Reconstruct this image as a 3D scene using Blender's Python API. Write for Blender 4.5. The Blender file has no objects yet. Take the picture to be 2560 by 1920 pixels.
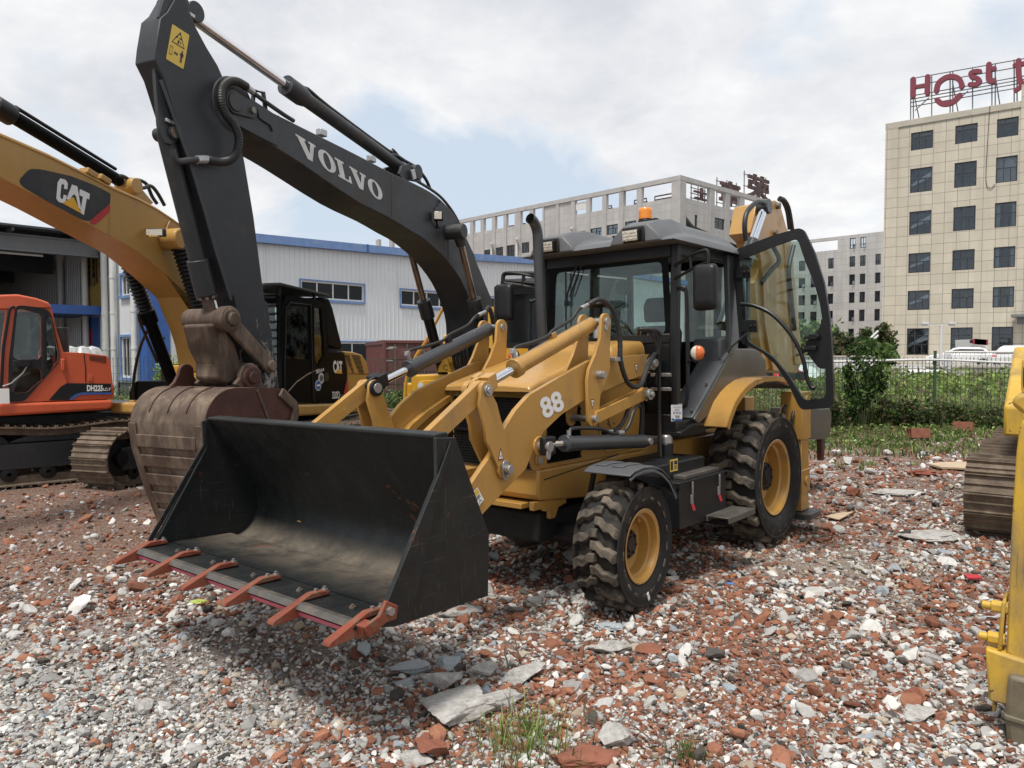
import bpy, bmesh, math, random
import numpy as np
from mathutils import Vector, Matrix

SC = bpy.context.scene
COL = SC.collection
RND = random.Random(7)
NR = np.random.default_rng(11)

# ------------------------------------------------------------------ camera
FOC, CAMH, HOR = 1880.0, 1.82, 885.0          # focal length in photo pixels, eye height, horizon row
PITCH = math.atan((960 - HOR) / FOC)
CF = np.array([0, math.cos(PITCH), -math.sin(PITCH)])
CU = np.array([0, math.sin(PITCH), math.cos(PITCH)])
CR = np.array([1.0, 0, 0])
CC = np.array([0, 0, CAMH])
cd = bpy.data.cameras.new('camera')
cd.sensor_width = 36.0
cd.lens = FOC / 2560 * 36.0
cd.clip_end = 3000
cam = bpy.data.objects.new('camera', cd)
COL.objects.link(cam)
cam.location = (0, 0, CAMH)
cam.rotation_euler = (math.pi / 2 - PITCH, 0, 0)
SC.camera = cam

# measuring helpers: survey marks (columns / rows on enlarged crops of the photograph) -> metres on a known plane
ZC = dict(A=(300, 960, .45208), B=(780, 720, .45208), C=(1240, 480, .40687), D=(1380, 960, .36166),
          E=(300, 0, .45208), F=(0, 240, .31646), G=(0, 680, .31646), H=(480, 650, .27125),
          N=(640, 560, .31646), I=(1960, 100, .27125), J=(1960, 550, .27125), K=(1140, 400, .37975),
          L=(1960, 950, .27125), M=(2260, 900, .6024), P=(0, 0, 1.0), Q=(2160, 560, .24111),
          R=(1000, 640, .217), S=(1880, 560, .33755), T=(0, 560, .18083))

def ray(k, x, y):
    o = ZC[k]
    u, v = o[0] + x * o[2], o[1] + y * o[2]
    return CF + CR * (u - 1280) / FOC - CU * (v - 960) / FOC

def hit(k, x, y, n, c):
    d = ray(k, x, y)
    return CC + d * ((c - n @ CC) / (n @ d))

class Frame:
    """Machine axes: x forward, y to its left, z up; origin on the ground."""
    def __init__(s, origin, fwd, roll=0.0):
        a = np.array([fwd[0], fwd[1], 0.0]); a /= np.linalg.norm(a)
        l = np.array([-a[1], a[0], 0.0])
        up = np.array([0, 0, 1.0])
        s.a = a
        s.l = l * math.cos(roll) + up * math.sin(roll)
        s.n = up * math.cos(roll) - l * math.sin(roll)
        s.o = np.array([origin[0], origin[1], origin[2] if len(origin) > 2 else 0.0])
    def loc(s, P):
        d = P - s.o
        return np.array([d @ s.a, d @ s.l, d @ s.n])
    def at(s, k, x, y, lat):                    # on the plane y = lat
        p = s.loc(hit(k, x, y, s.l, s.l @ s.o + lat)); return (p[0], p[2])
    def ats(s, k, lat, pts):
        return [s.at(k, x, y, lat) for x, y in pts]
    def at3(s, k, x, y, lat):
        p = s.loc(hit(k, x, y, s.l, s.l @ s.o + lat)); return (p[0], p[1], p[2])
    def atx(s, k, x, y, X):                     # on the plane x = X -> (y, z)
        p = s.loc(hit(k, x, y, s.a, s.a @ s.o + X)); return (p[1], p[2])
    def atz(s, k, x, y, Z):
        p = s.loc(hit(k, x, y, s.n, s.n @ s.o + Z)); return (p[0], p[1])
    def matrix(s):
        m = Matrix.Identity(4)
        for i in range(3):
            m[i][0], m[i][1], m[i][2], m[i][3] = s.a[i], s.l[i], s.n[i], s.o[i]
        return m

# ------------------------------------------------------------------ scene objects
def tag(o, label=None, cat=None, group=None, kind=None):
    if label: o['label'] = label
    if cat: o['category'] = cat
    if group: o['group'] = group
    if kind: o['kind'] = kind
    return o

def empty(name, mw=None, loc=None):
    o = bpy.data.objects.new(name, None)
    COL.objects.link(o)
    o.empty_display_size = .2
    if mw is not None: o.matrix_world = mw
    if loc is not None: o.location = loc
    return o

def link_mesh(name, me, mat, parent=None):
    o = bpy.data.objects.new(name, me)
    COL.objects.link(o)
    for m in (mat if isinstance(mat, (list, tuple)) else [mat]):
        me.materials.append(m)
    if parent is not None: o.parent = parent
    return o

def np_mesh(name, V, Fc, mat, parent=None, col=None, smooth=False):
    """V (n,3), Fc (m,k) -> mesh object; col = per-face colours (m,3)."""
    V = np.asarray(V, np.float32); Fc = np.asarray(Fc, np.int32)
    me = bpy.data.meshes.new(name)
    k = Fc.shape[1]
    me.vertices.add(len(V)); me.vertices.foreach_set('co', V.ravel())
    me.loops.add(Fc.size); me.loops.foreach_set('vertex_index', Fc.ravel())
    me.polygons.add(len(Fc))
    me.polygons.foreach_set('loop_start', np.arange(len(Fc), dtype=np.int32) * k)
    me.polygons.foreach_set('use_smooth', np.full(len(Fc), smooth))
    if col is not None:
        at = me.attributes.new('tone', 'FLOAT_COLOR', 'FACE')
        c4 = np.ones((len(Fc), 4), np.float32); c4[:, :3] = col
        at.data.foreach_set('color', c4.ravel())
    me.update(calc_edges=True)
    return link_mesh(name, me, mat, parent)

def rotm(rx=0, ry=0, rz=0):
    return (Matrix.Rotation(rz, 3, 'Z') @ Matrix.Rotation(ry, 3, 'Y') @ Matrix.Rotation(rx, 3, 'X'))

class MB:
    def __init__(s):
        s.v = []; s.f = []; s.mi = []; s.cur = 0; s.parts = []
    def add(s, vs, fs):
        n = len(s.v)
        s.v += [tuple(v) for v in vs]
        s.f += [tuple(i + n for i in f) for f in fs]
        s.mi += [s.cur] * len(fs)
        s.parts.append(((n, len(s.f) - len(fs)), (len(s.v), len(s.f))))
        return s
    def box(s, c, d, R=None, taper=None):
        x, y, z = d[0] / 2, d[1] / 2, d[2] / 2
        vs = [Vector((i * x, j * y, k * z)) for k in (-1, 1) for j in (-1, 1) for i in (-1, 1)]
        if taper:
            for q in vs[4:]: q.x *= taper; q.y *= taper
        if R is not None: vs = [R @ q for q in vs]
        return s.add([q + Vector(c) for q in vs],
                     [(0, 2, 3, 1), (4, 5, 7, 6), (0, 1, 5, 4), (2, 6, 7, 3), (0, 4, 6, 2), (1, 3, 7, 5)])
    def span(s, x0, x1, y0, y1, z0, z1):
        return s.box(((x0 + x1) / 2, (y0 + y1) / 2, (z0 + z1) / 2), (abs(x1 - x0), abs(y1 - y0), abs(z1 - z0)))
    def prism(s, poly, y0, y1, ax='y'):
        """2-D outline (p, q) extruded; ax='y': (x,z), ax='x': (y,z), ax='z': (x,y)."""
        n = len(poly)
        A = sum(poly[i][0] * poly[(i + 1) % n][1] - poly[(i + 1) % n][0] * poly[i][1] for i in range(n))
        if A < 0: poly = poly[::-1]
        lo, hi = min(y0, y1), max(y0, y1)
        def P(p, t):
            return (p[0], t, p[1]) if ax == 'y' else ((t, p[0], p[1]) if ax == 'x' else (p[0], p[1], t))
        vs = [P(p, lo) for p in poly] + [P(p, hi) for p in poly]
        fl = ax == 'y'
        f = []
        c0 = tuple(range(n)); c1 = tuple(range(n, 2 * n))
        f.append(c0 if fl else c0[::-1]); f.append(c1[::-1] if fl else c1)
        for i in range(n):
            j = (i + 1) % n
            q = (i, j, j + n, i + n)
            f.append(q[::-1] if fl else q)
        return s.add(vs, f)
    def loft(s, rings, close=True, caps=True):
        n = len(rings[0]); vs = [p for r in rings for p in r]; f = []
        for k in range(len(rings) - 1):
            for i in range(n if close else n - 1):
                j = (i + 1) % n
                f.append((k * n + i, k * n + j, (k + 1) * n + j, (k + 1) * n + i))
        if caps and close:
            f.append(tuple(range(n))[::-1]); f.append(tuple(range((len(rings) - 1) * n, len(rings) * n)))
        return s.add(vs, f)
    def cyl(s, p0, p1, r, n=20, r2=None, caps=True):
        return s.tube([p0, p1], r, n, r2=r2, caps=caps)
    def tube(s, path, r, n=8, r2=None, caps=True, smooth=0):
        P = [Vector(p) for p in path]
        if smooth and len(P) > 2:
            P = spline(P, smooth)
        rings = []
        up = None
        m = len(P)
        for i, p in enumerate(P):
            t = (P[min(i + 1, m - 1)] - P[max(i - 1, 0)])
            if t.length < 1e-9: t = Vector((0, 0, 1))
            t.normalize()
            if up is None:
                up = Vector((0, 0, 1)) if abs(t.z) < .9 else Vector((1, 0, 0))
            e1 = up - t * up.dot(t)
            if e1.length < 1e-6: e1 = t.orthogonal()
            e1.normalize(); up = e1
            e2 = t.cross(e1)
            rr = (r if r2 is None else r + (r2 - r) * i / (m - 1)) if not callable(r) else r(i / (m - 1))
            rings.append([p + e1 * (rr * math.cos(2 * math.pi * k / n)) + e2 * (rr * math.sin(2 * math.pi * k / n)) for k in range(n)])
        return s.loft(rings, True, caps)
    def lathe(s, prof, c, axis='y', n=48, closed=False):
        """prof: [(radius, offset along axis)] revolved about the axis through c."""
        rings = []
        for k in range(n):
            t = 2 * math.pi * k / n
            cs, sn = math.cos(t), math.sin(t)
            ring = []
            for r, o in prof:
                if axis == 'y': ring.append((c[0] + r * cs, c[1] + o, c[2] + r * sn))
                elif axis == 'z': ring.append((c[0] + r * cs, c[1] + r * sn, c[2] + o))
                else: ring.append((c[0] + o, c[1] + r * cs, c[2] + r * sn))
            rings.append(ring)
        m = len(prof); vs = [p for r in rings for p in r]; f = []
        for k in range(n):
            kk = (k + 1) % n
            for i in range(m if closed else m - 1):
                j = (i + 1) % m
                f.append((k * m + i, kk * m + i, kk * m + j, k * m + j))
        return s.add(vs, f)
    SPLIT = {'pin', 'bolt', 'boss', 'hose_clamp', 'hinge', 'quarter_window', 'side_panel', 'pipe_fitting', 'step_bracket', 'foot', 'pin_cap', 'bushing', 'cab_side', 'side_rib', 'hose_fitting', 'boom_flange', 'room_wall', 'side_wall', 'camera_box', 'roof_panel', 'strut'}
    def clusters(s):
        """groups of added shapes whose boxes touch"""
        bx = []
        for a, b in s.parts:
            P = np.array(s.v[a[0]:b[0]]); bx.append((P.min(0) - .002, P.max(0) + .002))
        g = list(range(len(bx)))
        for i in range(len(bx)):
            for j in range(i):
                if (bx[i][0] <= bx[j][1]).all() and (bx[j][0] <= bx[i][1]).all():
                    gi, gj = g[i], g[j]; g = [gj if q == gi else q for q in g]
        out = {}
        for i, q in enumerate(g): out.setdefault(q, []).append(s.parts[i])
        return list(out.values())
    def build(s, name, mat, parent=None, bevel=0, seg=2, smooth=35, fix=True):
        if name in s.SPLIT and len(s.parts) > 1:
            cl = s.clusters()
            if len(cl) > 1:
                first = None
                for ps in cl:
                    m = MB()
                    for a, b in ps: m.add(s.v[a[0]:b[0]], [tuple(i - a[0] for i in f) for f in s.f[a[1]:b[1]]])
                    m.SPLIT = (); o = m.build(name, mat, parent, bevel, seg, smooth, fix); first = first or o
                return first
        me = bpy.data.meshes.new(name)
        me.from_pydata(s.v, [], s.f)
        if max(s.mi, default=0) > 0:
            me.polygons.foreach_set('material_index', np.array(s.mi, np.int32))
        if fix:
            bm = bmesh.new(); bm.from_mesh(me)
            bmesh.ops.recalc_face_normals(bm, faces=bm.faces[:])
            bm.to_mesh(me); bm.free()
        me.polygons.foreach_set('use_smooth', np.ones(len(me.polygons), bool))
        if smooth: me.set_sharp_from_angle(angle=math.radians(smooth))
        me.update()
        o = link_mesh(name, me, mat, parent)
        if bevel:
            b = o.modifiers.new('bevel', 'BEVEL'); b.width = bevel; b.segments = seg
            b.limit_method = 'ANGLE'; b.angle_limit = math.radians(40); b.harden_normals = False
        return o

def spline(P, k=6):
    out = []
    m = len(P)
    for i in range(m - 1):
        p0, p1, p2, p3 = P[max(i - 1, 0)], P[i], P[i + 1], P[min(i + 2, m - 1)]
        for j in range(k):
            t = j / k
            out.append(.5 * ((2 * p1) + (p2 - p0) * t + (2 * p0 - 5 * p1 + 4 * p2 - p3) * t * t + (3 * p1 - p0 - 3 * p2 + p3) * t ** 3))
    out.append(P[-1])
    return out

def arc(cx, cz, r, a0, a1, n=10):
    return [(cx + r * math.cos(math.radians(a0 + (a1 - a0) * i / n)), cz + r * math.sin(math.radians(a0 + (a1 - a0) * i / n))) for i in range(n + 1)]

def bar(p, q, r0, r1, n=8):
    """2-D outline of a flat link with round ends."""
    d = math.degrees(math.atan2(q[1] - p[1], q[0] - p[0]))
    return arc(p[0], p[1], r0, d + 90, d + 270, n) + arc(q[0], q[1], r1, d - 90, d + 90, n)

def offset_strip(path, t):
    """closed 2-D outline of a sheet of thickness t laid along path (to the left of it)."""
    P = [np.array(p, float) for p in path]
    off = []
    for i in range(len(P)):
        d = P[min(i + 1, len(P) - 1)] - P[max(i - 1, 0)]
        d /= np.linalg.norm(d)
        off.append(P[i] + np.array([-d[1], d[0]]) * t)
    return [tuple(p) for p in P] + [tuple(p) for p in off[::-1]]

# ------------------------------------------------------------------ lettering
def text_mesh(txt, bold=0.0, space=1.0, res=3):
    """flat lettering from the built-in font, normalised to cap height 1; returns verts2d, faces, width"""
    cu = bpy.data.curves.new('lettering', 'FONT')
    cu.body = txt; cu.size = 1.0; cu.offset = bold; cu.space_character = space; cu.resolution_u = res
    o = bpy.data.objects.new('lettering', cu)
    COL.objects.link(o)
    dg = bpy.context.evaluated_depsgraph_get()
    me = bpy.data.meshes.new_from_object(o.evaluated_get(dg))
    V = np.array([v.co[:2] for v in me.vertices]); Fs = [tuple(p.vertices) for p in me.polygons]
    bpy.data.objects.remove(o); bpy.data.curves.remove(cu); bpy.data.meshes.remove(me)
    V -= V.min(0)
    h = V[:, 1].max()
    V /= h
    return V, Fs, V[:, 0].max()

def decal(name, V, Fs, mat, parent, org, ux, uy, nrm, lift=.003, thick=0.0):
    """flat lettering / emblem laid on a surface: org + x*ux + y*uy, lifted along nrm."""
    org, ux, uy, nrm = map(np.array, (org, ux, uy, nrm))
    n = len(V)
    vs = [tuple(org + p[0] * ux + p[1] * uy + nrm * (lift + thick)) for p in V]
    fs = list(Fs)
    if thick:
        vs += [tuple(org + p[0] * ux + p[1] * uy + nrm * lift) for p in V]
        cnt = {}
        for f in Fs:
            for i in range(len(f)):
                e = (f[i], f[(i + 1) % len(f)]); cnt[tuple(sorted(e))] = cnt.get(tuple(sorted(e)), []) + [e]
        for k, es in cnt.items():
            if len(es) == 1:
                a, b = es[0]; fs.append((b, a, a + n, b + n))
    m = MB(); m.add(vs, fs)
    return m.build(name, mat, parent, smooth=30, fix=bool(thick))

def polys(outlines):
    """list of closed outlines -> verts, faces"""
    V, Fs = [], []
    for o in outlines:
        Fs.append(tuple(range(len(V), len(V) + len(o)))); V += list(o)
    return np.array(V, float), Fs

def ring_poly(cx, cy, rx, ry, ix, iy, n=28, a0=0, a1=360):
    V, Fs = [], []
    full = abs(a1 - a0) >= 360
    for i in range(n + (0 if full else 1)):
        t = math.radians(a0 + (a1 - a0) * i / n)
        V += [(cx + rx * math.cos(t), cy + ry * math.sin(t)), (cx + ix * math.cos(t), cy + iy * math.sin(t))]
    m = len(V)
    for i in range(n):
        Fs.append((2 * i, (2 * i + 2) % m, (2 * i + 3) % m, 2 * i + 1))
    return np.array(V), Fs

def join2d(parts):
    V, Fs = [], []
    for v, f in parts:
        n = len(V); V += [tuple(p) for p in v]; Fs += [tuple(i + n for i in q) for q in f]
    return np.array(V), Fs

# ------------------------------------------------------------------ materials
def nodes(name):
    m = bpy.data.materials.new(name); m.use_nodes = True
    nt = m.node_tree; nt.nodes.clear()
    out = nt.nodes.new('ShaderNodeOutputMaterial')
    return m, nt, out

def N(nt, t, **kw):
    n = nt.nodes.new(t)
    for k, v in kw.items():
        if k in n.inputs.keys(): n.inputs[k].default_value = v
        else: setattr(n, k, v)
    return n

def noise(nt, vec, scale, detail=5, rough=.55, dist=0.0):
    n = N(nt, 'ShaderNodeTexNoise'); n.inputs['Scale'].default_value = scale
    n.inputs['Detail'].default_value = detail; n.inputs['Roughness'].default_value = rough
    n.inputs['Distortion'].default_value = dist
    if vec is not None: nt.links.new(vec, n.inputs['Vector'])
    return n.outputs['Fac']

def ramp(nt, fac, p0, p1, c0=(0, 0, 0, 1), c1=(1, 1, 1, 1)):
    r = N(nt, 'ShaderNodeValToRGB')
    r.color_ramp.elements[0].position = p0; r.color_ramp.elements[1].position = p1
    r.color_ramp.elements[0].color = c0; r.color_ramp.elements[1].color = c1
    nt.links.new(fac, r.inputs['Fac'])
    return r.outputs['Color']

def mix(nt, fac, a, b, mode='MIX'):
    m = N(nt, 'ShaderNodeMix', data_type='RGBA', blend_type=mode)
    for s, v in ((0, fac), (6, a), (7, b)):
        if isinstance(v, (int, float)): m.inputs[s].default_value = v
        elif isinstance(v, tuple): m.inputs[s].default_value = v if len(v) == 4 else (*v, 1)
        else: nt.links.new(v, m.inputs[s])
    return m.outputs[2]

def mth(nt, op, a, b=None):
    m = N(nt, 'ShaderNodeMath', operation=op)
    for i, v in enumerate((a, b)):
        if v is None: continue
        if isinstance(v, (int, float)): m.inputs[i].default_value = v
        else: nt.links.new(v, m.inputs[i])
    return m.outputs[0]

def objco(nt, scale=(1, 1, 1), kind='Object'):
    t = N(nt, 'ShaderNodeTexCoord')
    mp = N(nt, 'ShaderNodeMapping')
    mp.inputs['Scale'].default_value = scale
    nt.links.new(t.outputs[kind], mp.inputs['Vector'])
    return mp.outputs['Vector']

def S(c):      # sRGB 0-255 -> linear
    return tuple(((x / 255) / 12.92 if x / 255 <= .04045 else ((x / 255 + .055) / 1.055) ** 2.4) for x in c)

def paint(name, base, rough=.4, metal=0.0, var=.12, scale=3.0, dirt=None, dirt_amt=.5, dirt_scale=2.5, bump=.0, bscale=60, coat=0.0,
          chips=None, chip_amt=.66, chip_scale=18, spec=.5, streak=0, stretch=(1, 1, 1)):
    m, nt, out = nodes(name)
    bs = N(nt, 'ShaderNodeBsdfPrincipled')
    co = objco(nt)
    n1 = noise(nt, co, scale, 6, .6)
    lo = tuple(c * (1 - var) for c in base); hi = tuple(min(1, c * (1 + var)) for c in base)
    colr = ramp(nt, n1, .3, .7, (*lo, 1), (*hi, 1))
    rg = None
    if dirt:
        cs = objco(nt, stretch)
        n2 = noise(nt, cs, dirt_scale, 8, .65, .3)
        k = ramp(nt, n2, 1 - dirt_amt, min(1.0, 1 - dirt_amt + .22))
        colr = mix(nt, k, colr, dirt)
        rg = k
    if streak:
        n5 = noise(nt, objco(nt, (7, 7, .7)), 1.0, 6, .7, .2)
        colr = mix(nt, mth(nt, 'MULTIPLY', ramp(nt, n5, .52, .78), streak), colr, dirt or (.1, .09, .08))
        n6 = noise(nt, objco(nt, (9, 3, 26)), 1.0, 4, .6, 1.2)
        colr = mix(nt, mth(nt, 'MULTIPLY', ramp(nt, n6, .70, .73), streak), colr, tuple(min(1, c * 1.6 + .05) for c in base))
    if chips:
        n3 = noise(nt, co, chip_scale, 5, .7, .6)
        k3 = ramp(nt, n3, chip_amt, chip_amt + .02)
        colr = mix(nt, k3, colr, chips)
    nt.links.new(colr, bs.inputs['Base Color'])
    n4 = noise(nt, co, 9, 5, .6)
    mr = N(nt, 'ShaderNodeMapRange'); mr.inputs['To Min'].default_value = max(.02, rough * .75); mr.inputs['To Max'].default_value = min(1, rough * 1.3)
    nt.links.new(n4, mr.inputs['Value'])
    r_out = mr.outputs['Result']
    if rg is not None:
        r_out = mix(nt, rg, r_out, (.85, .85, .85))
    nt.links.new(r_out, bs.inputs['Roughness'])
    bs.inputs['Metallic'].default_value = metal
    bs.inputs['Specular IOR Level'].default_value = spec
    bs.inputs['Coat Weight'].default_value = coat
    bs.inputs['Coat Roughness'].default_value = .15
    if bump:
        b = N(nt, 'ShaderNodeBump'); b.inputs['Strength'].default_value = bump; b.inputs['Distance'].default_value = .01
        nt.links.new(noise(nt, co, bscale, 6, .65), b.inputs['Height'])
        nt.links.new(b.outputs['Normal'], bs.inputs['Normal'])
    nt.links.new(bs.outputs[0], out.inputs['Surface'])
    return m

def glass(name, tint=(.72, .82, .80), refl=1.0, rough=.02):
    m, nt, out = nodes(name)
    tr = N(nt, 'ShaderNodeBsdfTransparent'); tr.inputs['Color'].default_value = (*tint, 1)
    gl = N(nt, 'ShaderNodeBsdfGlossy'); gl.inputs['Roughness'].default_value = rough; gl.inputs['Color'].default_value = (.9, .95, .95, 1)
    fr = N(nt, 'ShaderNodeFresnel'); fr.inputs['IOR'].default_value = 1.5
    k = mth(nt, 'MULTIPLY', fr.outputs[0], refl)
    dif = N(nt, 'ShaderNodeBsdfDiffuse'); dif.inputs['Color'].default_value = (.45, .44, .4, 1)
    dust = ramp(nt, noise(nt, objco(nt), 5, 8, .7), .45, .95, (0.0, 0.0, 0.0, 1), (.16, .16, .16, 1))
    mx = N(nt, 'ShaderNodeMixShader'); nt.links.new(k, mx.inputs[0]); nt.links.new(tr.outputs[0], mx.inputs[1]); nt.links.new(gl.outputs[0], mx.inputs[2])
    m2 = N(nt, 'ShaderNodeMixShader'); nt.links.new(dust, m2.inputs[0]); nt.links.new(mx.outputs[0], m2.inputs[1]); nt.links.new(dif.outputs[0], m2.inputs[2])
    nt.links.new(m2.outputs[0], out.inputs['Surface'])
    return m

def tone_mat(name, rough=.85, var=.25, scale=30, bump=.4, bscale=80, trans=0.0):
    """colour per stone / leaf from the mesh's own 'tone' attribute, broken up by noise."""
    m, nt, out = nodes(name)
    bs = N(nt, 'ShaderNodeBsdfPrincipled')
    at = N(nt, 'ShaderNodeAttribute', attribute_name='tone')
    co = objco(nt)
    k = ramp(nt, noise(nt, co, scale, 6, .65), .25, .75, (1 - var, 1 - var, 1 - var, 1), (1 + var, 1 + var, 1 + var, 1))
    c = mix(nt, 1.0, at.outputs['Color'], k, 'MULTIPLY')
    nt.links.new(c, bs.inputs['Base Color'])
    bs.inputs['Roughness'].default_value = rough
    bs.inputs['Specular IOR Level'].default_value = .25
    if bump:
        b = N(nt, 'ShaderNodeBump'); b.inputs['Strength'].default_value = bump; b.inputs['Distance'].default_value = .004
        nt.links.new(noise(nt, co, bscale, 5, .65), b.inputs['Height'])
        nt.links.new(b.outputs['Normal'], bs.inputs['Normal'])
    last = bs.outputs[0]
    if trans:
        tl = N(nt, 'ShaderNodeBsdfTranslucent'); nt.links.new(c, tl.inputs['Color'])
        mx = N(nt, 'ShaderNodeMixShader'); mx.inputs[0].default_value = trans
        nt.links.new(last, mx.inputs[1]); nt.links.new(tl.outputs[0], mx.inputs[2]); last = mx.outputs[0]
    nt.links.new(last, out.inputs['Surface'])
    return m

DUST = (.20, .16, .12)
M = {}
M['yellow'] = paint('loader_yellow', (.43, .235, .056), .36, var=.07, chips=(.16, .09, .045), chip_amt=.765, chip_scale=11, dirt=(.25, .155, .075), dirt_amt=.42, dirt_scale=2.6, coat=.3, streak=.4, bump=.02, bscale=25)
M['exc_yellow'] = paint('excavator_yellow', (.43, .245, .062), .42, var=.06, dirt=(.27, .17, .09), dirt_amt=.42, dirt_scale=1.4, coat=.2, streak=.4)
M['body_yellow'] = paint('bright_yellow', (.60, .33, .035), .38, var=.06, dirt=(.33, .22, .10), dirt_amt=.36, coat=.2)
M['worn_yellow'] = paint('worn_yellow', (.55, .345, .04), .45, var=.08, dirt=(.22, .16, .08), dirt_amt=.54, dirt_scale=3.2, chips=(.06, .045, .035), chip_amt=.64, chip_scale=9, bump=.15, bscale=40, stretch=(1, 1, .4))
M['orange'] = paint('orange_red', (.56, .10, .038), .4, var=.06, dirt=(.30, .11, .06), dirt_amt=.42, coat=.15, streak=.35)
M['charcoal'] = paint('charcoal_paint', (.026, .029, .033), .44, spec=.45, var=.16, dirt=(.075, .068, .060), dirt_amt=.49, dirt_scale=1.8, streak=.35, chips=(.16, .15, .14), chip_amt=.735, chip_scale=14, bump=.03, bscale=30)
M['black'] = paint('black_plastic', (.010, .010, .011), .42, var=.2, spec=.38, dirt=(.05, .046, .04), dirt_amt=.36, dirt_scale=3)
M['gloss_black'] = paint('gloss_black', (.008, .0085, .009), .3, var=.2, spec=.03)
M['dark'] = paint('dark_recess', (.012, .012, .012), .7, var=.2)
M['cab_grey'] = paint('cab_grey_panel', (.085, .09, .098), .5, var=.08, dirt=(.13, .125, .12), dirt_amt=.4)
M['roof_grey'] = paint('roof_grey', (.10, .104, .11), .48, var=.06, dirt=(.15, .145, .14), dirt_amt=.4, bump=.02, bscale=90)
M['bronze'] = paint('bronze_grey', (.052, .046, .038), .36, var=.08, coat=.3, dirt=(.10, .085, .065), dirt_amt=.38)
M['cyl_grey'] = paint('cylinder_grey', (.040, .042, .046), .34, var=.1, dirt=(.10, .09, .08), dirt_amt=.34, coat=.2)
M['chrome'] = paint('chrome_rod', (.75, .76, .78), .10, metal=1.0, var=.05)
M['oily_rod'] = paint('oily_rod', (.30, .24, .19), .22, metal=.9, var=.25, scale=6)
M['steel'] = paint('galvanised_steel', (.42, .42, .42), .38, metal=.8, var=.15, scale=12)
M['old_steel'] = paint('old_pin_steel', (.20, .18, .16), .5, metal=.6, var=.25, scale=14, dirt=(.16, .09, .05), dirt_amt=.5, dirt_scale=9)
M['rubber'] = paint('tyre_rubber', (.016, .0155, .015), .75, var=.2, spec=.3, dirt=(.085, .070, .054), dirt_amt=.46, dirt_scale=4.0, bump=.12, bscale=70)
M['lug'] = paint('tread_rubber', (.036, .032, .028), .85, var=.25, spec=.3, dirt=(.20, .165, .125), dirt_amt=.58, dirt_scale=5.0, bump=.15, bscale=60)
M['hose'] = paint('rubber_hose', (.014, .014, .014), .45, var=.2, bump=.2, bscale=160)
M['rust'] = paint('rusty_steel', (.082, .053, .037), .66, var=.35, scale=5, dirt=(.22, .168, .118), dirt_amt=.53, dirt_scale=2.6, bump=.3, bscale=35, stretch=(2, 2, .6))
M['red_rust'] = paint('red_rust', (.072, .026, .019), .6, var=.4, scale=4, dirt=(.11, .045, .028), dirt_amt=.42, dirt_scale=5, bump=.3, bscale=45)
M['track'] = paint('track_steel', (.13, .095, .066), .6, metal=.15, var=.3, scale=9, dirt=(.24, .19, .14), dirt_amt=.52, dirt_scale=6, bump=.35, bscale=50)
M['tooth_red'] = paint('tooth_red', (.20, .045, .021), .65, var=.25, scale=9, dirt=(.17, .10, .06), dirt_amt=.52, dirt_scale=11, bump=.3, bscale=60)
M['pink'] = paint('pink_edge', (.50, .10, .14), .5, var=.15)
M['edge_steel'] = paint('edge_steel', (.10, .092, .082), .45, metal=.3, var=.3, scale=10, dirt=(.17, .13, .10), dirt_amt=.45, dirt_scale=9)
M['white'] = paint('white_lettering', (.78, .78, .77), .5, var=.05)
M['dirty_white'] = paint('worn_lettering', (.60, .60, .58), .55, var=.12, scale=10)
M['sticker_yellow'] = paint('sticker_yellow', (.66, .46, .07), .45, var=.08)
M['cat_red'] = paint('sticker_red', (.45, .025, .035), .45, var=.08)
M['logo_yellow'] = paint('logo_yellow', (.75, .40, .03), .45, var=.05)
M['blue'] = paint('blue_panel', (.035, .105, .34), .5, var=.12, dirt=(.10, .15, .27), dirt_amt=.4)
M['blue_trim'] = paint('blue_trim', (.155, .26, .50), .55, var=.12, dirt=(.30, .36, .46), dirt_amt=.45, dirt_scale=1.5)
M['blue_print'] = paint('blue_print', (.03, .12, .36), .5, var=.05)
M['lamp_orange'] = paint('amber_lens', (.80, .25, .02), .22, var=.06, coat=.5)
M['lamp_red'] = paint('orange_lens', (.62, .14, .03), .25, var=.06, coat=.5)
M['lamp_white'] = paint('clear_lens', (.62, .58, .50), .2, var=.12, scale=30, coat=.5)
M['lamp_lens'] = paint('lamp_lens', (.56, .53, .45), .14, var=.4, scale=55, coat=.8)
M['glass'] = glass('cab_glass', (.78, .87, .85))
M['door_glass'] = glass('door_glass', (.78, .87, .84), .8)
M['dark_glass'] = paint('dark_window_glass', (.010, .012, .014), .06, var=.3, spec=.2)
M['far_glass'] = paint('far_window_glass', (.045, .055, .068), .10, var=.35, scale=.5, spec=.7)
M['seat'] = paint('seat_fabric', (.030, .033, .040), .8, var=.2)
M['plastic_bag'] = paint('clear_plastic', (.40, .42, .42), .2, var=.3, scale=12)
M['card'] = paint('white_card', (.80, .80, .79), .5, var=.03)
M['cut'] = paint('hand_black', (.02, .02, .02), .6)
# =================================================================== BACKHOE LOADER
# world ground point under the front axle, survey of the wheels gives the heading
L = Frame((0, 0), (-.6446, -.7645), math.radians(.9))
_p = hit('D', 655, 1145, np.array([.7645, -.6446, 0]), -2.63)
L.o = L.a * (_p @ L.a) + np.array([.7645, -.6446, 0]) * (-2.63 - 1.08)
LD = tag(empty('backhoe_loader', Matrix(L.matrix())), 'yellow backhoe loader numbered 88 with black front bucket and open glass cab door', 'backhoe loader')

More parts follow.
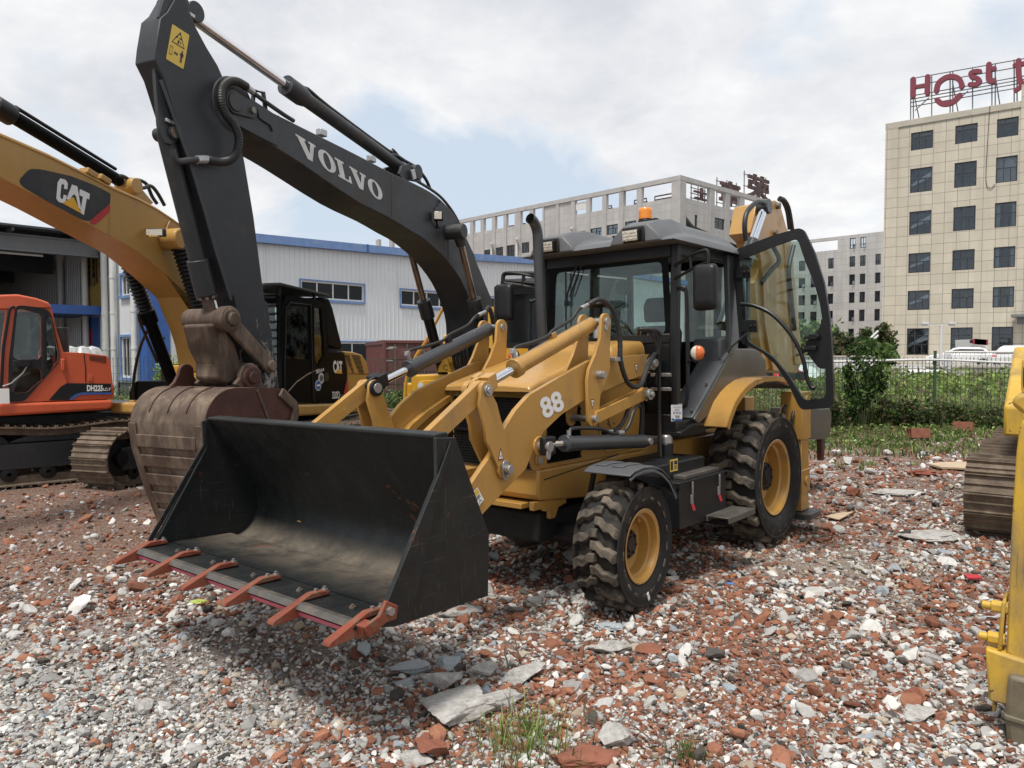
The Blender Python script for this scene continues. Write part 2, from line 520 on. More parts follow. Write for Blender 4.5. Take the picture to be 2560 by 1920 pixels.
def bucket_metal():
    m, nt, out = nodes('scratched_bucket_steel')
    bs = N(nt, 'ShaderNodeBsdfPrincipled')
    co = objco(nt)
    base = ramp(nt, noise(nt, co, 2.5, 6, .6), .3, .7, (.007, .0085, .009, 1), (.014, .016, .016, 1))
    # long thin scratches in two directions
    def scratches(rx, ry, rz, sc, p0):
        t = N(nt, 'ShaderNodeTexCoord'); mp = N(nt, 'ShaderNodeMapping')
        mp.inputs['Rotation'].default_value = (rx, ry, rz); mp.inputs['Scale'].default_value = sc
        nt.links.new(t.outputs['Object'], mp.inputs['Vector'])
        return ramp(nt, noise(nt, mp.outputs['Vector'], 1.0, 3, .5, .35), p0, p0 + .05)
    s1 = scratches(.2, .9, .35, (5, 120, 120), .66)
    s2 = scratches(.45, -.4, .2, (120, 120, 6), .655)
    s = mth(nt, 'MAXIMUM', s1, s2)
    base = mix(nt, mth(nt, 'MULTIPLY', s, .26), base, (.13, .13, .122))
    # dried mud lying on the floor sheet and in the bend
    sp = N(nt, 'ShaderNodeSeparateXYZ'); nt.links.new(co, sp.inputs[0])
    lowz = N(nt, 'ShaderNodeMapRange'); lowz.inputs['From Min'].default_value = .70; lowz.inputs['From Max'].default_value = .59
    nt.links.new(sp.outputs['Z'], lowz.inputs['Value'])
    backx = N(nt, 'ShaderNodeMapRange'); backx.inputs['From Min'].default_value = 2.28; backx.inputs['From Max'].default_value = 1.95
    nt.links.new(sp.outputs['X'], backx.inputs['Value'])
    iny = N(nt, 'ShaderNodeMapRange'); iny.inputs['From Min'].default_value = 1.085; iny.inputs['From Max'].default_value = 1.06
    nt.links.new(mth(nt, 'ABSOLUTE', sp.outputs['Y']), iny.inputs['Value'])
    k = mth(nt, 'MULTIPLY', mth(nt, 'MULTIPLY', lowz.outputs[0], backx.outputs[0]), iny.outputs[0])
    mud = mth(nt, 'MULTIPLY', k, ramp(nt, noise(nt, co, 5.5, 8, .7, .3), .22, .60))
    base = mix(nt, mth(nt, 'MULTIPLY', mud, .62), base, (.215, .175, .13))
    film = ramp(nt, noise(nt, objco(nt, (2, 6, 2)), 1.6, 7, .7), .5, .85)
    base = mix(nt, mth(nt, 'MULTIPLY', film, .22), base, (.085, .08, .07))
    rust = ramp(nt, noise(nt, co, 3.3, 8, .72, .9), .612, .66)
    base = mix(nt, mth(nt, 'MULTIPLY', rust, .75), base, (.17, .062, .024))
    nt.links.new(base, bs.inputs['Base Color']); bs.inputs['Specular IOR Level'].default_value = .4
    rr = ramp(nt, noise(nt, co, 7, 6, .65), .3, .75, (.36, .36, .36, 1), (.6, .6, .6, 1))
    rr = mix(nt, mud, rr, (.9, .9, .9))
    nt.links.new(rr, bs.inputs['Roughness'])
    b = N(nt, 'ShaderNodeBump'); b.inputs['Strength'].default_value = .12; b.inputs['Distance'].default_value = .01
    nt.links.new(noise(nt, co, 26, 5, .6), b.inputs['Height']); nt.links.new(b.outputs[0], bs.inputs['Normal'])
    nt.links.new(bs.outputs[0], out.inputs[0])
    return m
M['bucket'] = bucket_metal()

def hexgrid(name, mat, parent, place, w, h, cell, depth, wall=.24):
    """perforated sheet: hexagonal holes over w x h; place(p, q, d) -> 3-D"""
    m = MB()
    R = cell / math.sqrt(3); r = R * (1 - wall)
    cols = int(w / cell) + 1; rows = int(h / (1.5 * R)) + 1
    for j in range(rows):
        for i in range(cols):
            cx = i * cell + (cell / 2 if j % 2 else 0); cy = j * 1.5 * R
            if cx > w or cy > h: continue
            o, q, b = [], [], []
            for k in range(6):
                t = math.radians(60 * k + 30)
                cxx, cyy = math.cos(t), math.sin(t)
                o.append(place(cx + R * cxx, cy + R * cyy, 0)); q.append(place(cx + r * cxx, cy + r * cyy, 0)); b.append(place(cx + r * cxx, cy + r * cyy, -depth))
            vs = o + q + b; fs = []
            for k in range(6):
                n = (k + 1) % 6
                fs.append((k, n, n + 6, k + 6)); fs.append((k + 6, n + 6, n + 12, k + 12))
            m.add(vs, fs)
    return m.build(name, mat, parent, smooth=20, fix=False)

# ---- front bucket
inner = [(2.49, .595), (1.87, .575), (1.79, .60), (1.725, .655), (1.69, .735), (1.685, .82), (1.712, .905), (1.99, 1.345), (2.035, 1.395)]
def smooth2(pts, a, b, k=4):
    mid = [Vector((p[0], p[1], 0)) for p in pts[a:b]]
    return pts[:a] + [(v.x, v.y) for v in spline(mid, k)] + pts[b:]
inner_s = smooth2(inner, 1, 7)
bk = MB().prism(offset_strip(inner_s[::-1], -.022) if False else offset_strip(inner_s, .022), -1.095, 1.095).build('bucket', M['bucket'], LD, bevel=.003)
side = [(2.455, .585), (2.36, .695), (2.045, 1.205), (2.048, 1.398), (1.912, 1.388), (1.672, .862), (1.685, .537), (2.32, .552)]
for s in (1, -1):
    MB().prism(side, s * 1.096, s * 1.118).build('side_plate', M['bucket'], bk, bevel=.004)
    # thicker front cheek and edge bar
    MB().prism([(2.46, .583), (2.365, .70), (2.05, 1.207), (1.955, 1.375), (2.24, .552)], s * 1.1185, s * 1.130).build('cheek_plate', M['bucket'], bk, bevel=.003)
    if s < 0: MB().prism(offset_strip([(2.43, .645), (2.05, 1.215), (2.052, 1.39)], -.03), s * 1.082, s * 1.0955).build('edge_bar', M['bucket'], bk, bevel=.003)
MB().prism([(2.036, 1.392), (2.036, 1.412), (1.945, 1.418), (1.93, 1.375), (1.985, 1.37)], -1.094, 1.094).build('top_rail', M['bucket'], bk, bevel=.006)
MB().prism([(2.545, .600), (2.525, .622), (2.30, .612), (2.30, .5975), (2.49, .590), (2.53, .588)], -1.125, 1.095).build('cutting_edge', M['bucket'], bk, bevel=.002)
MB().prism([(2.5475, .6005), (2.527, .6245), (2.497, .6235), (2.497, .6215), (2.525, .6225), (2.546, .600)], -1.12, 1.09).build('edge_bevel', M['edge_steel'], bk)
MB().prism([(2.536, .5865), (2.530, .566), (2.34, .556), (2.34, .580)], -1.09, 1.08).build('edge_underside', M['pink'], bk)
MB().prism([(2.30, .6125), (2.30, .6185), (1.9, .606), (1.9, .598)], -1.09, 1.09).build('floor_plate', M['bucket'], bk)
for i in range(6):
    y = -1.07 + i * 2.14 / 5
    t = MB()
    w = .021
    prof = [(2.345, .622), (2.345, .640), (2.40, .652), (2.455, .652), (2.52, .628), (2.665, .575), (2.675, .556), (2.66, .550), (2.53, .553), (2.48, .566), (2.515, .600), (2.50, .6235)]
    n = len(prof)
    # spreads from a narrow shank to a wide spade
    def wid(x): return w * (.95 if x < 2.46 else .95 + (x - 2.46) * 1.5)
    rings = [[(x, y + s * wid(x), z) for x, z in prof] for s in (-1, 1)]
    t.loft(rings)
    if i in (0, 5):
        s = 1 if i == 5 else -1
        yo = s * 1.131
        t.prism([(2.33, .66), (2.40, .70), (2.44, .64), (2.53, .615), (2.50, .56), (2.40, .60), (2.34, .60)], yo, yo + s * .02)
        t.prism([(2.47, .625), (2.53, .615), (2.51, .56), (2.47, .58)], y, yo)
    o = t.build('bucket_tooth', M['tooth_red'], bk, bevel=.005)
    b = MB()
    for dx in (2.365, 2.415):
        b.cyl((dx, y, .645), (dx, y, .663), .0105, 6)
        b.cyl((dx, y, .640), (dx, y, .650), .018, 14)
    if i in (0, 5):
        s = 1 if i == 5 else -1
        b.cyl((2.385, s * 1.15, .65), (2.385, s * 1.17, .65), .02, 6)
    b.build('bolt', M['steel'], o)
    if i < 5:
        ym = y + 2.14 / 10 + .05
        MB().cyl((2.40, ym, .617), (2.40, ym, .625), .016, 16).cyl((2.40, ym, .625), (2.40, ym, .634), .009, 6).build('edge_bolt', M['old_steel'], bk)
# rear lugs the arms and links pin to
for s in (1, -1):
    for yo in (.50, .64):
        MB().prism([(1.66, .60), (1.60, .66), (1.58, .80), (1.68, 1.05), (1.76, 1.24), (1.84, 1.23), (1.66, .84)], s * (yo - .012), s * (yo + .012)).build('hinge_lug', M['bucket'], bk, bevel=.003)

# ---- loader arms with tilt linkage
def pins(m, p, y0, y1, r): m.cyl((p[0], y0, p[1]), (p[0], y1, p[1]), r, 20)
TR, TF = (-.215, 2.052), (1.11, 1.585)
for s in (1, -1):
    Y = lambda v: s * v
    arm = [(1.66, .78), (1.25, 1.005), (1.06, 1.17), (.985, 1.255), (.925, 1.33), (.80, 1.445), (.655, 1.54), (.30, 1.655), (-.05, 1.763), (-.45, 1.79), (-.93, 1.808)] + \
          arc(-.955, 1.735, .075, 75, -95, 8) + [(-.60, 1.602), (.02, 1.473), (.30, 1.385), (.50, 1.285), (.60, 1.195), (.71, 1.045), (.92, .935), (1.15, .808), (1.55, .600)] + arc(1.60, .69, .10, -110, 40, 6)
    a = MB().prism(arm, Y(.545), Y(.585)).build('lift_arm', M['yellow'], LD, bevel=.004)
    web = [(1.5, .74), (1.23, .89), (.93, 1.13), (.74, 1.30), (.58, 1.39), (.26, 1.53), (-.05, 1.66), (-.9, 1.73), (-.9, 1.70), (-.05, 1.62), (.25, 1.49), (.55, 1.35), (.70, 1.26), (.88, 1.09), (1.2, .85), (1.48, .70)]
    MB().prism(web, Y(.4855), Y(.5445)).build('web_plate', M['yellow'], a)
    m = MB()
    pins(m, (-.955, 1.735), Y(.40), Y(.64), .034); pins(m, (1.60, .69), Y(.44), Y(.66), .034); pins(m, (.951, 1.076), Y(.42), Y(.665), .03)
    m.cyl((-.955, Y(.585), 1.735), (-.955, Y(.612), 1.735), .058, 24)
    m.build('pin', M['steel'], a, bevel=.003)
    MB().cyl((.951, Y(.585), 1.076), (.951, Y(.612), 1.076), .062, 24).cyl((.569, Y(.585), 1.187), (.569, Y(.60), 1.187), .066, 24).build('boss', M['yellow'], a, bevel=.004)
    # bell crank: two plates, pivoting half way up the arm
    lev = arc(TR[0], TR[1], .066, 20, 175, 8) + [(-.262, 1.80), (-.268, 1.70), (-.205, 1.60), (-.128, 1.50), (-.108, 1.36)] + arc(-.032, 1.335, .066, 190, 350, 8) + [(.036, 1.46), (.042, 1.62), (.018, 1.70), (-.06, 1.80), (-.135, 1.93)]
    c = MB().prism(lev, Y(.604), Y(.630)).build('bell_crank', M['yellow'], LD, bevel=.004)
    MB().prism(lev, Y(.405), Y(.431)).build('inner_plate', M['yellow'], c, bevel=.004)
    m = MB()
    pins(m, TR, Y(.39), Y(.645), .028); pins(m, (-.098, 1.655), Y(.39), Y(.668), .032); pins(m, (-.032, 1.335), Y(.39), Y(.66), .026)
    m.cyl((-.098, Y(.668), 1.655), (-.098, Y(.69), 1.655), .03, 6)
    m.prism(bar((TR[0] - .005, TR[1] + .01), (TR[0] + .01, TR[1] - .05), .024, .018), Y(.6305), Y(.640))
    m.build('pin', M['steel'], c, bevel=.002)
    # stabiliser link back to the frame
    lk = MB().prism(bar((-.032, 1.335), (-.755, 1.485), .05, .055), Y(.548) if False else Y(.60), Y(.6035)).build('levelling_link', M['yellow'], LD, bevel=.002)
    MB().prism([(-.02, 1.29), (-.75, 1.44), (-.77, 1.53), (-.04, 1.385)], Y(.632), Y(.652)).prism(arc(-.755, 1.485, .055, 0, 350, 16), Y(.56), Y(.66)).build('link_bar', M['yellow'], lk, bevel=.003)
    MB().cyl((-.755, Y(.66), 1.485), (-.755, Y(.70), 1.485), .045, 24).cyl((-.755, Y(.70), 1.485), (-.755, Y(.725), 1.485), .022, 6).build('pin', M['steel'], lk, bevel=.003)
    # front links
    d2 = [(1.80, 1.175), (1.115, 1.635)]
    fl = MB().prism(bar((1.80, 1.175), TF, .05, .062), Y(.525), Y(.575)).build('bucket_link', M['yellow'], LD, bevel=.005)
    ml = [(1.065, 1.56)] + arc(TF[0], TF[1], .060, 200, -10, 10) + [(1.185, 1.50), (1.135, 1.36), (1.125, 1.27), (1.10, 1.235), (1.012, 1.09)] + arc(.951, 1.076, .062, 10, -190, 10) + [(.90, 1.21), (.985, 1.40), (1.02, 1.50)]
    g = MB().prism(ml, Y(.588), Y(.612)).build('guide_link', M['yellow'], LD, bevel=.004)
    MB().prism(ml, Y(.455) if False else Y(.462), Y(.486)).build('inner_plate', M['yellow'], g, bevel=.004)
    for yy in (.60, .50, .455):
        pass
    MB().cyl((TF[0], Y(.44), TF[1]), (TF[0], Y(.462), TF[1]), .058, 24).cyl((TF[0], Y(.576), TF[1]), (TF[0], Y(.588), TF[1]), .056, 24).build('bushing', M['yellow'] if s > 0 else M['black'], g, bevel=.003)
    m = MB()
    m.cyl((TF[0], Y(.43), TF[1]), (TF[0], Y(.628), TF[1]), .036, 24); m.cyl((TF[0], Y(.628), TF[1]), (TF[0], Y(.638), TF[1]), .022, 20)
    m.prism(bar((.951, 1.10), (.951, 1.03), .034, .026), Y(.6125), Y(.622)); m.cyl((.951, Y(.622), 1.076), (.951, Y(.634), 1.076), .03, 20); m.cyl((.951, Y(.622), 1.035), (.951, Y(.636), 1.035), .014, 6)
    m.build('pin', M['steel'], g, bevel=.002)
    # tilt cylinder
    p0, p1 = Vector((TR[0], Y(.52), TR[1])), Vector((TF[0], Y(.52), TF[1]))
    dv = (p1 - p0); at_ = lambda t: p0 + dv * t
    cm = M['yellow'] if s > 0 else M['cyl_grey']
    tc = MB().cyl(at_(.03), at_(.70), .056, 28).cyl(at_(.69), at_(.725), .068, 28).cyl(at_(.17), at_(.185), .059, 28).build('tilt_cylinder', cm, LD, bevel=.004)
    MB().cyl(at_(.72), at_(.93), .029, 20).build('piston_rod', M['chrome'], tc)
    cl = MB()
    yb = .462 + .025
    cl.prism([(TF[0] - .10, TF[1] + .11), (TF[0] + .02, TF[1] + .065), (TF[0] + .05, TF[1] + .02), (TF[0] + .01, TF[1] - .05), (TF[0] - .06, TF[1] - .035), (TF[0] - .115, TF[1] + .02)], Y(.488), Y(.5245))
    cl.prism([(TF[0] - .10, TF[1] + .11), (TF[0] - .02, TF[1] + .08), (TF[0] - .07, TF[1] - .01), (TF[0] - .115, TF[1] + .02)], Y(.445), Y(.60))
    cl.build('clevis', cm if s > 0 else M['black'], tc, bevel=.005)
    up = Vector((0, 0, 1)); nn = (up - dv.normalized() * up.dot(dv.normalized())).normalized()
    q = lambda t, h: at_(t) + nn * h
    MB().tube([q(.70, .06), q(.69, .115), q(.66, .125), q(.55, .10), q(.42, .085), q(.36, .105), q(.20, .11), q(.12, .15), q(.06, .15)], .0125, 8, smooth=3).build('hydraulic_pipe', M['hose'], tc)
    f = MB().cyl(q(.70, .05), q(.70, .10), .017, 10).box(q(.70, .112), (.034, .034, .034)).cyl(q(.02, .15), q(.09, .152), .017, 8)
    f.build('pipe_fitting', M['steel'], tc, bevel=.003)
    MB().box(q(.38, .072), (.05, .04, .045), rotm(ry=.33)).build('pipe_clamp', cm if s > 0 else M['black'], tc, bevel=.003)
    # ribbed hose from the head of the bell crank down and back to the frame
    hp = [q(.02, .15), (TR[0] - .02, Y(.57), TR[1] + .17), (TR[0] - .12, Y(.62), TR[1] + .08), (TR[0] - .17, Y(.64), TR[1] - .12), (TR[0] - .165, Y(.65), TR[1] - .30), (TR[0] - .26, Y(.66), TR[1] - .47), (TR[0] - .42, Y(.67), TR[1] - .49), (TR[0] - .57, Y(.66), TR[1] - .33), (TR[0] - .74, Y(.63), TR[1] - .24), (TR[0] - .83, Y(.60), TR[1] - .34), (TR[0] - .84, Y(.58), TR[1] - .50)]
    MB().tube(hp, lambda t: .019 * (1 + .10 * (int(t * 160) % 2)), 10, smooth=12).build('hydraulic_hose', M['hose'], LD)
    MB().span(TR[0] - .20, TR[0] - .08, Y(.604), Y(.66), 1.755, 1.785).build('hose_bracket', M['steel'], LD, bevel=.003)
    # lift cylinder
    lc = MB().cyl((.352, Y(.645), 1.187), (-.735, Y(.645), 1.107), .054, 28).cyl((.36, Y(.645), 1.1876), (.30, Y(.645), 1.183), .060, 28).build('lift_cylinder', M['cyl_grey'], LD, bevel=.004)
    MB().cyl((.36, Y(.645), 1.188), (.52, Y(.645), 1.198), .027, 20).build('piston_rod', M['chrome'], lc)
    MB().box((.545, Y(.645), 1.19), (.13, .05, .125)).build('rod_eye', M['black'], lc, bevel=.012)
    MB().cyl((.569, Y(.60), 1.187), (.569, Y(.69), 1.187), .036, 20).cyl((-.74, Y(.57), 1.107), (-.74, Y(.71), 1.107), .03, 20).prism(bar((.569, 1.187), (.58, 1.12), .025, .02), Y(.6705), Y(.682)).build('pin', M['steel'], lc, bevel=.002)
    MB().tube([(.29, Y(.645), 1.26), (.24, Y(.645), 1.285), (-.1, Y(.645), 1.255), (-.25, Y(.645), 1.21), (-.40, Y(.65), 1.205), (-.48, Y(.66), 1.26), (-.55, Y(.66), 1.36), (-.64, Y(.65), 1.40), (-.72, Y(.63), 1.34), (-.74, Y(.60), 1.12)], .014, 8, smooth=5).build('hydraulic_pipe', M['hose'], lc)
    MB().tube([(-.20, Y(.60), 1.215), (-.36, Y(.62), 1.23), (-.46, Y(.63), 1.30), (-.54, Y(.63), 1.40), (-.66, Y(.62), 1.44), (-.79, Y(.60), 1.38), (-.81, Y(.58), 1.1)], .017, 8, smooth=5).build('hydraulic_hose', M['hose'], lc)
    MB().cyl((.30, Y(.645), 1.235), (.30, Y(.645), 1.275), .016, 10).cyl((-.22, Y(.612), 1.217), (-.29, Y(.618), 1.222), .02, 8).cyl((-.40, Y(.652), 1.205), (-.33, Y(.65), 1.206), .02, 8).build('pipe_fitting', M['steel'], lc)
# torque tube between the arms
MB().cyl((1.12, -.47, 1.00), (1.12, .46, 1.00), .085, 28).span(1.02, 1.20, -.2, .46, 1.07, 1.085).build('cross_tube', M['yellow'], LD, bevel=.004)

# number on the arm, warning stickers
V88, F88, w88 = text_mesh('88', bold=.035, space=1.02, res=6)
o0 = L.at3('B', 1285, 728, .5865); o1 = L.at3('B', 1400, 668, .5865); ot = L.at3('B', 1254, 632, .5865)
o0, o1, ot = map(np.array, (o0, o1, ot))
decal('number', V88, F88, M['white'], LD, o0 + (0, 0, 0), (o1 - o0) / w88, (ot - o0) * 1.14, (0, 1, 0), .0015)
def warn(org, ux, uy, nrm, par=LD, flip=False):
    tri = [(0, 0), (1, 0), (.5, 1.5)] if not flip else [(0, 1.5), (1, 1.5), (.5, 0)]
    c = (.5, .5 if not flip else 1.0)
    ti = [(c[0] + (p[0] - c[0]) * .66, c[1] + (p[1] - c[1]) * .66) for p in tri]
    o = decal('warning_sticker', *polys([tri]), M['tooth_red'], par, org, ux, uy, nrm, .0015)
    decal('sticker_face', *polys([ti]), M['white'], o, org, ux, uy, nrm, .0025)
    mk = [[(c[0] - .16, c[1] - .02), (c[0] - .10, c[1] - .10), (c[0] + .12, c[1] + .06), (c[0] + .06, c[1] + .14)], [(c[0] - .05, c[1] - .16), (c[0] + .16, c[1] - .1), (c[0] + .16, c[1] - .04), (c[0] - .05, c[1] - .1)]]
    decal('sticker_mark', *polys(mk), M['cut'], o, org, ux, uy, nrm, .0035)
x, z = L.at('B', 1028, 955, .613); warn((x, .612, z), (-.055, 0, 0), (0, 0, .055), (0, 1, 0))
x, z = L.at('B', 1540, 672, .631); warn((x, .630, z), (-.05, 0, 0), (0, 0, .05), (0, 1, 0), flip=True)
x, z = L.at('B', 1792, 470, .60); warn((x, .5855, z), (-.05, 0, 0), (0, 0, .05), (0, 1, 0), flip=True)
x, z = L.at('B', 1324, 935, .43); warn((x, .4215, z), (-.05, 0, .012), (0, 0, .05), (0, 1, 0))
# white and yellow caution sticker low on the near arm
c = [np.array(L.at3('A', px, py, .5865)) for px, py in ((1962, 700), (2012, 640), (1975, 570))]
ux, uy = c[1] - c[0], c[2] - c[1]
st = decal('caution_sticker', *polys([[(0, 0), (1, 0), (1, 1), (0, 1)]]), M['card'], LD, c[0], ux, uy, (0, 1, 0), .0015)
decal('sticker_band', *polys([[(.05, .62), (.95, .62), (.95, .95), (.05, .95)]]), M['sticker_yellow'], st, c[0], ux, uy, (0, 1, 0), .0025)
Vt, Ft, wt = text_mesh('下面', bold=.01); decal('sticker_text', Vt * np.array([.8 / wt, .2]) + np.array([.1, .36]), Ft, M['cut'], st, c[0], ux, uy, (0, 1, 0), .003)
Vt, Ft, wt = text_mesh('站人', bold=.01); decal('sticker_text', Vt * np.array([.8 / wt, .2]) + np.array([.1, .08]), Ft, M['cut'], st, c[0], ux, uy, (0, 1, 0), .003)

# ---- hood, grille, frame
def hood():
    m = MB()
    rings = []
    for x, zt, zs, w in ((.455, 1.572, 1.545, .425), (.44, 1.588, 1.54, .43), (.36, 1.615, 1.50, .43), (.0, 1.715, 1.52, .43), (-.35, 1.800, 1.55, .43), (-.62, 1.845, 1.58, .425), (-.64, 1.885, 1.58, .425), (-.9, 1.915, 1.60, .42), (-1.14, 1.925, 1.60, .42)):
        r = .05 if x > .2 else .10
        pr = [(w, zs)] + [(w - r * .55 + r * .55 * math.cos(t), zt - r + r * math.sin(t)) for t in (0, .4, .8, 1.2, math.pi / 2)] + [(w * .45, zt + .012)]
        full = pr + [(-a, b) for a, b in pr[::-1]]
        rings.append([(x, a, b) for a, b in full])
    return m.loft(rings).build('hood', M['yellow'], LD, bevel=.006, smooth=40)
hd = hood()
# engine sides
MB().prism([(.30, .985), (.30, 1.50), (-.2, 1.53), (-1.12, 1.60), (-1.12, .985)], -.418, .418).build('engine_side', M['yellow'], LD, bevel=.006)
MB().span(-.42, -.412, .418, .4195, 1.05, 1.56).build('panel_gap', M['dark'], LD)
MB().prism(arc(-.70, 1.02, .19, 0, 180, 16), .419, .432).prism(offset_strip([(-.55, 1.33), (-.66, 1.10)], .02), .4195, .43).build('side_rib', M['yellow'], LD, bevel=.004)
for bx in (-.55, -.64): MB().cyl((bx, .419, 1.25), (bx, .427, 1.25), .008, 8).build('bolt', M['old_steel'], LD)
# recess and radiator behind the grille
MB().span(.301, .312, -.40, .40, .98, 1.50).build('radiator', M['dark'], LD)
gr = hexgrid('grille', M['black'], LD, lambda p, q, d: (.385 + d - .06 * (q - .25), -.395 + p, 1.0 + q), .79, .56, .0235, .010)
MB().prism([(.44, 1.575), (.40, 1.54), (.36, .99), (.30, .985), (.30, 1.50)], .405, .42).prism([(.44, 1.575), (.40, 1.54), (.36, .99), (.30, .985), (.30, 1.50)], -.42, -.405).build('grille_frame', M['yellow'], gr, bevel=.003)
MB().span(.395, .40, -.40, .40, 1.24, 1.262).build('grille_bar', M['black'], gr)
# side vents
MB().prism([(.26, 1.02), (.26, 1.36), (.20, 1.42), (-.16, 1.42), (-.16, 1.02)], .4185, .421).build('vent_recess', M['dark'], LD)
hexgrid('side_vent', M['black'], LD, lambda p, q, d: (-.15 + p, .4225 + d, 1.03 + q), .40, .38, .0235, -.008)
# main frame
MB().prism([(.36, .985), (.365, .80), (.33, .755), (-.55, .665), (-1.0, .62), (-2.9, .60), (-3.0, .70), (-3.0, 1.02), (-1.13, 1.02), (-1.1, .985)], -.418, .418).build('main_frame', M['yellow'], LD, bevel=.02, seg=3)
MB().prism([(.30, .9), (-.72, .985), (-.72, .9935), (.30, .9085)], .4185, .4205).build('frame_seam', M['dark'], LD)
MB().prism([(.40, .69), (.40, .754), (.0, .73), (.0, .69), (.10, .67), (.14, .60), (.20, .60), (.20, .665), (.26, .665), (.27, .69)], .36, .40).span(.0, .42, -.36, .30, .695, .735).build('tow_bracket', M['yellow'], LD, bevel=.005)
MB().prism(arc(.41, 1.07, .045, 0, 350, 14), .42, .47).prism(bar((.43, 1.17), (.41, 1.04), .06, .055), .4205, .455).build('cylinder_bracket', M['yellow'], LD, bevel=.004)
MB().cyl((.41, .455, 1.06), (.41, .475, 1.06), .028, 20).build('pin', M['steel'], LD)
# dark mass under the frame: sump, axle housing, propshaft
MB().span(.25, -2.9, -.33, .33, .42, .64).span(-.3, -1.2, -.5, .5, .36, .6).build('underbody', M['dark'], LD, bevel=.02)
MB().cyl((0, -.80, .46), (0, .80, .46), .075, 20).lathe([(0, -.16), (.12, -.14), (.17, 0), (.12, .14), (0, .16)], (0, 0, .46), 'y', 24).span(-.09, .09, -.3, .3, .5, .74).build('front_axle', M['black'], LD, bevel=.008)
MB().cyl((-2.504, -.75, .63), (-2.504, .75, .63), .14, 24).build('rear_axle', M['black'], LD)

# ---- wheels
def wheel(cx, cz, R, face, rim, W, yo, s, nl, hub_r, deep):
    root = empty('wheel'); root.parent = LD
    root.location = (cx, 0, cz)
    yin, y1 = yo - W, yo
    c = (0, 0, 0)
    ym = (yin + yo) / 2; h = W / 2
    tr = R - .05
    prof = [(rim * .98, -h * .72), (rim + .015, -h * .78), (face * .86, -h * .98), (face, -h * .98), (face + .012, -h * .95), (tr - .02, -h * .86), (tr, -h * .70), (tr + .006, 0),
            (tr, h * .70), (tr - .02, h * .86), (face + .012, h * .95), (face + .008, h * .985), (face - .006, h * .985), (face - .012, h * .965), (face * .86, h * .99), (rim + .05, h * .90), (rim + .018, h * .80), (rim * .98, h * .72)]
    t = MB()
    cc = (0, s * ym, 0)
    t.lathe([(r, s * o) for r, o in prof], cc, 'y', 96)
    def surf(o):          # carcass radius at offset o
        k = abs(o) / h
        return tr + .006 - .012 * k if k < .7 else tr - .006 - (k - .7) * .30 * (R / .46) * .7
    lg = MB()
    for side in (1, -1):
        for i in range(nl):
            a0 = 2 * math.pi * (i + (0 if side > 0 else .5)) / nl
            stp = 2 * math.pi / nl
            # zigzag bar from the shoulder past the centre line
            path = [(side * h * 1.0, a0 + stp * .00), (side * h * .86, a0 + stp * .02), (side * h * .62, a0 + stp * .22), (side * h * .40, a0 + stp * .20), (side * h * .16, a0 + stp * .44), (side * h * -.10, a0 + stp * .46)]
            rings = []
            for q, (o, a) in enumerate(path):
                wd = stp * (.245 if q < 2 else .205)
                rb = surf(o) - .015
                if q == 0: rt = surf(o) + .018; o2 = o * .985
                else: rt = R - (.006 if abs(o) > .8 * h else 0); o2 = o
                ring = []
                for da, r in ((-wd * 1.12, rb), (wd * 1.12, rb), (wd * .88, rt), (-wd * .88, rt)):
                    ring.append((r * math.cos(a + da), s * (ym + o2), r * math.sin(a + da)))
                rings.append(ring)
            lg.loft(rings)
    ty = t.build('tyre', M['rubber'], root, bevel=0, smooth=28)
    lg.build('tread_lugs', M['lug'], ty, bevel=.006 * R / .46, smooth=28)
    rm = MB()
    rp = [(rim + .004, h * .80), (rim + .012, h * .835), (rim + .004, h * .85), (rim - .02, h * .80), (rim - .028, h * .55), (rim - .05, h * .50), (rim - .055, h * .10), (rim - .085, h * .02), (hub_r * 1.2, -h * .02), (0, -h * .02)]
    rm.lathe([(r, s * o) for r, o in rp], cc, 'y', 64)
    bl = [(rim - .02, -h * .8), (rim * .97, -h * .75)]
    rm.lathe([(rim * .985, s * -h * .74), (rim - .03, s * -h * .72), (0, s * -h * .7)], cc, 'y', 48)
    ro = rm.build('rim', M['yellow'], root, smooth=30)
    va = 2.2 if nl < 20 else .35
    MB().box(((rim - .06) * math.cos(va), s * (ym + h * .30), (rim - .06) * math.sin(va)), (.05, .03, .04)).build('valve_guard', M['yellow'], ro, bevel=.004)
    hb = MB().lathe([(hub_r, s * -h * .02), (hub_r, s * (h * deep)), (hub_r * .93, s * (h * deep + .012)), (hub_r * .55, s * (h * deep + .014)), (hub_r * .5, s * (h * deep + .026)), (0, s * (h * deep + .026))], cc, 'y', 40)
    for k in range(8):
        a = k * math.pi / 4 + .2
        hb.cyl((hub_r * .78 * math.cos(a), s * (ym + h * deep), hub_r * .78 * math.sin(a)), (hub_r * .78 * math.cos(a), s * (ym + h * deep + .022), hub_r * .78 * math.sin(a)), .010, 6)
    hb.build('hub', M['black'], root, smooth=30)
    return root
def steer(w, yc, a):
    q = Vector((0, yc, 0)); w.rotation_euler.z = a; w.location = Vector(w.location) + q - Matrix.Rotation(a, 3, 'Z') @ q
for s in (1, -1):
    w_ = wheel(0, .458, .458, .408, .252, .36, 1.085, s, 17, .105, .20)
    steer(w_, s * .95, math.radians(3.5))
    wheel(-2.504, .628, .632, .565, .352, .50, 1.09, s, 20, .135, .45)
    if s > 0:
        MB().box((-.02, 1.083, -.355), (.026, .004, .06), rotm(ry=.45)).build('label_patch', M['white'], w_)

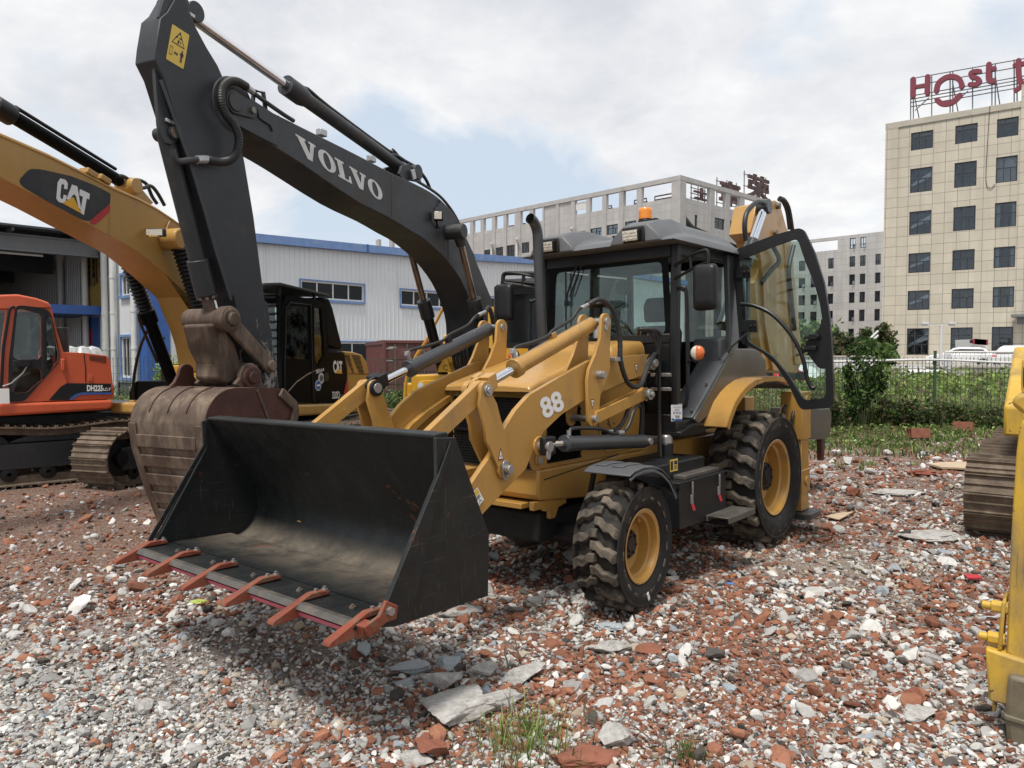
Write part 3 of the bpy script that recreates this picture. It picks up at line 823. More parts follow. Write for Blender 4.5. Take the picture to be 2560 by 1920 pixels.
# ---- front fender, tank, toolbox, steps
for s in (1, -1):
    Y = lambda v: s * v
    fp = [(.235, .975), (.17, 1.0), (.06, 1.012), (-.08, 1.005), (-.20, .965), (-.31, .895), (-.39, .80), (-.425, .755)]
    ff = MB().prism(offset_strip(fp, -.014), Y(.72), Y(1.10)).build('front_fender', M['cab_grey'], LD, bevel=.008)
    MB().prism(offset_strip([(p[0], p[1] - .012) for p in fp], .02), Y(1.088), Y(1.102)).build('fender_lip', M['cab_grey'], ff, bevel=.004)
    for yy in (.80, .94):
        MB().prism(offset_strip([(.14, 1.016), (.06, 1.024), (-.08, 1.017), (-.20, .978)], -.012), Y(yy - .045), Y(yy + .045)).build('fender_rib', M['cab_grey'], ff, bevel=.006)
    MB().tube([(.16, Y(.76), .97), (.13, Y(.70), .8), (.05, Y(.62), .55)], .02, 8).build('fender_stay', M['black'], ff)
    MB().prism([(-.50, .66), (-.50, .93), (-.53, .945), (-1.34, .945), (-1.36, .92), (-1.36, .66)], Y(.43), Y(.87)).build('fuel_tank', M['black'], LD, bevel=.014)
    tb = MB().prism([(-.655, .445), (-.655, .80), (-1.485, .80), (-1.485, .445)], Y(.56), Y(1.0)).build('toolbox', M['black'], LD, bevel=.008)
    MB().prism([(-.64, .765), (-.64, .812), (-1.50, .812), (-1.50, .765), (-1.49, .765), (-1.49, .803), (-.65, .803), (-.65, .765)], Y(.555), Y(1.012)).build('toolbox_lid', M['black'], tb, bevel=.004)
    for lx in (-.84, -1.33):
        lt = MB().span(lx - .012, lx + .012, Y(1.013), Y(1.02), .735, .80).box((lx, Y(1.008), .66), (.034, .014, .07)).cyl((lx - .008, Y(1.016), .69), (lx - .008, Y(1.016), .75), .004, 6).cyl((lx + .008, Y(1.016), .69), (lx + .008, Y(1.016), .75), .004, 6).build('latch', M['steel'], tb, bevel=.002)
        MB().tube([(lx - .012, Y(1.012), .625), (lx - .012, Y(1.03), .575), (lx + .012, Y(1.03), .575), (lx + .012, Y(1.012), .625)], .0045, 6).build('latch_tab', M['cat_red'], lt)
    MB().span(-.80, -1.42, Y(.86), Y(.97), .8125, .845).build('step_tread', M['edge_steel'], tb, bevel=.005)
    for k in range(9):
        pass
    sp_ = MB().span(-1.10, -1.62, Y(1.02), Y(1.20), .478, .488).span(-1.10, -1.62, Y(1.19), Y(1.205), .44, .49).span(-1.10, -1.62, Y(1.0), Y(1.018), .44, .49).build('lower_step', M['edge_steel'], LD, bevel=.004)
    MB().span(-1.2, -1.24, Y(.6), Y(1.18), .40, .439).span(-1.5, -1.54, Y(.6), Y(1.18), .40, .439).build('step_bracket', M['black'], sp_, bevel=.003)
x, z = L.at('D', 790, 520, .62)
MB().cyl((x, .62, .93), (x, .62, 1.05), .058, 24).build('filler_neck', M['black'], LD, bevel=.006)
MB().cyl((x, .62, 1.05), (x, .62, 1.115), .056, 28).cyl((x, .62, 1.115), (x, .62, 1.125), .05, 28).build('filler_cap', M['steel'], LD, bevel=.005)
xs, zs = L.at('D', 815, 610, .8715)
st = decal('fuel_sticker', *polys([[(0, 0), (1, 0), (1, .75), (0, .75)]]), M['sticker_yellow'], LD, (xs, .8705, zs), (-.13, 0, 0), (0, 0, .13), (0, 1, 0), .0015)
decal('sticker_mark', *polys([[(.08, .1), (.38, .1), (.38, .65), (.08, .65)], [(.52, .4), (.92, .4), (.92, .62), (.52, .62)], [(.52, .14), (.92, .14), (.92, .2), (.52, .2)], [(.52, .26), (.92, .26), (.92, .32), (.52, .32)]]), M['cut'], st, (xs, .8705, zs), (-.13, 0, 0), (0, 0, .13), (0, 1, 0), .0025)
# =================================================================== loader cab, fenders, digging arm
def holed(outer, holes, t0, t1, ax='y'):
    """flat plate with holes (2-D outlines) between t0 and t1 along ax -> MB"""
    cu = bpy.data.curves.new('plate', 'CURVE'); cu.dimensions = '2D'; cu.fill_mode = 'BOTH'; cu.extrude = abs(t1 - t0) / 2
    for o in [outer] + list(holes):
        sp = cu.splines.new('POLY'); sp.points.add(len(o) - 1); sp.use_cyclic_u = True
        for i, p in enumerate(o): sp.points[i].co = (p[0], p[1], 0, 1)
    ob = bpy.data.objects.new('plate', cu); COL.objects.link(ob)
    me = bpy.data.meshes.new_from_object(ob.evaluated_get(bpy.context.evaluated_depsgraph_get()))
    mid = (t0 + t1) / 2
    vs = []
    for v in me.vertices:
        p, q, d = v.co
        vs.append((p, mid + d, q) if ax == 'y' else ((mid + d, p, q) if ax == 'x' else (p, q, mid + d)))
    fs = [tuple(f.vertices) for f in me.polygons]
    bpy.data.objects.remove(ob); bpy.data.curves.remove(cu); bpy.data.meshes.remove(me)
    return MB().add(vs, fs)

def roundp(pts, r, n=4):
    """round the corners of a 2-D outline"""
    out = []
    m = len(pts)
    for i in range(m):
        p = Vector((*pts[i], 0)); a = Vector((*pts[i - 1], 0)); b = Vector((*pts[(i + 1) % m], 0))
        ra = min(r, (a - p).length * .45); rb = min(r, (b - p).length * .45)
        s, e = p + (a - p).normalized() * ra, p + (b - p).normalized() * rb
        for k in range(n + 1):
            t = k / n
            q = s * (1 - t) ** 2 + p * 2 * t * (1 - t) + e * t * t
            out.append((q.x, q.y))
    return out

CB = M['black']
cabm = MB()
# sills, pillars, rails (right side mirrored)
for s in (1, -1):
    Y = lambda v: s * v
    cabm.prism([(-1.13, 1.22), (-1.13, 1.95), (-1.165, 2.745), (-1.245, 2.745), (-1.21, 1.95), (-1.215, 1.22)], Y(.66), Y(.725))      # A pillar
    cabm.prism([(-1.2, 2.64), (-1.2, 2.745), (-2.75, 2.80), (-2.75, 2.68)], Y(.655), Y(.715))           # roof rail
    cabm.span(-1.13, -2.2, Y(.40), Y(.73), 1.14, 1.24)                                               # sill
    cabm.prism([(-2.66, 1.5), (-2.75, 1.5), (-2.75, 2.8), (-2.68, 2.8)], Y(.64), Y(.70))
cabm.span(-1.14, -1.20, -.66, .66, 1.90, 1.985)
cabm.prism([(-1.165, 2.745), (-1.245, 2.745), (-1.24, 2.63), (-1.16, 2.63)], -.66, .66)
cabm.span(-2.68, -2.75, -.66, .66, 1.45, 1.95)
cabm.span(-2.68, -2.75, -.66, .66, 2.70, 2.80)
cabm.span(-1.16, -2.7, -.66, .66, 1.12, 1.16)
cabm.span(-1.13, -1.17, .42, .68, 1.22, 1.30).span(-1.13, -1.17, -.68, -.42, 1.22, 1.30)
cab = cabm.build('cab', CB, LD, bevel=.012)
# curved rear door post
post = [(-2.10, 2.78), (-2.13, 2.4), (-2.16, 2.05), (-2.22, 1.80), (-2.40, 1.72), (-2.62, 1.78), (-2.66, 2.79)]
for s in (1, -1):
    if s > 0:
        MB().prism([(-2.12, 2.74), (-2.15, 2.3), (-2.17, 2.0), (-2.14, 1.80), (-2.34, 1.80), (-2.36, 2.1), (-2.36, 2.74)], .69, .745).build('door_post', M['cyl_grey'], cab, bevel=.012)
    else:
        MB().prism([(-1.95, 2.74), (-1.95, 1.24), (-2.05, 1.24), (-2.05, 2.74)], -.72, -.66).build('door_post', CB, cab, bevel=.012)
# windscreen with printed black border and the small lower pane
ws = roundp([(-.60, 1.985), (.60, 1.985), (.565, 2.60), (-.565, 2.60)], .05)
wso = [(-.665, 1.95), (.665, 1.95), (.62, 2.70), (-.62, 2.70)]
b = holed(wso, [ws], -1.186, -1.180, 'x'); b.build('windscreen_border', M['gloss_black'], cab)
MB().prism([(-.63, 1.96), (.63, 1.96), (.59, 2.66), (-.59, 2.66)], -1.193, -1.189, 'x').build('windscreen', M['glass'], cab)
for s in (1, -1):
    MB().prism([(s * .43, 1.29), (s * .655, 1.29), (s * .655, 1.90), (s * .43, 1.90)], -1.150, -1.146, 'x').build('lower_pane', M['dark_glass'], cab)
MB().span(-2.70, -2.705, -.62, .62, 1.95, 2.70).build('rear_window', M['glass'], cab)
MB().prism([(-1.22, 1.50), (-1.23, 2.64), (-1.95, 2.64), (-1.95, 1.50)], -.69, -.685).build('side_window', M['glass'], cab)
MB().prism([(-2.05, 1.90), (-2.05, 2.64), (-2.66, 2.66), (-2.66, 1.90)], -.69, -.685).prism([(-2.36, 1.95), (-2.36, 2.64), (-2.66, 2.66), (-2.66, 1.95)], .685, .69).build('quarter_window', M['glass'], cab)
MB().prism([(-1.22, 1.24), (-1.22, 1.50), (-1.95, 1.50), (-1.95, 1.24)], -.70, -.68).prism([(-2.0, 1.24), (-2.0, 1.90), (-2.70, 1.90), (-2.7, 1.4)], -.70, -.68).build('side_panel', CB, cab)
# wipers
MB().tube([(-1.165, -.28, 2.70), (-1.15, -.40, 2.40), (-1.15, -.42, 2.30)], .009, 6).tube([(-1.15, -.42, 2.60), (-1.15, -.425, 1.99)], .008, 6).tube([(-1.165, -.22, 2.70), (-1.15, -.38, 2.36)], .007, 6).box((-1.155, -.42, 2.30), (.03, .03, .05)).build('wiper', M['black'], cab)
# roof
def roof():
    nx, ny = 64, 72
    xs = np.linspace(-.955, -2.80, nx); ys = np.linspace(-.80, .80, ny)
    V, Fc = [], []
    def top(x, y):
        u = (x + 1.88) / .925; v = y / .80
        e = max(0, 1 - abs(u) ** 5) * max(0, 1 - abs(v) ** 5)
        rise = .05 + .085 * min(1, max(0, (-.97 - x)) / .42) ** .7
        fade = 1 if x > -2.45 else max(0, 1 - ((-2.45 - x) / .42) ** 2)
        ribs = (.115 * math.exp(-((abs(y) - .44) / .175) ** 4) * min(1, max(0, -.99 - x) / .10) + .018 * math.exp(-(y / .2) ** 4) * (1 if x < -1.7 else 0)) * fade
        return 2.745 + (rise * (1 - .3 * abs(v) ** 4) + ribs) * (e ** .28)
    for x in xs:
        for y in ys:
            w = 1 - .05 * max(0, (-2.2 - x) / .6)
            V.append((x, y * w, top(x, y)))
    nb = len(V)
    for x in xs:
        for y in ys:
            w = 1 - .05 * max(0, (-2.2 - x) / .6)
            V.append((x + (.02 if x < -2 else -.02) * (1 if x in (xs[0], xs[-1]) else 0), y * w * .97, 2.735 + .045 * max(0, (-1.2 - x) / 1.6)))
    for i in range(nx - 1):
        for j in range(ny - 1):
            a = i * ny + j
            Fc.append((a, a + 1, a + ny + 1, a + ny)); Fc.append((a + nb, a + ny + nb, a + ny + 1 + nb, a + 1 + nb))
    for i in range(nx - 1):
        for j in (0, ny - 1):
            a = i * ny + j; Fc.append((a, a + ny, a + ny + nb, a + nb))
    for j in range(ny - 1):
        for i in (0, nx - 1):
            a = i * ny + j; Fc.append((a, a + 1, a + 1 + nb, a + nb))
    m = MB(); m.add(V, Fc)
    return m.build('roof', M['roof_grey'], LD, smooth=75)
rf = roof()
for s in (1, -1):
    yc = s * .44
    m = MB()
    rings = []
    for x, zt, w in ((-.945, 2.875, .17), (-.955, 2.895, .185), (-1.10, 2.945, .20), (-1.35, 2.985, .20), (-1.60, 2.975, .18)):
        k = .55
        rings.append([(x, yc - w * 1.35, 2.745), (x, yc - w * 1.25, 2.79), (x, yc - w * .72, zt - .012), (x, yc - w * .6, zt), (x, yc + w * .6, zt), (x, yc + w * .72, zt - .012), (x, yc + w * 1.25, 2.79), (x, yc + w * 1.35, 2.745)])
    m.loft(rings).build('lamp_pod', M['roof_grey'], rf, bevel=.01)
    MB().box((-.935, yc, 2.812), (.02, .21, .13), rotm(ry=.12)).build('lamp_recess', M['dark'], rf, bevel=.01)
    wl = MB().box((-.905, yc, 2.80), (.06, .155, .10), rotm(ry=.12, rz=.0)).build('work_lamp', M['black'], rf, bevel=.008)
    lm = MB().box((-.872, yc, 2.797), (.008, .14, .085), rotm(ry=.12))
    for a in range(4):
        for b_ in range(3):
            lm.box((-.868, yc - .052 + a * .035, 2.772 + b_ * .025), (.012, .024, .016), rotm(ry=.12))
    lm.build('lens', M['lamp_lens'], wl, bevel=.003)
MB().prism(roundp([(-1.62, -.22), (-1.62, .18), (-1.90, .18), (-1.90, -.22)], .05), 2.86, 2.95, 'z').prism(roundp([(-1.61, -.23), (-1.61, .19), (-1.91, .19), (-1.91, -.23)], .05), 2.95, 2.958, 'z').build('air_duct', M['cyl_grey'], rf, bevel=.004)
# beacon
x, z = L.at('C', 918, 178, .30)
bx, bz = x, z
bo = MB().cyl((bx, .30, bz - .10), (bx, .30, bz + .005), .066, 28).cyl((bx, .30, bz + .005), (bx, .30, bz + .015), .060, 28).build('beacon', M['black'], rf, bevel=.006)
MB().lathe([(.060, 0), (.0615, .02), (.060, .035), (.0615, .06), (.060, .08), (.056, .093), (.05, .099), (0, .10)], (bx, .30, bz + .015), 'z', 32).build('beacon_lens', M['lamp_orange'], bo, smooth=40)
MB().tube([(bx, .36, bz), (bx, .42, bz), (bx + .03, .52, bz - .09), (bx + .22, .56, bz - .21)], .010, 6, smooth=4).build('cable', M['black'], rf)
# interior
st = MB().prism([(-2.02, 1.42), (-1.50, 1.42), (-1.47, 1.52), (-1.55, 1.55), (-2.0, 1.55)], -.25, .25).build('seat', M['seat'], cab, bevel=.04, seg=3)
MB().prism([(-1.95, 1.52), (-2.12, 1.56), (-2.20, 2.05), (-2.10, 2.12), (-2.02, 2.05)], -.25, .25).build('backrest', M['seat'], st, bevel=.05, seg=3)
MB().prism([(-2.11, 2.13), (-2.19, 2.15), (-2.22, 2.36), (-2.15, 2.40), (-2.09, 2.30)], -.16, .16).build('headrest', M['seat'], st, bevel=.04, seg=3)
MB().span(-1.6, -1.95, -.2, .2, 1.16, 1.42).build('seat_base', M['dark'], st)
MB().prism([(-1.22, 1.16), (-1.22, 1.93), (-1.32, 1.98), (-1.42, 1.86), (-1.38, 1.16)], -.22, .22).build('dashboard', M['black'], cab, bevel=.02)
sw = MB()
R_ = rotm(ry=-.55)
cw = Vector((-1.50, 0.0, 1.98))
ringp = [cw + R_ @ Vector((.185 * math.cos(t), .185 * math.sin(t), 0)) for t in np.linspace(0, 2 * math.pi, 29)]
sw.tube(ringp, .013, 8, caps=False)
for t in (math.pi / 2, math.pi * 7 / 6, math.pi * 11 / 6): sw.tube([cw, cw + R_ @ Vector((.18 * math.cos(t), .18 * math.sin(t), 0))], .011, 6)
sw.tube([cw + Vector((0, 0, .0)), (-1.36, 0, 1.75)], .03, 10)
sw.build('steering_wheel', M['black'], cab)
MB().cyl((-1.30, .10, 2.42), (-1.33, .10, 2.42), .07, 20).tube([(-1.33, .10, 2.36), (-1.31, .12, 2.28), (-1.28, .04, 2.24)], .007, 6).build('cab_fan', M['black'], cab)
MB().tube([(-2.0, -.30, 1.80), (-1.62, -.40, 1.82)], .014, 8).box((-1.80, -.42, 1.45), (.5, .14, .5)).tube([(-1.55, .32, 1.45), (-1.50, .30, 1.70)], .01, 8).cyl((-1.5, .30, 1.70), (-1.5, .30, 1.75), .022, 10).build('control_console', M['black'], cab, bevel=.01)
# step well: slanted grey panel, console box
MB().prism([(-1.40, 1.245), (-2.16, 1.84), (-2.30, 1.84), (-2.30, 1.245)], .46, .742).build('step_panel', M['cab_grey'], cab, bevel=.03, seg=3)
MB().prism([(-2.04, 1.72), (-2.04, 1.95), (-2.2, 1.98), (-2.35, 1.98), (-2.35, 1.72)], .42, .70).build('side_console', M['cab_grey'], cab, bevel=.02)
for qx, qz in ((-1.46, 1.31), (-1.75, 1.54), (-2.05, 1.77)):
    MB().cyl((qx, .70, qz - .01), (qx + .012, .70, qz + .014), .012, 10).build('bolt', M['steel'], cab)
# bronze fender side with yellow arch
arch_o = L.ats('C', .75, [(1268, 1437), (1290, 1365), (1320, 1290), (1360, 1232), (1400, 1190), (1450, 1155), (1510, 1135), (1580, 1130), (1640, 1140), (1700, 1165)])
for s in (1, -1):
    Y = lambda v: s * v
    fs = MB().prism([(-1.36, 1.245)] + [(-1.44, 1.20)] + [(p[0], p[1] - .01) for p in arch_o[1:]] + [(-2.98, 1.60), (-2.95, 1.75), (-2.70, 1.86), (-2.18, 1.86), (-2.0, 1.72), (-1.66, 1.46)], Y(.744), Y(.775)).build('rear_fender', M['bronze'], LD, bevel=.012)
    MB().prism(offset_strip(arch_o, .016), Y(.752), Y(.985)).prism(offset_strip(arch_o, .05), Y(.966), Y(.985)).build('fender_arch', M['yellow'], fs, bevel=.006)
    MB().prism(offset_strip([(p[0], p[1] - .06) for p in arch_o[3:]], .012), Y(.50), Y(.96)).build('fender_liner', M['dark'], fs)
    MB().prism([(-1.13, 1.11), (-1.13, 1.155), (-1.42, 1.225), (-1.56, 1.20), (-1.62, 1.11)], Y(.40), Y(.765)).build('sill_cover', CB, cab, bevel=.01)
# grab rails, mirrors, marker lamps
for s in (1, -1):
    Y = lambda v: s * v
    MB().tube([(-1.17, Y(.73), 2.36), (-1.12, Y(.80), 2.34), (-1.12, Y(.83), 2.26), (-1.12, Y(.83), 1.45), (-1.16, Y(.74), 1.38)], .017, 10, smooth=4).build('grab_rail', CB, cab)
    ml_ = MB().tube([(-1.16, Y(.70), 2.55), (-1.09, Y(.86), 2.60), (-1.03, Y(1.02), 2.63), (-1.01, Y(1.07), 2.61), (-1.01, Y(1.07), 2.50)], .013, 8, smooth=4).tube([(-1.16, Y(.70), 2.44), (-1.08, Y(.90), 2.50), (-1.01, Y(1.06), 2.53)], .013, 8).tube([(-1.08, Y(.88), 2.605), (-1.08, Y(.89), 2.50)], .011, 8).build('mirror_arm', CB, cab)
    mr = MB()
    rings = []
    for i, (dx, k) in enumerate(((.045, .55), (.04, .85), (.02, .98), (-.01, 1.0), (-.03, .97), (-.032, .92))):
        w, h = .098 * k, .185 * k
        rings.append([(-1.005 + dx, Y(1.05) + p[0], 2.335 + p[1]) for p in roundp([(-w, -h), (w, -h), (w, h), (-w, h)], .045)])
    mr.loft(rings).build('mirror', CB, ml_, smooth=45)
    MB().prism(roundp([(Y(1.05) - .085, 2.17), (Y(1.05) + .085, 2.17), (Y(1.05) + .085, 2.50), (Y(1.05) - .085, 2.50)], .035), -1.040, -1.0385, 'x').build('mirror_glass', M['steel'], ml_)
    lamp = MB().tube([(-1.12, Y(.83), 1.74), (-1.06, Y(.92), 1.76)], .012, 8).cyl((-1.05, Y(.97), 1.815), (-1.03, Y(.97), 1.815), .062, 28).build('marker_lamp', CB, cab)
    for nm, a0, mt in (('amber_lens', 0 if s > 0 else 180, 'lamp_red'), ('clear_lens', 180 if s > 0 else 0, 'lamp_white')):
        m = MB(); rings = []
        for ox, rr in ((0, .060), (.012, .058), (.026, .046), (.032, .03), (.034, .004)):
            rings.append([(-1.03 + ox, .0, 1.815)] + [])
        vs, fs_ = [], []
        prof = ((0, .060), (.014, .058), (.028, .046), (.034, .03), (.037, .0005))
        nseg = 14
        for ox, rr in prof:
            for k in range(nseg + 1):
                t = math.radians(a0 - 90 + 180 * k / nseg)
                vs.append((-1.03 + ox, Y(.97) + rr * math.cos(t), 1.815 + rr * math.sin(t)))
        for i in range(len(prof) - 1):
            for k in range(nseg):
                a = i * (nseg + 1) + k; fs_.append((a, a + 1, a + nseg + 2, a + nseg + 1))
        m.add(vs, fs_); m.build(nm, M[mt], lamp, smooth=60)
# auction card hanging beside the cab step
cx0 = np.array(L.at3('C', 1078, 1405, .80)); cx1 = np.array(L.at3('C', 1143, 1405, .80)); cxt = np.array(L.at3('C', 1070, 1305, .80))
ux = cx1 - cx0; ux[1] = 0; h_ = cxt[2] - cx0[2]
cardo = tag(MB().box(tuple(cx0 + ux / 2 + np.array([0, 0, h_ / 2])), (abs(ux[0]), .004, h_)).build('number_card', M['card'], LD), 'white card with blue printed letters hanging by the cab step')
cn = (0, 1, 0)
o_ = cx0 + np.array([0, .0022, 0]); uz = np.array([0, 0, h_])
decal('card_band', *polys([[(0, 0), (1, 0), (1, .10), (.6, .13), (.3, .09), (0, .16)], [(0, .97), (1, .97), (1, .995), (0, .995)]]), M['blue_print'], cardo, o_, ux, uz, cn, .0008)
for t_, yy, hh, ww in (('AEC', .60, .13, .44), ('090', .40, .15, .72)):
    Vt, Ft, wt = text_mesh(t_, bold=.012, space=1.2)
    decal('card_text', Vt * np.array([ww / wt, hh]) + np.array([.5 - ww / 2, yy]), Ft, M['blue_print'], cardo, o_, ux, uz, cn, .0012)
Vt, Ft, wt = text_mesh('B4', bold=.01)
decal('card_text', Vt * np.array([.36 / wt, .17]) + np.array([.36, .16]), Ft, M['cut'], cardo, o_, ux, uz, cn, .0012)
decal('card_text', *polys([[(.18, .84), (.85, .84), (.85, .855), (.18, .855)], [(.12, .79), (.9, .79), (.9, .805), (.12, .805)]]), M['blue_print'], cardo, o_, ux, uz, cn, .0012)
# exhaust and air pre-cleaner
ex = [(-.80, -.42, 1.80), (-.76, -.42, 2.3), (-.735, -.42, 2.80), (-.72, -.42, 2.93), (-.67, -.42, 3.0), (-.62, -.42, 3.02)]
MB().tube(ex, .047, 20, smooth=5, caps=False).tube([tuple(Vector(p) + Vector((.0, 0, 0))) for p in ex[-2:]], .042, 20, caps=False).build('exhaust_pipe', M['cyl_grey'], LD)
MB().cyl((ex[-1][0] - .05, -.42, 3.005), (ex[-1][0] - .052, -.42, 3.004), .044, 20).build('exhaust_mouth', M['dark'], LD)
x, z = L.at('C', 622, 690, .0)
MB().lathe([(0, .05), (.06, .047), (.105, .025), (.118, .0), (.115, -.012), (.05, -.03), (.045, -.12)], (x, 0, z), 'z', 36).build('air_pre_cleaner', CB, LD)
MB().cyl((x, 0, z - .30), (x, 0, z - .10), .04, 20).build('air_pipe', M['steel'], LD)
for s in (1,):
    for k, (dx, dy) in enumerate(((0, 0), (.03, .03), (.06, .05))):
        MB().tube([(-.98 - dx * .5, .45 + dy, 1.98), (-.90 - dx, .52 + dy, 2.02), (-.98 - dx, .58 + dy, 1.97), (-1.04, .61, 1.80), (-1.05, .61, 1.4), (-1.05 + dx, .60 + dy, .95)], .014, 8, smooth=5).build('hydraulic_hose', M['hose'], LD)
MB().span(-1.06, -1.10, .52, .70, 1.62, 1.65).span(-1.06, -1.10, .52, .70, 1.50, 1.53).build('hose_clamp', M['steel'], LD, bevel=.003)

# ---- open door: hinged at the rear post, standing square to the side of the machine
XD = -2.27
out = [(1450, 385), (1490, 350), (1700, 270), (1865, 222), (1895, 235), (1960, 370), (2020, 560), (2052, 760), (2064, 900), (2076, 1180), (2076, 1305), (2050, 1328), (1885, 1338), (1862, 1312), (1800, 1180), (1720, 1060), (1630, 980), (1520, 935), (1500, 900), (1475, 600)]
inn = [(1500, 418), (1700, 338), (1835, 290), (1862, 302), (1905, 430), (1960, 565), (1995, 690), (2018, 850), (2028, 1000), (2030, 1250), (2010, 1268), (1908, 1280), (1885, 1262), (1800, 1125), (1700, 1008), (1565, 925), (1546, 903), (1535, 700), (1515, 500)]
outp = roundp([L.atx('C', x, y, XD) for x, y in out], .03, 3); innp = roundp([L.atx('C', x, y, XD) for x, y in inn], .03, 3)
dr = holed(outp, [innp], XD - .02, XD + .02, 'x').build('door', M['black'], LD, bevel=.006, fix=True)
MB().prism(roundp([L.atx('C', x, y, XD) for x, y in [(1485, 405), (1860, 280), (2040, 840), (2050, 1270), (1890, 1300), (1680, 1000), (1530, 915)]], .03, 3), XD - .003, XD + .003, 'x').build('door_glass', M['door_glass'], dr)
bulge = [L.atx('C', x, y, XD) for x, y in [(2002, 770), (2000, 830), (1960, 870), (1905, 925), (1915, 985), (1960, 1050), (1990, 1085), (2035, 1088), (2045, 1000), (2035, 830)]]
MB().prism(roundp(bulge, .03, 3), XD - .022, XD + .024, 'x').build('latch_plate', M['black'], dr, bevel=.004)
ya, za = L.atx('C', 1965, 890, XD)
MB().box((XD + .045, ya, za), (.05, .08, .05)).box((XD + .05, ya - .05, za - .005), (.03, .06, .03)).cyl((XD + .03, ya + .04, za), (XD + .09, ya + .04, za), .012, 8).box((XD + .045, ya - .03, za - .10), (.04, .10, .035)).build('door_latch', M['black'], dr, bevel=.004)
hb = [L.atx('C', x, y, XD) for x, y in [(1520, 690), (1600, 700), (1700, 745), (1790, 830), (1860, 930), (1905, 1040), (1925, 1140), (1950, 1195), (1975, 1205)]]
MB().tube([(XD + .06, y, z) for y, z in hb], .019, 10, smooth=5).build('grab_bar', M['black'], dr)
for cx_, cy_ in ((1535, 495), (1575, 825)):
    ya, za = L.atx('C', cx_, cy_, XD)
    MB().prism(roundp([(ya - .10, za - .05), (ya + .06, za - .06), (ya + .05, za + .06), (ya - .10, za + .06)], .02), XD + .022, XD + .035, 'x').cyl((XD + .03, ya, za), (XD + .05, ya, za), .014, 10).cyl((XD + .03, ya + .04, za), (XD + .05, ya + .04, za), .014, 10).build('hinge', M['black'], dr, bevel=.004)
p0 = L.at3('C', 1375, 1015, .72)
ya, za = L.atx('C', 1545, 865, XD + .03)
MB().tube([p0, (XD + .03, ya, za)], .006, 6).tube([Vector(p0).lerp(Vector((XD + .03, ya, za)), .4), (XD + .03, ya, za)], .010, 8).build('gas_strut', M['black'], dr)

# ---- rear frame, stabiliser legs
MB().span(-3.0, -3.42, -1.0, 1.0, .62, .95).span(-3.2, -3.45, -.45, .45, .45, 1.35).build('rear_frame', M['yellow'], LD, bevel=.01)
for s in (1, -1):
    Y = lambda v: s * v
    sl = MB().span(-3.12, -3.38, Y(.86), Y(1.08), .93, 1.42).prism([(-3.05, 1.0), (-2.86, 1.08), (-3.12, 1.30)], Y(.88), Y(.90)).build('stabiliser_leg', M['yellow'], LD, bevel=.008)
    MB().span(-3.14, -3.36, Y(.88), Y(1.065), .20, .925).span(-3.13, -3.37, Y(.94), Y(1.075), .38, .62).build('inner_leg', M['yellow'], sl, bevel=.006)
    MB().cyl((-3.25, Y(1.075), .50), (-3.25, Y(1.095), .50), .05, 24).cyl((-3.25, Y(1.08), 1.33), (-3.25, Y(1.10), 1.33), .05, 24).build('boss', M['yellow'], sl, bevel=.004)
    MB().prism(roundp([(-3.05, .80), (-3.05, 1.18), (-3.45, 1.18), (-3.45, .80)] if s > 0 else [(-3.05, -1.18), (-3.05, -.80), (-3.45, -.80), (-3.45, -1.18)], .06), .13, .19, 'z').build('foot_pad', M['cyl_grey'], sl, bevel=.006)
    MB().tube([(-3.10, Y(.92), 1.28), (-3.04, Y(.92), 1.22), (-3.06, Y(.92), 1.06)], .016, 8, smooth=3).tube([(-3.10, Y(1.0), 1.22), (-3.05, Y(1.0), 1.14), (-3.08, Y(.98), 1.0)], .016, 8, smooth=3).build('hydraulic_hose', M['hose'], sl)
# ---- folded digging boom behind the cab
yb = .14
bo_ = L.ats('C', yb, [(1600, 75), (1715, 50), (1745, 68), (1785, 215), (1800, 250), (1832, 600), (1862, 900), (1872, 1060), (1850, 1115), (1705, 1100), (1650, 800), (1640, 500), (1610, 300), (1565, 250)])
bm_ = MB().prism(bo_, -.14, yb).build('digging_boom', M['yellow'], LD, bevel=.01)
fl_ = L.ats('C', yb, [(1760, 260), (1800, 250), (1832, 600), (1862, 900), (1872, 1060), (1830, 1060), (1815, 900), (1790, 600)])
MB().prism(fl_, yb, yb + .02).build('boom_flange', M['yellow'], bm_, bevel=.004)
m = MB()
for px, py in ((1735, 85), (1718, 250), (1850, 1000), (1825, 805), (1840, 945)):
    x, z = L.at('C', px, py, yb + .02); m.cyl((x, yb, z), (x, yb + .045, z), .04 if py < 300 else .02, 16)
m.build('pin', M['old_steel'], bm_, bevel=.004)
r0, r1 = L.at3('C', 1575, 310, .22), L.at3('C', 1648, 98, .22)
MB().tube([r0, r1], .05, 16).build('piston_rod', M['chrome'], bm_)
x, z = L.at('C', 1648, 92, .22)
MB().cyl((x, .15, z), (x, .29, z), .09, 24).build('rod_eye', M['cyl_grey'], bm_, bevel=.01)
x, z = r0[0], r0[2]
d_ = Vector(r0) - Vector(r1)
MB().tube([Vector(r0) - d_ * .02, Vector(r0) + d_ * 2.2], .08, 20).build('boom_cylinder', M['cyl_grey'], bm_)
for lat_, pts in ((.25, [(1535, 300), (1528, 200), (1545, 120), (1600, 65), (1640, 68)]), (.0, [(1745, 38), (1775, 55), (1800, 110), (1820, 230)]), (-.1, [(1740, 45), (1765, 60), (1790, 120), (1805, 230)]), (.2, [(1700, 330), (1740, 420), (1690, 480), (1630, 560)]), (.2, [(1830, 330), (1800, 470), (1810, 600), (1835, 850)])):
    MB().tube([L.at3('C', x, y, lat_) for x, y in pts], .029, 10, smooth=6).build('hydraulic_hose', M['hose'], bm_)
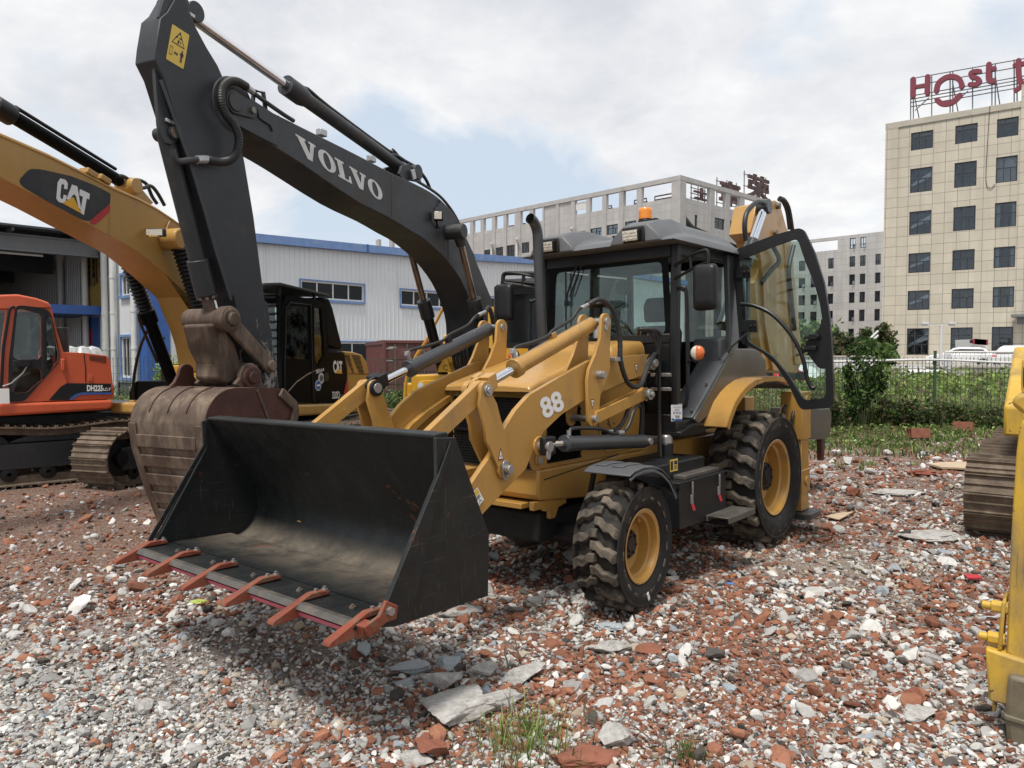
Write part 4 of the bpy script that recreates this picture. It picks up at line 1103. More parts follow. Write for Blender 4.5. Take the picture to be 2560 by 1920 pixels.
sk = L.ats('C', .0, [(1540, 560), (1610, 320), (1650, 300), (1640, 520), (1600, 860), (1640, 1080), (1600, 1110), (1570, 900)])
ds = MB().prism(sk, -.10, .10).build('dipper_arm', M['yellow'], LD, bevel=.01)
# rear digging bucket hanging low behind the stabiliser
qb = .55
bp = [L.at('L', x, y, qb) for x, y in [(235, 262), (425, 262), (440, 300), (432, 480), (398, 545), (345, 560), (335, 548), (250, 548), (235, 500)]]
b2 = MB().prism([bp[0], bp[1], bp[2], bp[3], bp[4], bp[6], bp[7], bp[8]], qb - .5, qb).build('digging_bucket', M['bronze'], LD, bevel=.012)
m = MB()
for yy in (qb - .46, qb - .25, qb - .04):
    x, z = L.at('L', 365, 555, qb)
    m.prism([(x - .09, z + .04), (x + .06, z + .04), (x + .03, z - .26), (x - .04, z - .26)], yy - .035, yy + .035)
m.build('bucket_teeth', M['red_rust'], b2, bevel=.008)
# =================================================================== crawler tracks (shared builder)
ZC.update(U=(0, 1000, .217), V=(760, 820, .18083), W=(300, 720, .18987), X=(2420, 880, .27723), Y=(2380, 1340, .33771))

def stadium(x0, x1, r, sag=.05):
    """closed chain path (x, z), rear x0 to front x1, standing on z = 0"""
    P = []
    n = 14
    for i in range(n + 1):
        t = math.radians(-90 + 180 * i / n); P.append((x1 - r + r * math.cos(t), r + r * math.sin(t)))
    L_ = (x1 - r) - (x0 + r)
    for i in range(1, 24):
        u = i / 24; P.append((x1 - r - L_ * u, 2 * r - sag * math.sin(math.pi * u * 2) ** 2))
    for i in range(n + 1):
        t = math.radians(90 + 180 * i / n); P.append((x0 + r + r * math.cos(t), r + r * math.sin(t)))
    for i in range(1, 24):
        P.append((x0 + r + L_ * i / 24, 0))
    return P

def walk(P, step):
    P = [np.array(p, float) for p in P]; P.append(P[0])
    seg = [np.linalg.norm(P[i + 1] - P[i]) for i in range(len(P) - 1)]
    tot = sum(seg); n = int(round(tot / step)); st = tot / n
    out, i, acc = [], 0, 0.0
    for k in range(n):
        d = k * st
        while d > acc + seg[i]: acc += seg[i]; i += 1
        t = (d - acc) / seg[i]; p = P[i] + (P[i + 1] - P[i]) * t
        dr = (P[i + 1] - P[i]) / seg[i]
        out.append((p, dr))
    return out

def make_track(root, yc, w, x0, x1, r, shoe=.19, holes=False):
    s = 1 if yc > 0 else -1
    tr = empty('track'); tr.parent = root
    m = MB()
    prof = [(-.5, 0), (-.5, .016), (-.47, .048), (-.43, .048), (-.41, .016), (-.06, .016), (-.03, .036), (.03, .036), (.06, .016), (.40, .016), (.43, .048), (.47, .048), (.52, .012), (.52, 0)]
    for p, d in walk(stadium(x0, x1, r), shoe):
        nrm = np.array([d[1], -d[0]])
        poly = [tuple(p + d * (q[0] * shoe * .97) + nrm * (q[1] - .048)) for q in prof]
        m.prism(poly, yc - w / 2, yc + w / 2)
        b = [tuple(p + d * (q[0] * shoe) + nrm * (q[1] - .048)) for q in ((-.55, 0), (.5, 0), (.5, -.10), (-.55, -.10))]
        m.prism(b, yc - .13, yc - .07); m.prism(b, yc + .07, yc + .13)
    m.build('track_chain', M['track'], tr, smooth=25)
    MB().prism([(x0 + r * .8, r * .55), (x1 - r * 1.1, r * .55), (x1 - r * 1.1, r * 1.35), (x0 + r, r * 1.35)], yc - .17, yc + .17).prism([(x0 + r * 1.2, r * 1.36), (x1 - r * 1.5, r * 1.36), (x1 - r * 2.2, r * 1.62), (x0 + r * 2.2, r * 1.62)], yc - .10, yc + .10).build('track_frame', M['charcoal'], tr, bevel=.015)
    MB().lathe([(.06, -.12), (r - .13, -.11), (r - .09, -.04), (r - .09, .04), (r - .13, .11), (.06, .12)], (x1 - r, yc, r), 'y', 36).cyl((x1 - r, yc - .2, r), (x1 - r, yc + .2, r), .10, 20).build('idler', M['black'], tr)
    MB().lathe([(.06, -.12), (r - .10, -.10), (r - .07, 0), (r - .10, .10), (.06, .12)], (x0 + r, yc, r), 'y', 36).cyl((x0 + r, yc - .24, r), (x0 + r, yc + .24, r), .22, 28).build('sprocket', M['black'], tr)
    k = int((x1 - x0 - 2 * r) / .42)
    for i in range(k):
        xx = x0 + r + .25 + i * (x1 - x0 - 2 * r - .5) / max(1, k - 1)
        MB().lathe([(.03, -.16), (.10, -.15), (.105, -.09), (.075, -.07), (.075, .07), (.105, .09), (.10, .15), (.03, .16)], (xx, yc, .175), 'y', 20).build('track_roller', M['black'], tr)
    return tr

def glyph_slab(t):
    """heavy slab-serif capitals, cap height 1"""
    G = {'V': ([[(0, 1), (0, .89), (.07, .89), (.37, 0), (.62, 0), (.90, .89), (.98, .89), (.98, 1), (.62, 1), (.62, .89), (.70, .89), (.555, .36), (.395, .89), (.48, .89), (.48, 1)]], .98),
         'L': ([[(0, 0), (.78, 0), (.78, .38), (.69, .38), (.61, .11), (.40, .11), (.40, .89), (.50, .89), (.50, 1), (0, 1), (0, .89), (.11, .89), (.11, .11), (0, .11)]], .78)}
    parts, x = [], 0
    for ch in t:
        if ch == 'O':
            v, f = ring_poly(.46, .5, .46, .53, .185, .42, 32); wd = .92
        else:
            o, wd = G[ch]; v, f = polys(o)
        v = v.copy(); v[:, 0] += x; parts.append((v, f)); x += wd + .05
    return join2d(parts) + (x - .05,)

def side_text(txt, mat, parent, org, ux, uy, nrm, bold=.02, space=1.0, fill=None, name='lettering', lift=.004):
    """built-in lettering stretched to the box org + [0..1]*ux + [0..1]*uy"""
    Vt, Ft, wt = text_mesh(txt, bold=bold, space=space, res=4)
    return decal(name, Vt / np.array([wt, 1.0]), Ft, mat, parent, org, ux, uy, nrm, lift)

def quad(fr, k, pts, lat):
    return [np.array(fr.at3(k, x, y, lat)) for x, y in pts]

# =================================================================== CHARCOAL EXCAVATOR, arm folded down in front of it
V = Frame((-3.05, 7.98), (-.415, -.91))
VX = tag(empty('excavator', Matrix(V.matrix())), 'excavator with charcoal boom lettered in white, its rusty bucket resting on the ground', 'excavator', None)
# stick
sk = V.ats('E', .20, [(335, -60), (375, 25), (420, 150), (480, 262), (540, 360), (580, 450), (615, 540), (650, 700), (690, 900), (740, 1200), (800, 1660)]) + V.ats('H', .20, [(700, 400), (760, 850), (805, 1170), (690, 1190), (600, 1000), (455, 610), (380, 330)]) + \
     V.ats('E', .20, [(620, 1659), (540, 1400), (470, 1150), (395, 900), (330, 720), (240, 430), (192, 330), (200, 250), (225, 100), (265, 65)])
def scuffed():
    m = paint('scuffed_charcoal', (.023, .025, .029), .46, spec=.4, var=.14, dirt=(.075, .068, .060), dirt_amt=.44, dirt_scale=1.8, bump=.03, bscale=30)
    nt = m.node_tree; bs = [n for n in nt.nodes if n.type == 'BSDF_PRINCIPLED'][0]
    src = bs.inputs['Base Color'].links[0].from_socket; co = objco(nt)
    sp = N(nt, 'ShaderNodeSeparateXYZ'); nt.links.new(co, sp.inputs[0])
    g = N(nt, 'ShaderNodeMapRange'); g.inputs['From Min'].default_value = 2.5; g.inputs['From Max'].default_value = 1.6; g.inputs['To Max'].default_value = .17
    nt.links.new(sp.outputs['Z'], g.inputs['Value'])
    h = N(nt, 'ShaderNodeMapRange'); h.inputs['From Min'].default_value = -.15; h.inputs['From Max'].default_value = -.55; h.inputs['To Max'].default_value = .06
    nt.links.new(sp.outputs['X'], h.inputs['Value'])
    k = ramp(nt, mth(nt, 'ADD', noise(nt, objco(nt, (1, 1, .6)), 9, 8, .78, .8), mth(nt, 'ADD', g.outputs[0], h.outputs[0])), .70, .735)
    c = mix(nt, mth(nt, 'MULTIPLY', k, .85), src, (.34, .31, .28))
    k2 = ramp(nt, mth(nt, 'ADD', noise(nt, objco(nt, (1, 1, .5)), 4, 7, .75, .5), g.outputs[0]), .72, .78)
    nt.links.new(mix(nt, mth(nt, 'MULTIPLY', k2, .7), c, (.08, .045, .03)), bs.inputs['Base Color'])
    return m
stick = MB().prism(sk, -.06, .20).build('stick', scuffed(), VX, bevel=.010)
MB().prism(offset_strip(V.ats('E', .2, [(232, 440), (330, 720), (395, 900), (470, 1150), (540, 1400), (620, 1659)]), .04), .201, .212).build('edge_plate', M['charcoal'], stick, bevel=.004)
for yy in (.13, -.03):
    MB().prism(V.ats('E', yy + .02, [(205, 255), (188, 335), (215, 690), (225, 745), (250, 790), (285, 800), (320, 780), (335, 740), (240, 430), (232, 330)]), yy - .02, yy + .02).build('cylinder_lug', M['charcoal'], stick, bevel=.006)
for yy in (.16, -.03):
    MB().prism(V.ats('E', yy + .02, [(215, 95), (250, -40), (330, -60), (375, 10), (385, 60), (330, 90), (265, 70), (235, 120)]), yy - .02, yy + .02).build('arm_lug', M['charcoal'], stick, bevel=.006)
wp = V.at3('E', 625, 580, .2)
MB().lathe([(.28, .0), (.27, .012), (.13, .014), (.12, .03), (0, .03)], (wp[0], .2005, wp[2]), 'y', 40).build('pivot_plate', M['charcoal'], stick, smooth=30)
a_, b_ = V.at3('E', 285, 735, .13), V.at3('E', 335, 15, .16)
MB().cyl((a_[0], -.06, a_[2]), (a_[0], .175, a_[2]), .065, 28).build('pin', M['charcoal'], stick, bevel=.005)
MB().cyl((a_[0], .176, a_[2]), (a_[0], .185, a_[2]), .05, 24).build('pin_cap', M['old_steel'], stick)
MB().cyl((b_[0], -.08, b_[2]), (b_[0], .195, b_[2]), .075, 28).build('pin', M['charcoal'], stick, bevel=.005)
for (px, py), yy in (((278, 680), .145), ((368, 75), .165)):
    q = V.at3('E', px, py, yy); MB().box((q[0], yy + .02, q[2]), (.15, .03, .035), rotm(ry=-.1)).build('grease_block', M['steel'], stick, bevel=.006)
# caution label high on the stick
c = quad(V, 'E', [(253, 325), (350, 383), (382, 190), (288, 132)], .2005)
st = decal('caution_label', *polys([[(.03, 0), (.97, 0), (1, .03), (1, .97), (.97, 1), (.03, 1), (0, .97), (0, .03)]]), M['sticker_yellow'], VX, c[0], c[1] - c[0], c[3] - c[0], (0, 1, 0), .002)
tri = join2d([polys([[(.12, .53), (.88, .53), (.82, .56), (.18, .56)], [(.12, .53), (.18, .56), (.5, .86), (.5, .93)], [(.88, .53), (.5, .93), (.5, .86), (.82, .56)]]),
              polys([[(.30, .72), (.42, .72), (.42, .76), (.30, .76)], [(.5, .72), (.62, .72), (.62, .76), (.5, .76)], [(.42, .66), (.54, .69), (.56, .65), (.44, .62)], [(.40, .58), (.5, .64), (.54, .61), (.46, .57)], [(.56, .64), (.62, .60), (.66, .62), (.60, .66)]]),
              polys([[(.10, .18), (.26, .18), (.26, .20), (.12, .20), (.12, .40), (.10, .40)], [(.26, .18), (.26, .42), (.10, .42), (.10, .40), (.24, .40), (.24, .18)], [(.34, .29), (.42, .35), (.42, .31), (.50, .31), (.50, .35), (.58, .29), (.50, .23), (.50, .27), (.42, .27), (.42, .23)],
                     [(.68, .30), (.72, .30), (.72, .12), (.77, .12), (.77, .25), (.79, .25), (.79, .12), (.84, .12), (.84, .30), (.88, .30), (.88, .36), (.84, .40), (.72, .40), (.68, .36)]]), ring_poly(.78, .435, .045, .03, 0.001, 0.001, 12)])
decal('label_print', *tri, M['cut'], st, c[0], c[1] - c[0], c[3] - c[0], (0, 1, 0), .003)
# boom
bt = V.ats('E', .28, [(600, 600), (606, 550), (640, 522), (740, 560), (800, 600), (880, 640), (1100, 750), (1300, 850), (1500, 955), (1640, 1020), (1730, 1070), (1800, 1130), (1870, 1220), (1960, 1420), (2050, 1640)])
bb = V.ats('N', .28, [(1868, 600), (1870, 780), (1850, 1050), (1735, 1050), (1728, 780), (1690, 620), (1620, 450), (1500, 280), (1340, 130), (1210, 50)]) + V.ats('E', .28, [(1490, 1207), (1300, 1108), (1000, 905), (850, 812), (800, 775), (700, 720), (630, 650)])
def sm(l, k=3): return [(v.x, v.y) for v in spline([Vector((*p, 0)) for p in l], k)]
bt, bb = bt[:5] + sm(bt[5:]), bb[:3] + sm(bb[3:])
boom = MB().prism(bt + bb, -.28, .28).build('boom', M['charcoal'], VX, bevel=.012)
for k, pts in (('E', [(878, 640), (868, 812)]), ('E', [(1508, 960), (1503, 1200)]), ('N', [(1520, 80), (1522, 300)])):
    q = V.ats(k, .28, pts); MB().prism(offset_strip(q, .014), .2805, .286).build('weld_seam', M['charcoal'], boom, bevel=.003)
q = V.ats('E', .28, [(600, 600), (606, 550), (640, 522), (745, 562), (880, 650), (868, 810), (800, 775), (640, 690)])
MB().prism(q, .2805, .292).build('boom_nose_plate', M['charcoal'], boom, bevel=.006)
q = V.ats('E', .30, [(760, 600), (770, 650), (790, 665), (830, 690), (845, 725)])
MB().tube([(p[0], .30, p[1]) for p in q], .012, 8).build('pressed_rib', M['charcoal'], boom)
p0, p1 = V.at3('E', 628, 565, .29), V.at3('E', 720, 612, .29)
MB().prism(bar((p0[0], p0[2]), (p1[0], p1[2]), .12, .08), .2925, .315).build('pin_retainer', M['charcoal'], boom, bevel=.006)
MB().cyl((p0[0], .315, p0[2]), (p0[0], .33, p0[2]), .095, 32).build('pin_cap', M['charcoal'], boom, bevel=.006)
MB().cyl((p1[0], .315, p1[2]), (p1[0], .345, p1[2]), .035, 6).build('bolt', M['old_steel'], boom)
V2, F2, wv = glyph_slab('VOLVO')
q0, q1, qt = [np.array(V.at3('E', x, y, .281)) for x, y in ((1050, 886), (1422, 1097), (968, 738))]
u_ = (q1 - q0) / (4.34 - .49)
decal('lettering', V2, F2, M['dirty_white'], boom, q0 - .49 * u_, u_, qt - (q0 - .49 * u_), (0, 1, 0), .003)
# stick cylinder above the boom
rod0, rodh, end = V.at3('E', 372, 78, 0), V.at3('E', 912, 497, 0), V.at3('E', 1590, 955, 0)
rodh = tuple(Vector(rod0).lerp(Vector(end), (Vector(rodh) - Vector(rod0)).length / (Vector(end) - Vector(rod0)).length))
ac = MB().tube([Vector(rodh).lerp(Vector(end), .03), Vector(end)], .086, 28).build('stick_cylinder', M['charcoal'], VX, bevel=.004)
MB().tube([rodh, Vector(rodh).lerp(Vector(end), .02), Vector(rodh).lerp(Vector(end), .10), Vector(rodh).lerp(Vector(end), .13)], lambda t: .118 if t < .7 else .098, 28).build('cylinder_head', M['charcoal'], ac, smooth=30)
MB().tube([rod0, rodh], .055, 24).build('piston_rod', M['chrome'], ac)
MB().cyl((rod0[0], .01, rod0[2]), (rod0[0], .13, rod0[2]), .10, 28).build('rod_eye', M['charcoal'], ac, bevel=.006)
e_ = Vector(end)
MB().cyl((e_.x, -.15, e_.z - .01), (e_.x, .20, e_.z - .01), .11, 28).build('base_eye', M['charcoal'], ac, bevel=.006)
ev = V.ats('E', .16, [(1545, 960), (1560, 915), (1600, 905), (1640, 940), (1670, 1010), (1560, 990)])
MB().prism(ev, .12, .16).prism(ev, -.16, -.12).build('cylinder_ear', M['charcoal'], boom, bevel=.006)
q = V.at3('E', 1622, 965, .21); MB().box((q[0], .21, q[2]), (.10, .03, .14), rotm(ry=.4)).build('grease_block', M['steel'], boom, bevel=.006)
hv = lambda f, h: Vector(rodh).lerp(Vector(end), f) + Vector((-.15, 0, .99)) * h
MB().tube([hv(.12, .10), hv(.14, .14), hv(.3, .115), hv(.8, .115), hv(.84, .17), hv(.90, .14)], .022, 8, smooth=3).build('hydraulic_pipe', M['hose'], ac)
MB().tube([V.at3('E', x, y, .05) for x, y in ((1470, 868), (1520, 858), (1575, 890), (1640, 930), (1690, 990), (1715, 1045))], .026, 10, smooth=5).build('hydraulic_hose', M['hose'], boom)
# ribbed hose looping over the joint
hp = [V.at3('E', x, y, yy) for x, y, yy in ((700, 480, .30), (650, 452, .32), (600, 452, .33), (565, 490, .34), (560, 560, .36), (585, 630, .36), (625, 680, .36), (655, 750, .36), (650, 830, .35), (615, 880, .33), (560, 895, .31), (480, 882, .28))]
MB().tube(hp, lambda t: .040 * (1 + .12 * (int(t * 132) % 2)), 10, smooth=12).build('ribbed_hose', M['hose'], stick)
MB().tube([V.at3('E', x, y, .27) for x, y in ((430, 885), (390, 885), (330, 893), (305, 880), (290, 825))], .030, 10, smooth=4).tube([V.at3('E', x, y, .28) for x, y in ((740, 515), (800, 560), (900, 630), (960, 668))], .024, 8, smooth=4).build('hydraulic_pipe', M['charcoal'], stick)
MB().tube([V.at3('E', x, y, .28) for x, y in ((425, 883), (480, 882))], .040, 10).tube([V.at3('E', x, y, .30) for x, y in ((690, 475), (735, 508))], .036, 10).build('hose_fitting', M['steel'], stick)
q = V.at3('E', 762, 535, .22)
MB().tube([(q[0] + .10, .24, q[2] - .12), (q[0] + .08, .24, q[2] + .04), (q[0] - .06, .24, q[2] + .06), (q[0] - .10, .24, q[2] - .16)], .025, 6).build('pipe_bracket', M['charcoal'], boom)
for px, py in ((1115, 735), (1390, 880)):
    q = V.at3('E', px, py, .2); MB().box((q[0], .2, q[2]), (.12, .08, .08)).build('pipe_clamp', M['steel'], boom, bevel=.01)
MB().tube([V.at3('E', x, y, .20) for x, y in ((1640, 1000), (1740, 1062), (1800, 1118), (1860, 1205), (1900, 1300), (1960, 1430))], .022, 8, smooth=4).build('hydraulic_pipe', M['charcoal'], boom)
# boom cylinders
for s in (1, -1):
    yy = s * .47
    p_top = V.at3('N', 1597, 60, .47) ; p_top = (p_top[0], yy, p_top[2])
    p_hd = V.at3('N', 1722, 600, .47); p_hd = (p_hd[0], yy, p_hd[2])
    d = (Vector(p_hd) - Vector(p_top))
    foot = Vector(p_top) + d * 2.35
    bc = MB().tube([Vector(p_hd), foot], .088, 24).build('boom_cylinder', M['black'], VX, bevel=.004)
    MB().tube([Vector(p_hd) - d * .02, Vector(p_hd) + d * .26], .118, 24).build('cylinder_head', M['charcoal'], bc, bevel=.01)
    MB().tube([p_top, p_hd], .052, 20).build('piston_rod', M['oily_rod'], bc)
    MB().cyl((p_top[0], s * .28, p_top[2]), (p_top[0], s * .58, p_top[2]), .115, 28).build('rod_boss', M['charcoal'], boom, bevel=.01)
    MB().tube([p_top, Vector(p_top) + d * .20], lambda t: .105 - .03 * t, 20).build('rod_eye', M['charcoal'], bc)
    MB().tube([Vector(p_hd) + d * .12 + Vector((.12, 0, 0)), Vector(p_hd) + d * .9 + Vector((.12, 0, 0))], .022, 8).build('hydraulic_pipe', M['hose'], bc)
# lamp on the boom
q = V.at3('E', 1755, 1195, .36)
wl = MB().box((q[0], .38, q[2]), (.10, .14, .14), rotm(rz=.5)).build('work_lamp', M['black'], boom, bevel=.01)
MB().box((q[0] + .05, .40, q[2]), (.02, .11, .11), rotm(rz=.5)).build('lens', M['lamp_lens'], wl, bevel=.004)
MB().tube([(q[0], .34, q[2] - .05), (q[0] - .12, .30, q[2] - .14), (q[0] - .2, .29, q[2] - .12)], .02, 6).tube([V.at3('E', x, y, .3) for x, y in ((1760, 1170), (1745, 1160), (1770, 1125), (1765, 1105))], .010, 6, smooth=4).build('lamp_bracket', M['black'], wl)
# bucket linkage
bp_ = V.at3('G', 1985, 835, .30); lp = V.at3('G', 1835, 372, .30); sp_ = V.at3('G', 2140, 740, .26)
cyl_top = Vector((a_[0], .05, a_[2])); lpv = Vector((lp[0], .03, lp[2]))
bcy = MB().tube([cyl_top, cyl_top.lerp(lpv, .86)], .084, 28).build('bucket_cylinder', M['charcoal'], VX, bevel=.004)
MB().tube([cyl_top.lerp(lpv, .66), cyl_top.lerp(lpv, .86)], .108, 28).build('cylinder_head', M['charcoal'], bcy, bevel=.01)
MB().tube([cyl_top.lerp(lpv, .86), lpv], .06, 20).build('piston_rod', M['rust'], bcy)
for i in range(8):
    t = i * math.pi / 4; dv = (lpv - cyl_top).normalized(); e1 = Vector((0, 1, 0)); e2 = dv.cross(e1)
    c_ = cyl_top.lerp(lpv, .862) + (e1 * math.cos(t) + e2 * math.sin(t)) * .085
    MB().tube([c_, c_ + dv * .03], .016, 6).build('bolt', M['old_steel'], bcy)
MB().cyl((lp[0], -.30, lp[2]), (lp[0], .30, lp[2]), .115, 32).build('link_pin', M['rust'], VX, bevel=.015)
MB().cyl((lp[0], .30, lp[2]), (lp[0], .34, lp[2]), .07, 28).build('pin_cap', M['rust'], VX, bevel=.012)
MB().cyl((lp[0], .17, lp[2]), (lp[0], .29, lp[2]), .135, 32).build('link_collar', M['rust'], VX, bevel=.015)
for yy in (.23, -.23):
    MB().prism(bar((lp[0], lp[2]), (sp_[0], sp_[2]), .085, .085), yy - .03, yy + .03).build('side_link', M['rust'], VX, bevel=.015)
MB().cyl((sp_[0], -.29, sp_[2]), (sp_[0], .30, sp_[2]), .06, 24).build('link_pin', M['rust'], VX, bevel=.01)
hp_ = V.at3('W', 1320, 1210, 0.0)
hl = [V.at('W', x, y, .16) for x, y in ((1110, 480), (1330, 460), (1400, 560), (1530, 740), (1600, 1000), (1650, 1070), (1520, 1230), (1420, 1270), (1280, 1200), (1290, 1000), (1190, 800))]
MB().prism(hl, -.16, .16).build('h_link', M['rust'], VX, bevel=.03, seg=3)
# bucket
bprof = [(.45, 1.465), (.30, 1.478), (.0, 1.468), (-.28, 1.445)]
outer = [(-.28, 1.455), (.05, 1.475), (.35, 1.485), (.48, 1.470), (.62, 1.405), (.72, 1.285), (.765, 1.14), (.735, .90), (.60, .48), (.44, .075)]
osm = [(v.x, v.y) for v in spline([Vector((a, b, 0)) for a, b in outer[2:7]], 4)]
outer_s = outer[:2] + osm + outer[7:]
bkt = MB().prism(offset_strip(outer_s, -.03), -.50, .50).build('digging_bucket', M['rust'], VX, bevel=.006)
sp2 = [(-.28, 1.45), (-.38, 1.43), (-.53, 1.285), (-.545, 1.17), (-.45, .90), (-.15, .42), (.20, .06), (.42, .05)] + [(a - .004, b) for a, b in outer_s[::-1]]
for s in (1, -1):
    MB().prism(sp2, s * .472, s * .503).build('side_plate', M['red_rust'], bkt, bevel=.006)
    MB().prism(offset_strip([(-.30, 1.455), (-.53, 1.285), (-.545, 1.17), (-.45, .90), (-.15, .42), (.20, .06)], .10), s * .504, s * .535).build('side_cutter', M['rust'], bkt, bevel=.008)
    MB().prism(offset_strip([(.05, 1.455), (-.33, .70)], .03), s * .504, s * .515).build('side_rib', M['rust'], bkt, bevel=.004)
    # wear strips at the wrapper edges
    MB().prism(offset_strip([(outer[i][0] + .001, outer[i][1]) for i in (6, 7, 8, 9)], .024), s * .40, s * .495).build('wear_strip', M['rust'], bkt, bevel=.006)
W_ = [np.array(p) for p in (outer[6], outer[7], outer[8], outer[9])]
def wpt(t):
    L_ = [np.linalg.norm(W_[i + 1] - W_[i]) for i in range(3)]; d = t * sum(L_)
    for i in range(3):
        if d <= L_[i] or i == 2: return W_[i] + (W_[i + 1] - W_[i]) * d / L_[i]
        d -= L_[i]
for i in range(5):
    a, b = wpt(.10 + i * .185), wpt(.10 + i * .185 + .115)
    MB().prism(offset_strip([tuple(a), tuple(b)], .030), -.395, .395).build('wear_bar', M['rust'], bkt, bevel=.008)
for yy in (-.25, .0, .25):
    MB().prism(offset_strip([(v[0], v[1]) for v in osm[2:14]], .012), yy - .006, yy + .006).build('weld_bead', M['red_rust'], bkt, bevel=.003)
for yy in (.27, -.27):
    ear = arc(bp_[0], bp_[2], .155, -20, 190, 12) + [(bp_[0] + .26, 1.47), (.48, 1.45), (-.28, 1.44)]
    e_ = [(-.32, 1.44), (bp_[0] - .17, bp_[2] - .05)] + arc(bp_[0], bp_[2], .155, 170, 0, 12) + [(bp_[0] + .22, bp_[2] - .06), (.10, 1.475)]
    MB().prism(e_, yy - .025, yy + .025).build('bucket_ear', M['rust'], bkt, bevel=.012)
    e2 = [(.0, 1.46), (.10, 1.58)] + arc(.20, 1.615, .105, 150, 0, 10) + [(.36, 1.53), (.46, 1.455)]
    if yy < 0: MB().prism(e2, yy - .075 - .02, yy - .075 + .02).build('bucket_ear', M['red_rust'], bkt, bevel=.012)
MB().cyl((bp_[0], .22, bp_[2]), (bp_[0], .325, bp_[2]), .125, 32).build('ear_boss', M['red_rust'], bkt, bevel=.015)
MB().cyl((bp_[0], .325, bp_[2]), (bp_[0], .35, bp_[2]), .065, 28).build('bucket_pin', M['red_rust'], bkt, bevel=.01)
for i in range(5):
    yy = -.44 + i * .22
    MB().prism([(.46, .10), (.42, .03), (.40, .01), (.36, .02), (.34, .09)], yy - .05, yy + .05).build('bucket_tooth', M['rust'], bkt, bevel=.01)
# upper body behind, facing the camera
XB = -5.35
def vb(k, x, y, X=XB): return V.atx(k, x, y, X)
y0, z0 = vb('N', 1222, 1192); y1, z1 = vb('N', 1548, 1170); _, z2 = vb('N', 1545, 1430)
tb = MB().prism(roundp([(y0, z2), (y0, z0), (y1 + .35, z0 + .03), (y1 + .35, z2)], .06), XB - 1.1, XB, 'x').build('front_box', M['body_yellow'], VX, bevel=.03, seg=3)
MB().prism(roundp([vb('N', 1290, 1240), vb('N', 1545, 1225), vb('N', 1545, 1390), vb('N', 1290, 1400)], .03), XB, XB + .02, 'x').build('box_lid', M['body_yellow'], tb, bevel=.012)
ya, za = vb('N', 1305, 1275); MB().cyl((XB + .02, ya, za), (XB + .03, ya, za), .055, 24).build('round_sticker', M['dirty_white'], tb)
MB().prism([vb('N', 1290, 1400), vb('N', 1400, 1395), vb('N', 1400, 1440), vb('N', 1290, 1450)], XB - .3, XB - .02, 'x').build('black_tread', M['black'], tb)
MB().tube([(XB + .02, *vb('N', x, y)) for x, y in ((1212, 1155), (1200, 1200), (1188, 1270), (1180, 1385), (1195, 1412), (1225, 1415))], .03, 8, smooth=3).build('handrail', M['body_yellow'], VX)
MB().tube([(XB - .4, *vb('N', x, y, XB - .4)) for x, y in ((1515, 605), (1490, 625), (1470, 680), (1340, 930), (1268, 1035), (1230, 1130))], .028, 8, smooth=3).build('handrail', M['body_yellow'], VX)
for pts in ([(1475, 1030), (1500, 1030), (1558, 1170), (1445, 1170)], [(1610, 985), (1700, 960), (1740, 1240), (1640, 1240)]):
    MB().prism([vb('N', x, y) for x, y in pts], XB - .5, XB + .05, 'x').build('boom_foot_bracket', M['body_yellow'], VX, bevel=.01)
bpn = [vb('N', x, y) for x, y in ((1625, 1060), (1690, 1050), (1685, 990), (1622, 1000))]
MB().prism(bpn, XB + .06, XB + .075, 'x').build('model_plate', M['blue'], VX)
cy, cz = vb('N', 1632, 1050)
Vt, Ft, wt = text_mesh('C'); decal('plate_text', Vt * .13, Ft, M['white'], VX, (XB + .077, cy + .08, cz), (0, 1, 0), (0, 0, 1), (1, 0, 0), .002)
Vt, Ft, wt = text_mesh('C'); y_, z_ = vb('V', 1945, 585); decal('bracket_mark', Vt * .10, Ft, M['cut'], VX, (XB + .052, y_, z_), (0, 1, 0), (0, 0, 1), (1, 0, 0), .002)
for k in range(5):
    y_, z_ = vb('N', 1600 + k * 28, 960)
    MB().tube([(XB + .1, y_, z_ + .1), (XB + .25, y_ + .02, z_), (XB + .2, y_ + .04, z_ - .35), (XB, y_ + .05, z_ - .6)], .03, 8, smooth=4).build('hydraulic_hose', M['hose'], VX)
# cab of the charcoal excavator: frame, glass, guard rail
ca = [V.atx('R', x, y, -4.85) for x, y in ((1088, 1060), (1085, 360), (1120, 330), (1600, 330), (1980, 340), (1980, 1060))]
cabv = MB().prism(ca, -4.92, -4.85, 'x')
gl = [V.atx('R', x, y, -4.85) for x, y in ((1130, 1000), (1120, 520), (1180, 440), (1900, 440), (1900, 1000))]
cb2 = holed(ca, [gl], -4.93, -4.85, 'x').build('cab', M['black'], VX, bevel=.012)
MB().prism(gl, -4.90, -4.885, 'x').build('windscreen', M['dark_glass'], cb2)
yy0, yy1, zz0, zz1 = ca[1][0], ca[4][0], ca[0][1], ca[2][1]
MB().span(-4.93, -6.5, yy0, yy0 + .06, zz0, zz1 - .05).build('cab_side', M['black'], cb2, bevel=.01)
MB().span(-4.93, -6.5, yy1 - .06, yy1, zz0, zz1 - .05).span(-6.44, -6.5, yy0 + .07, yy1 - .07, zz0, zz1 - .05).build('cab_side', M['black'], cb2, bevel=.01)
MB().span(-4.80, -6.55, yy0 + .12, yy1, zz1 - .05, zz1 + .08).build('cab_roof', M['cab_grey'], cb2, bevel=.04, seg=3)
MB().span(-4.848, -4.83, yy0 - .10, yy0 + .0, zz0, zz1 - .35).build('yellow_strip', M['body_yellow'], cb2)
rl = [V.atx('R', x, y, -4.8) for x, y in ((1190, 330), (1190, 230), (1230, 200), (1420, 200), (1900, 210))]
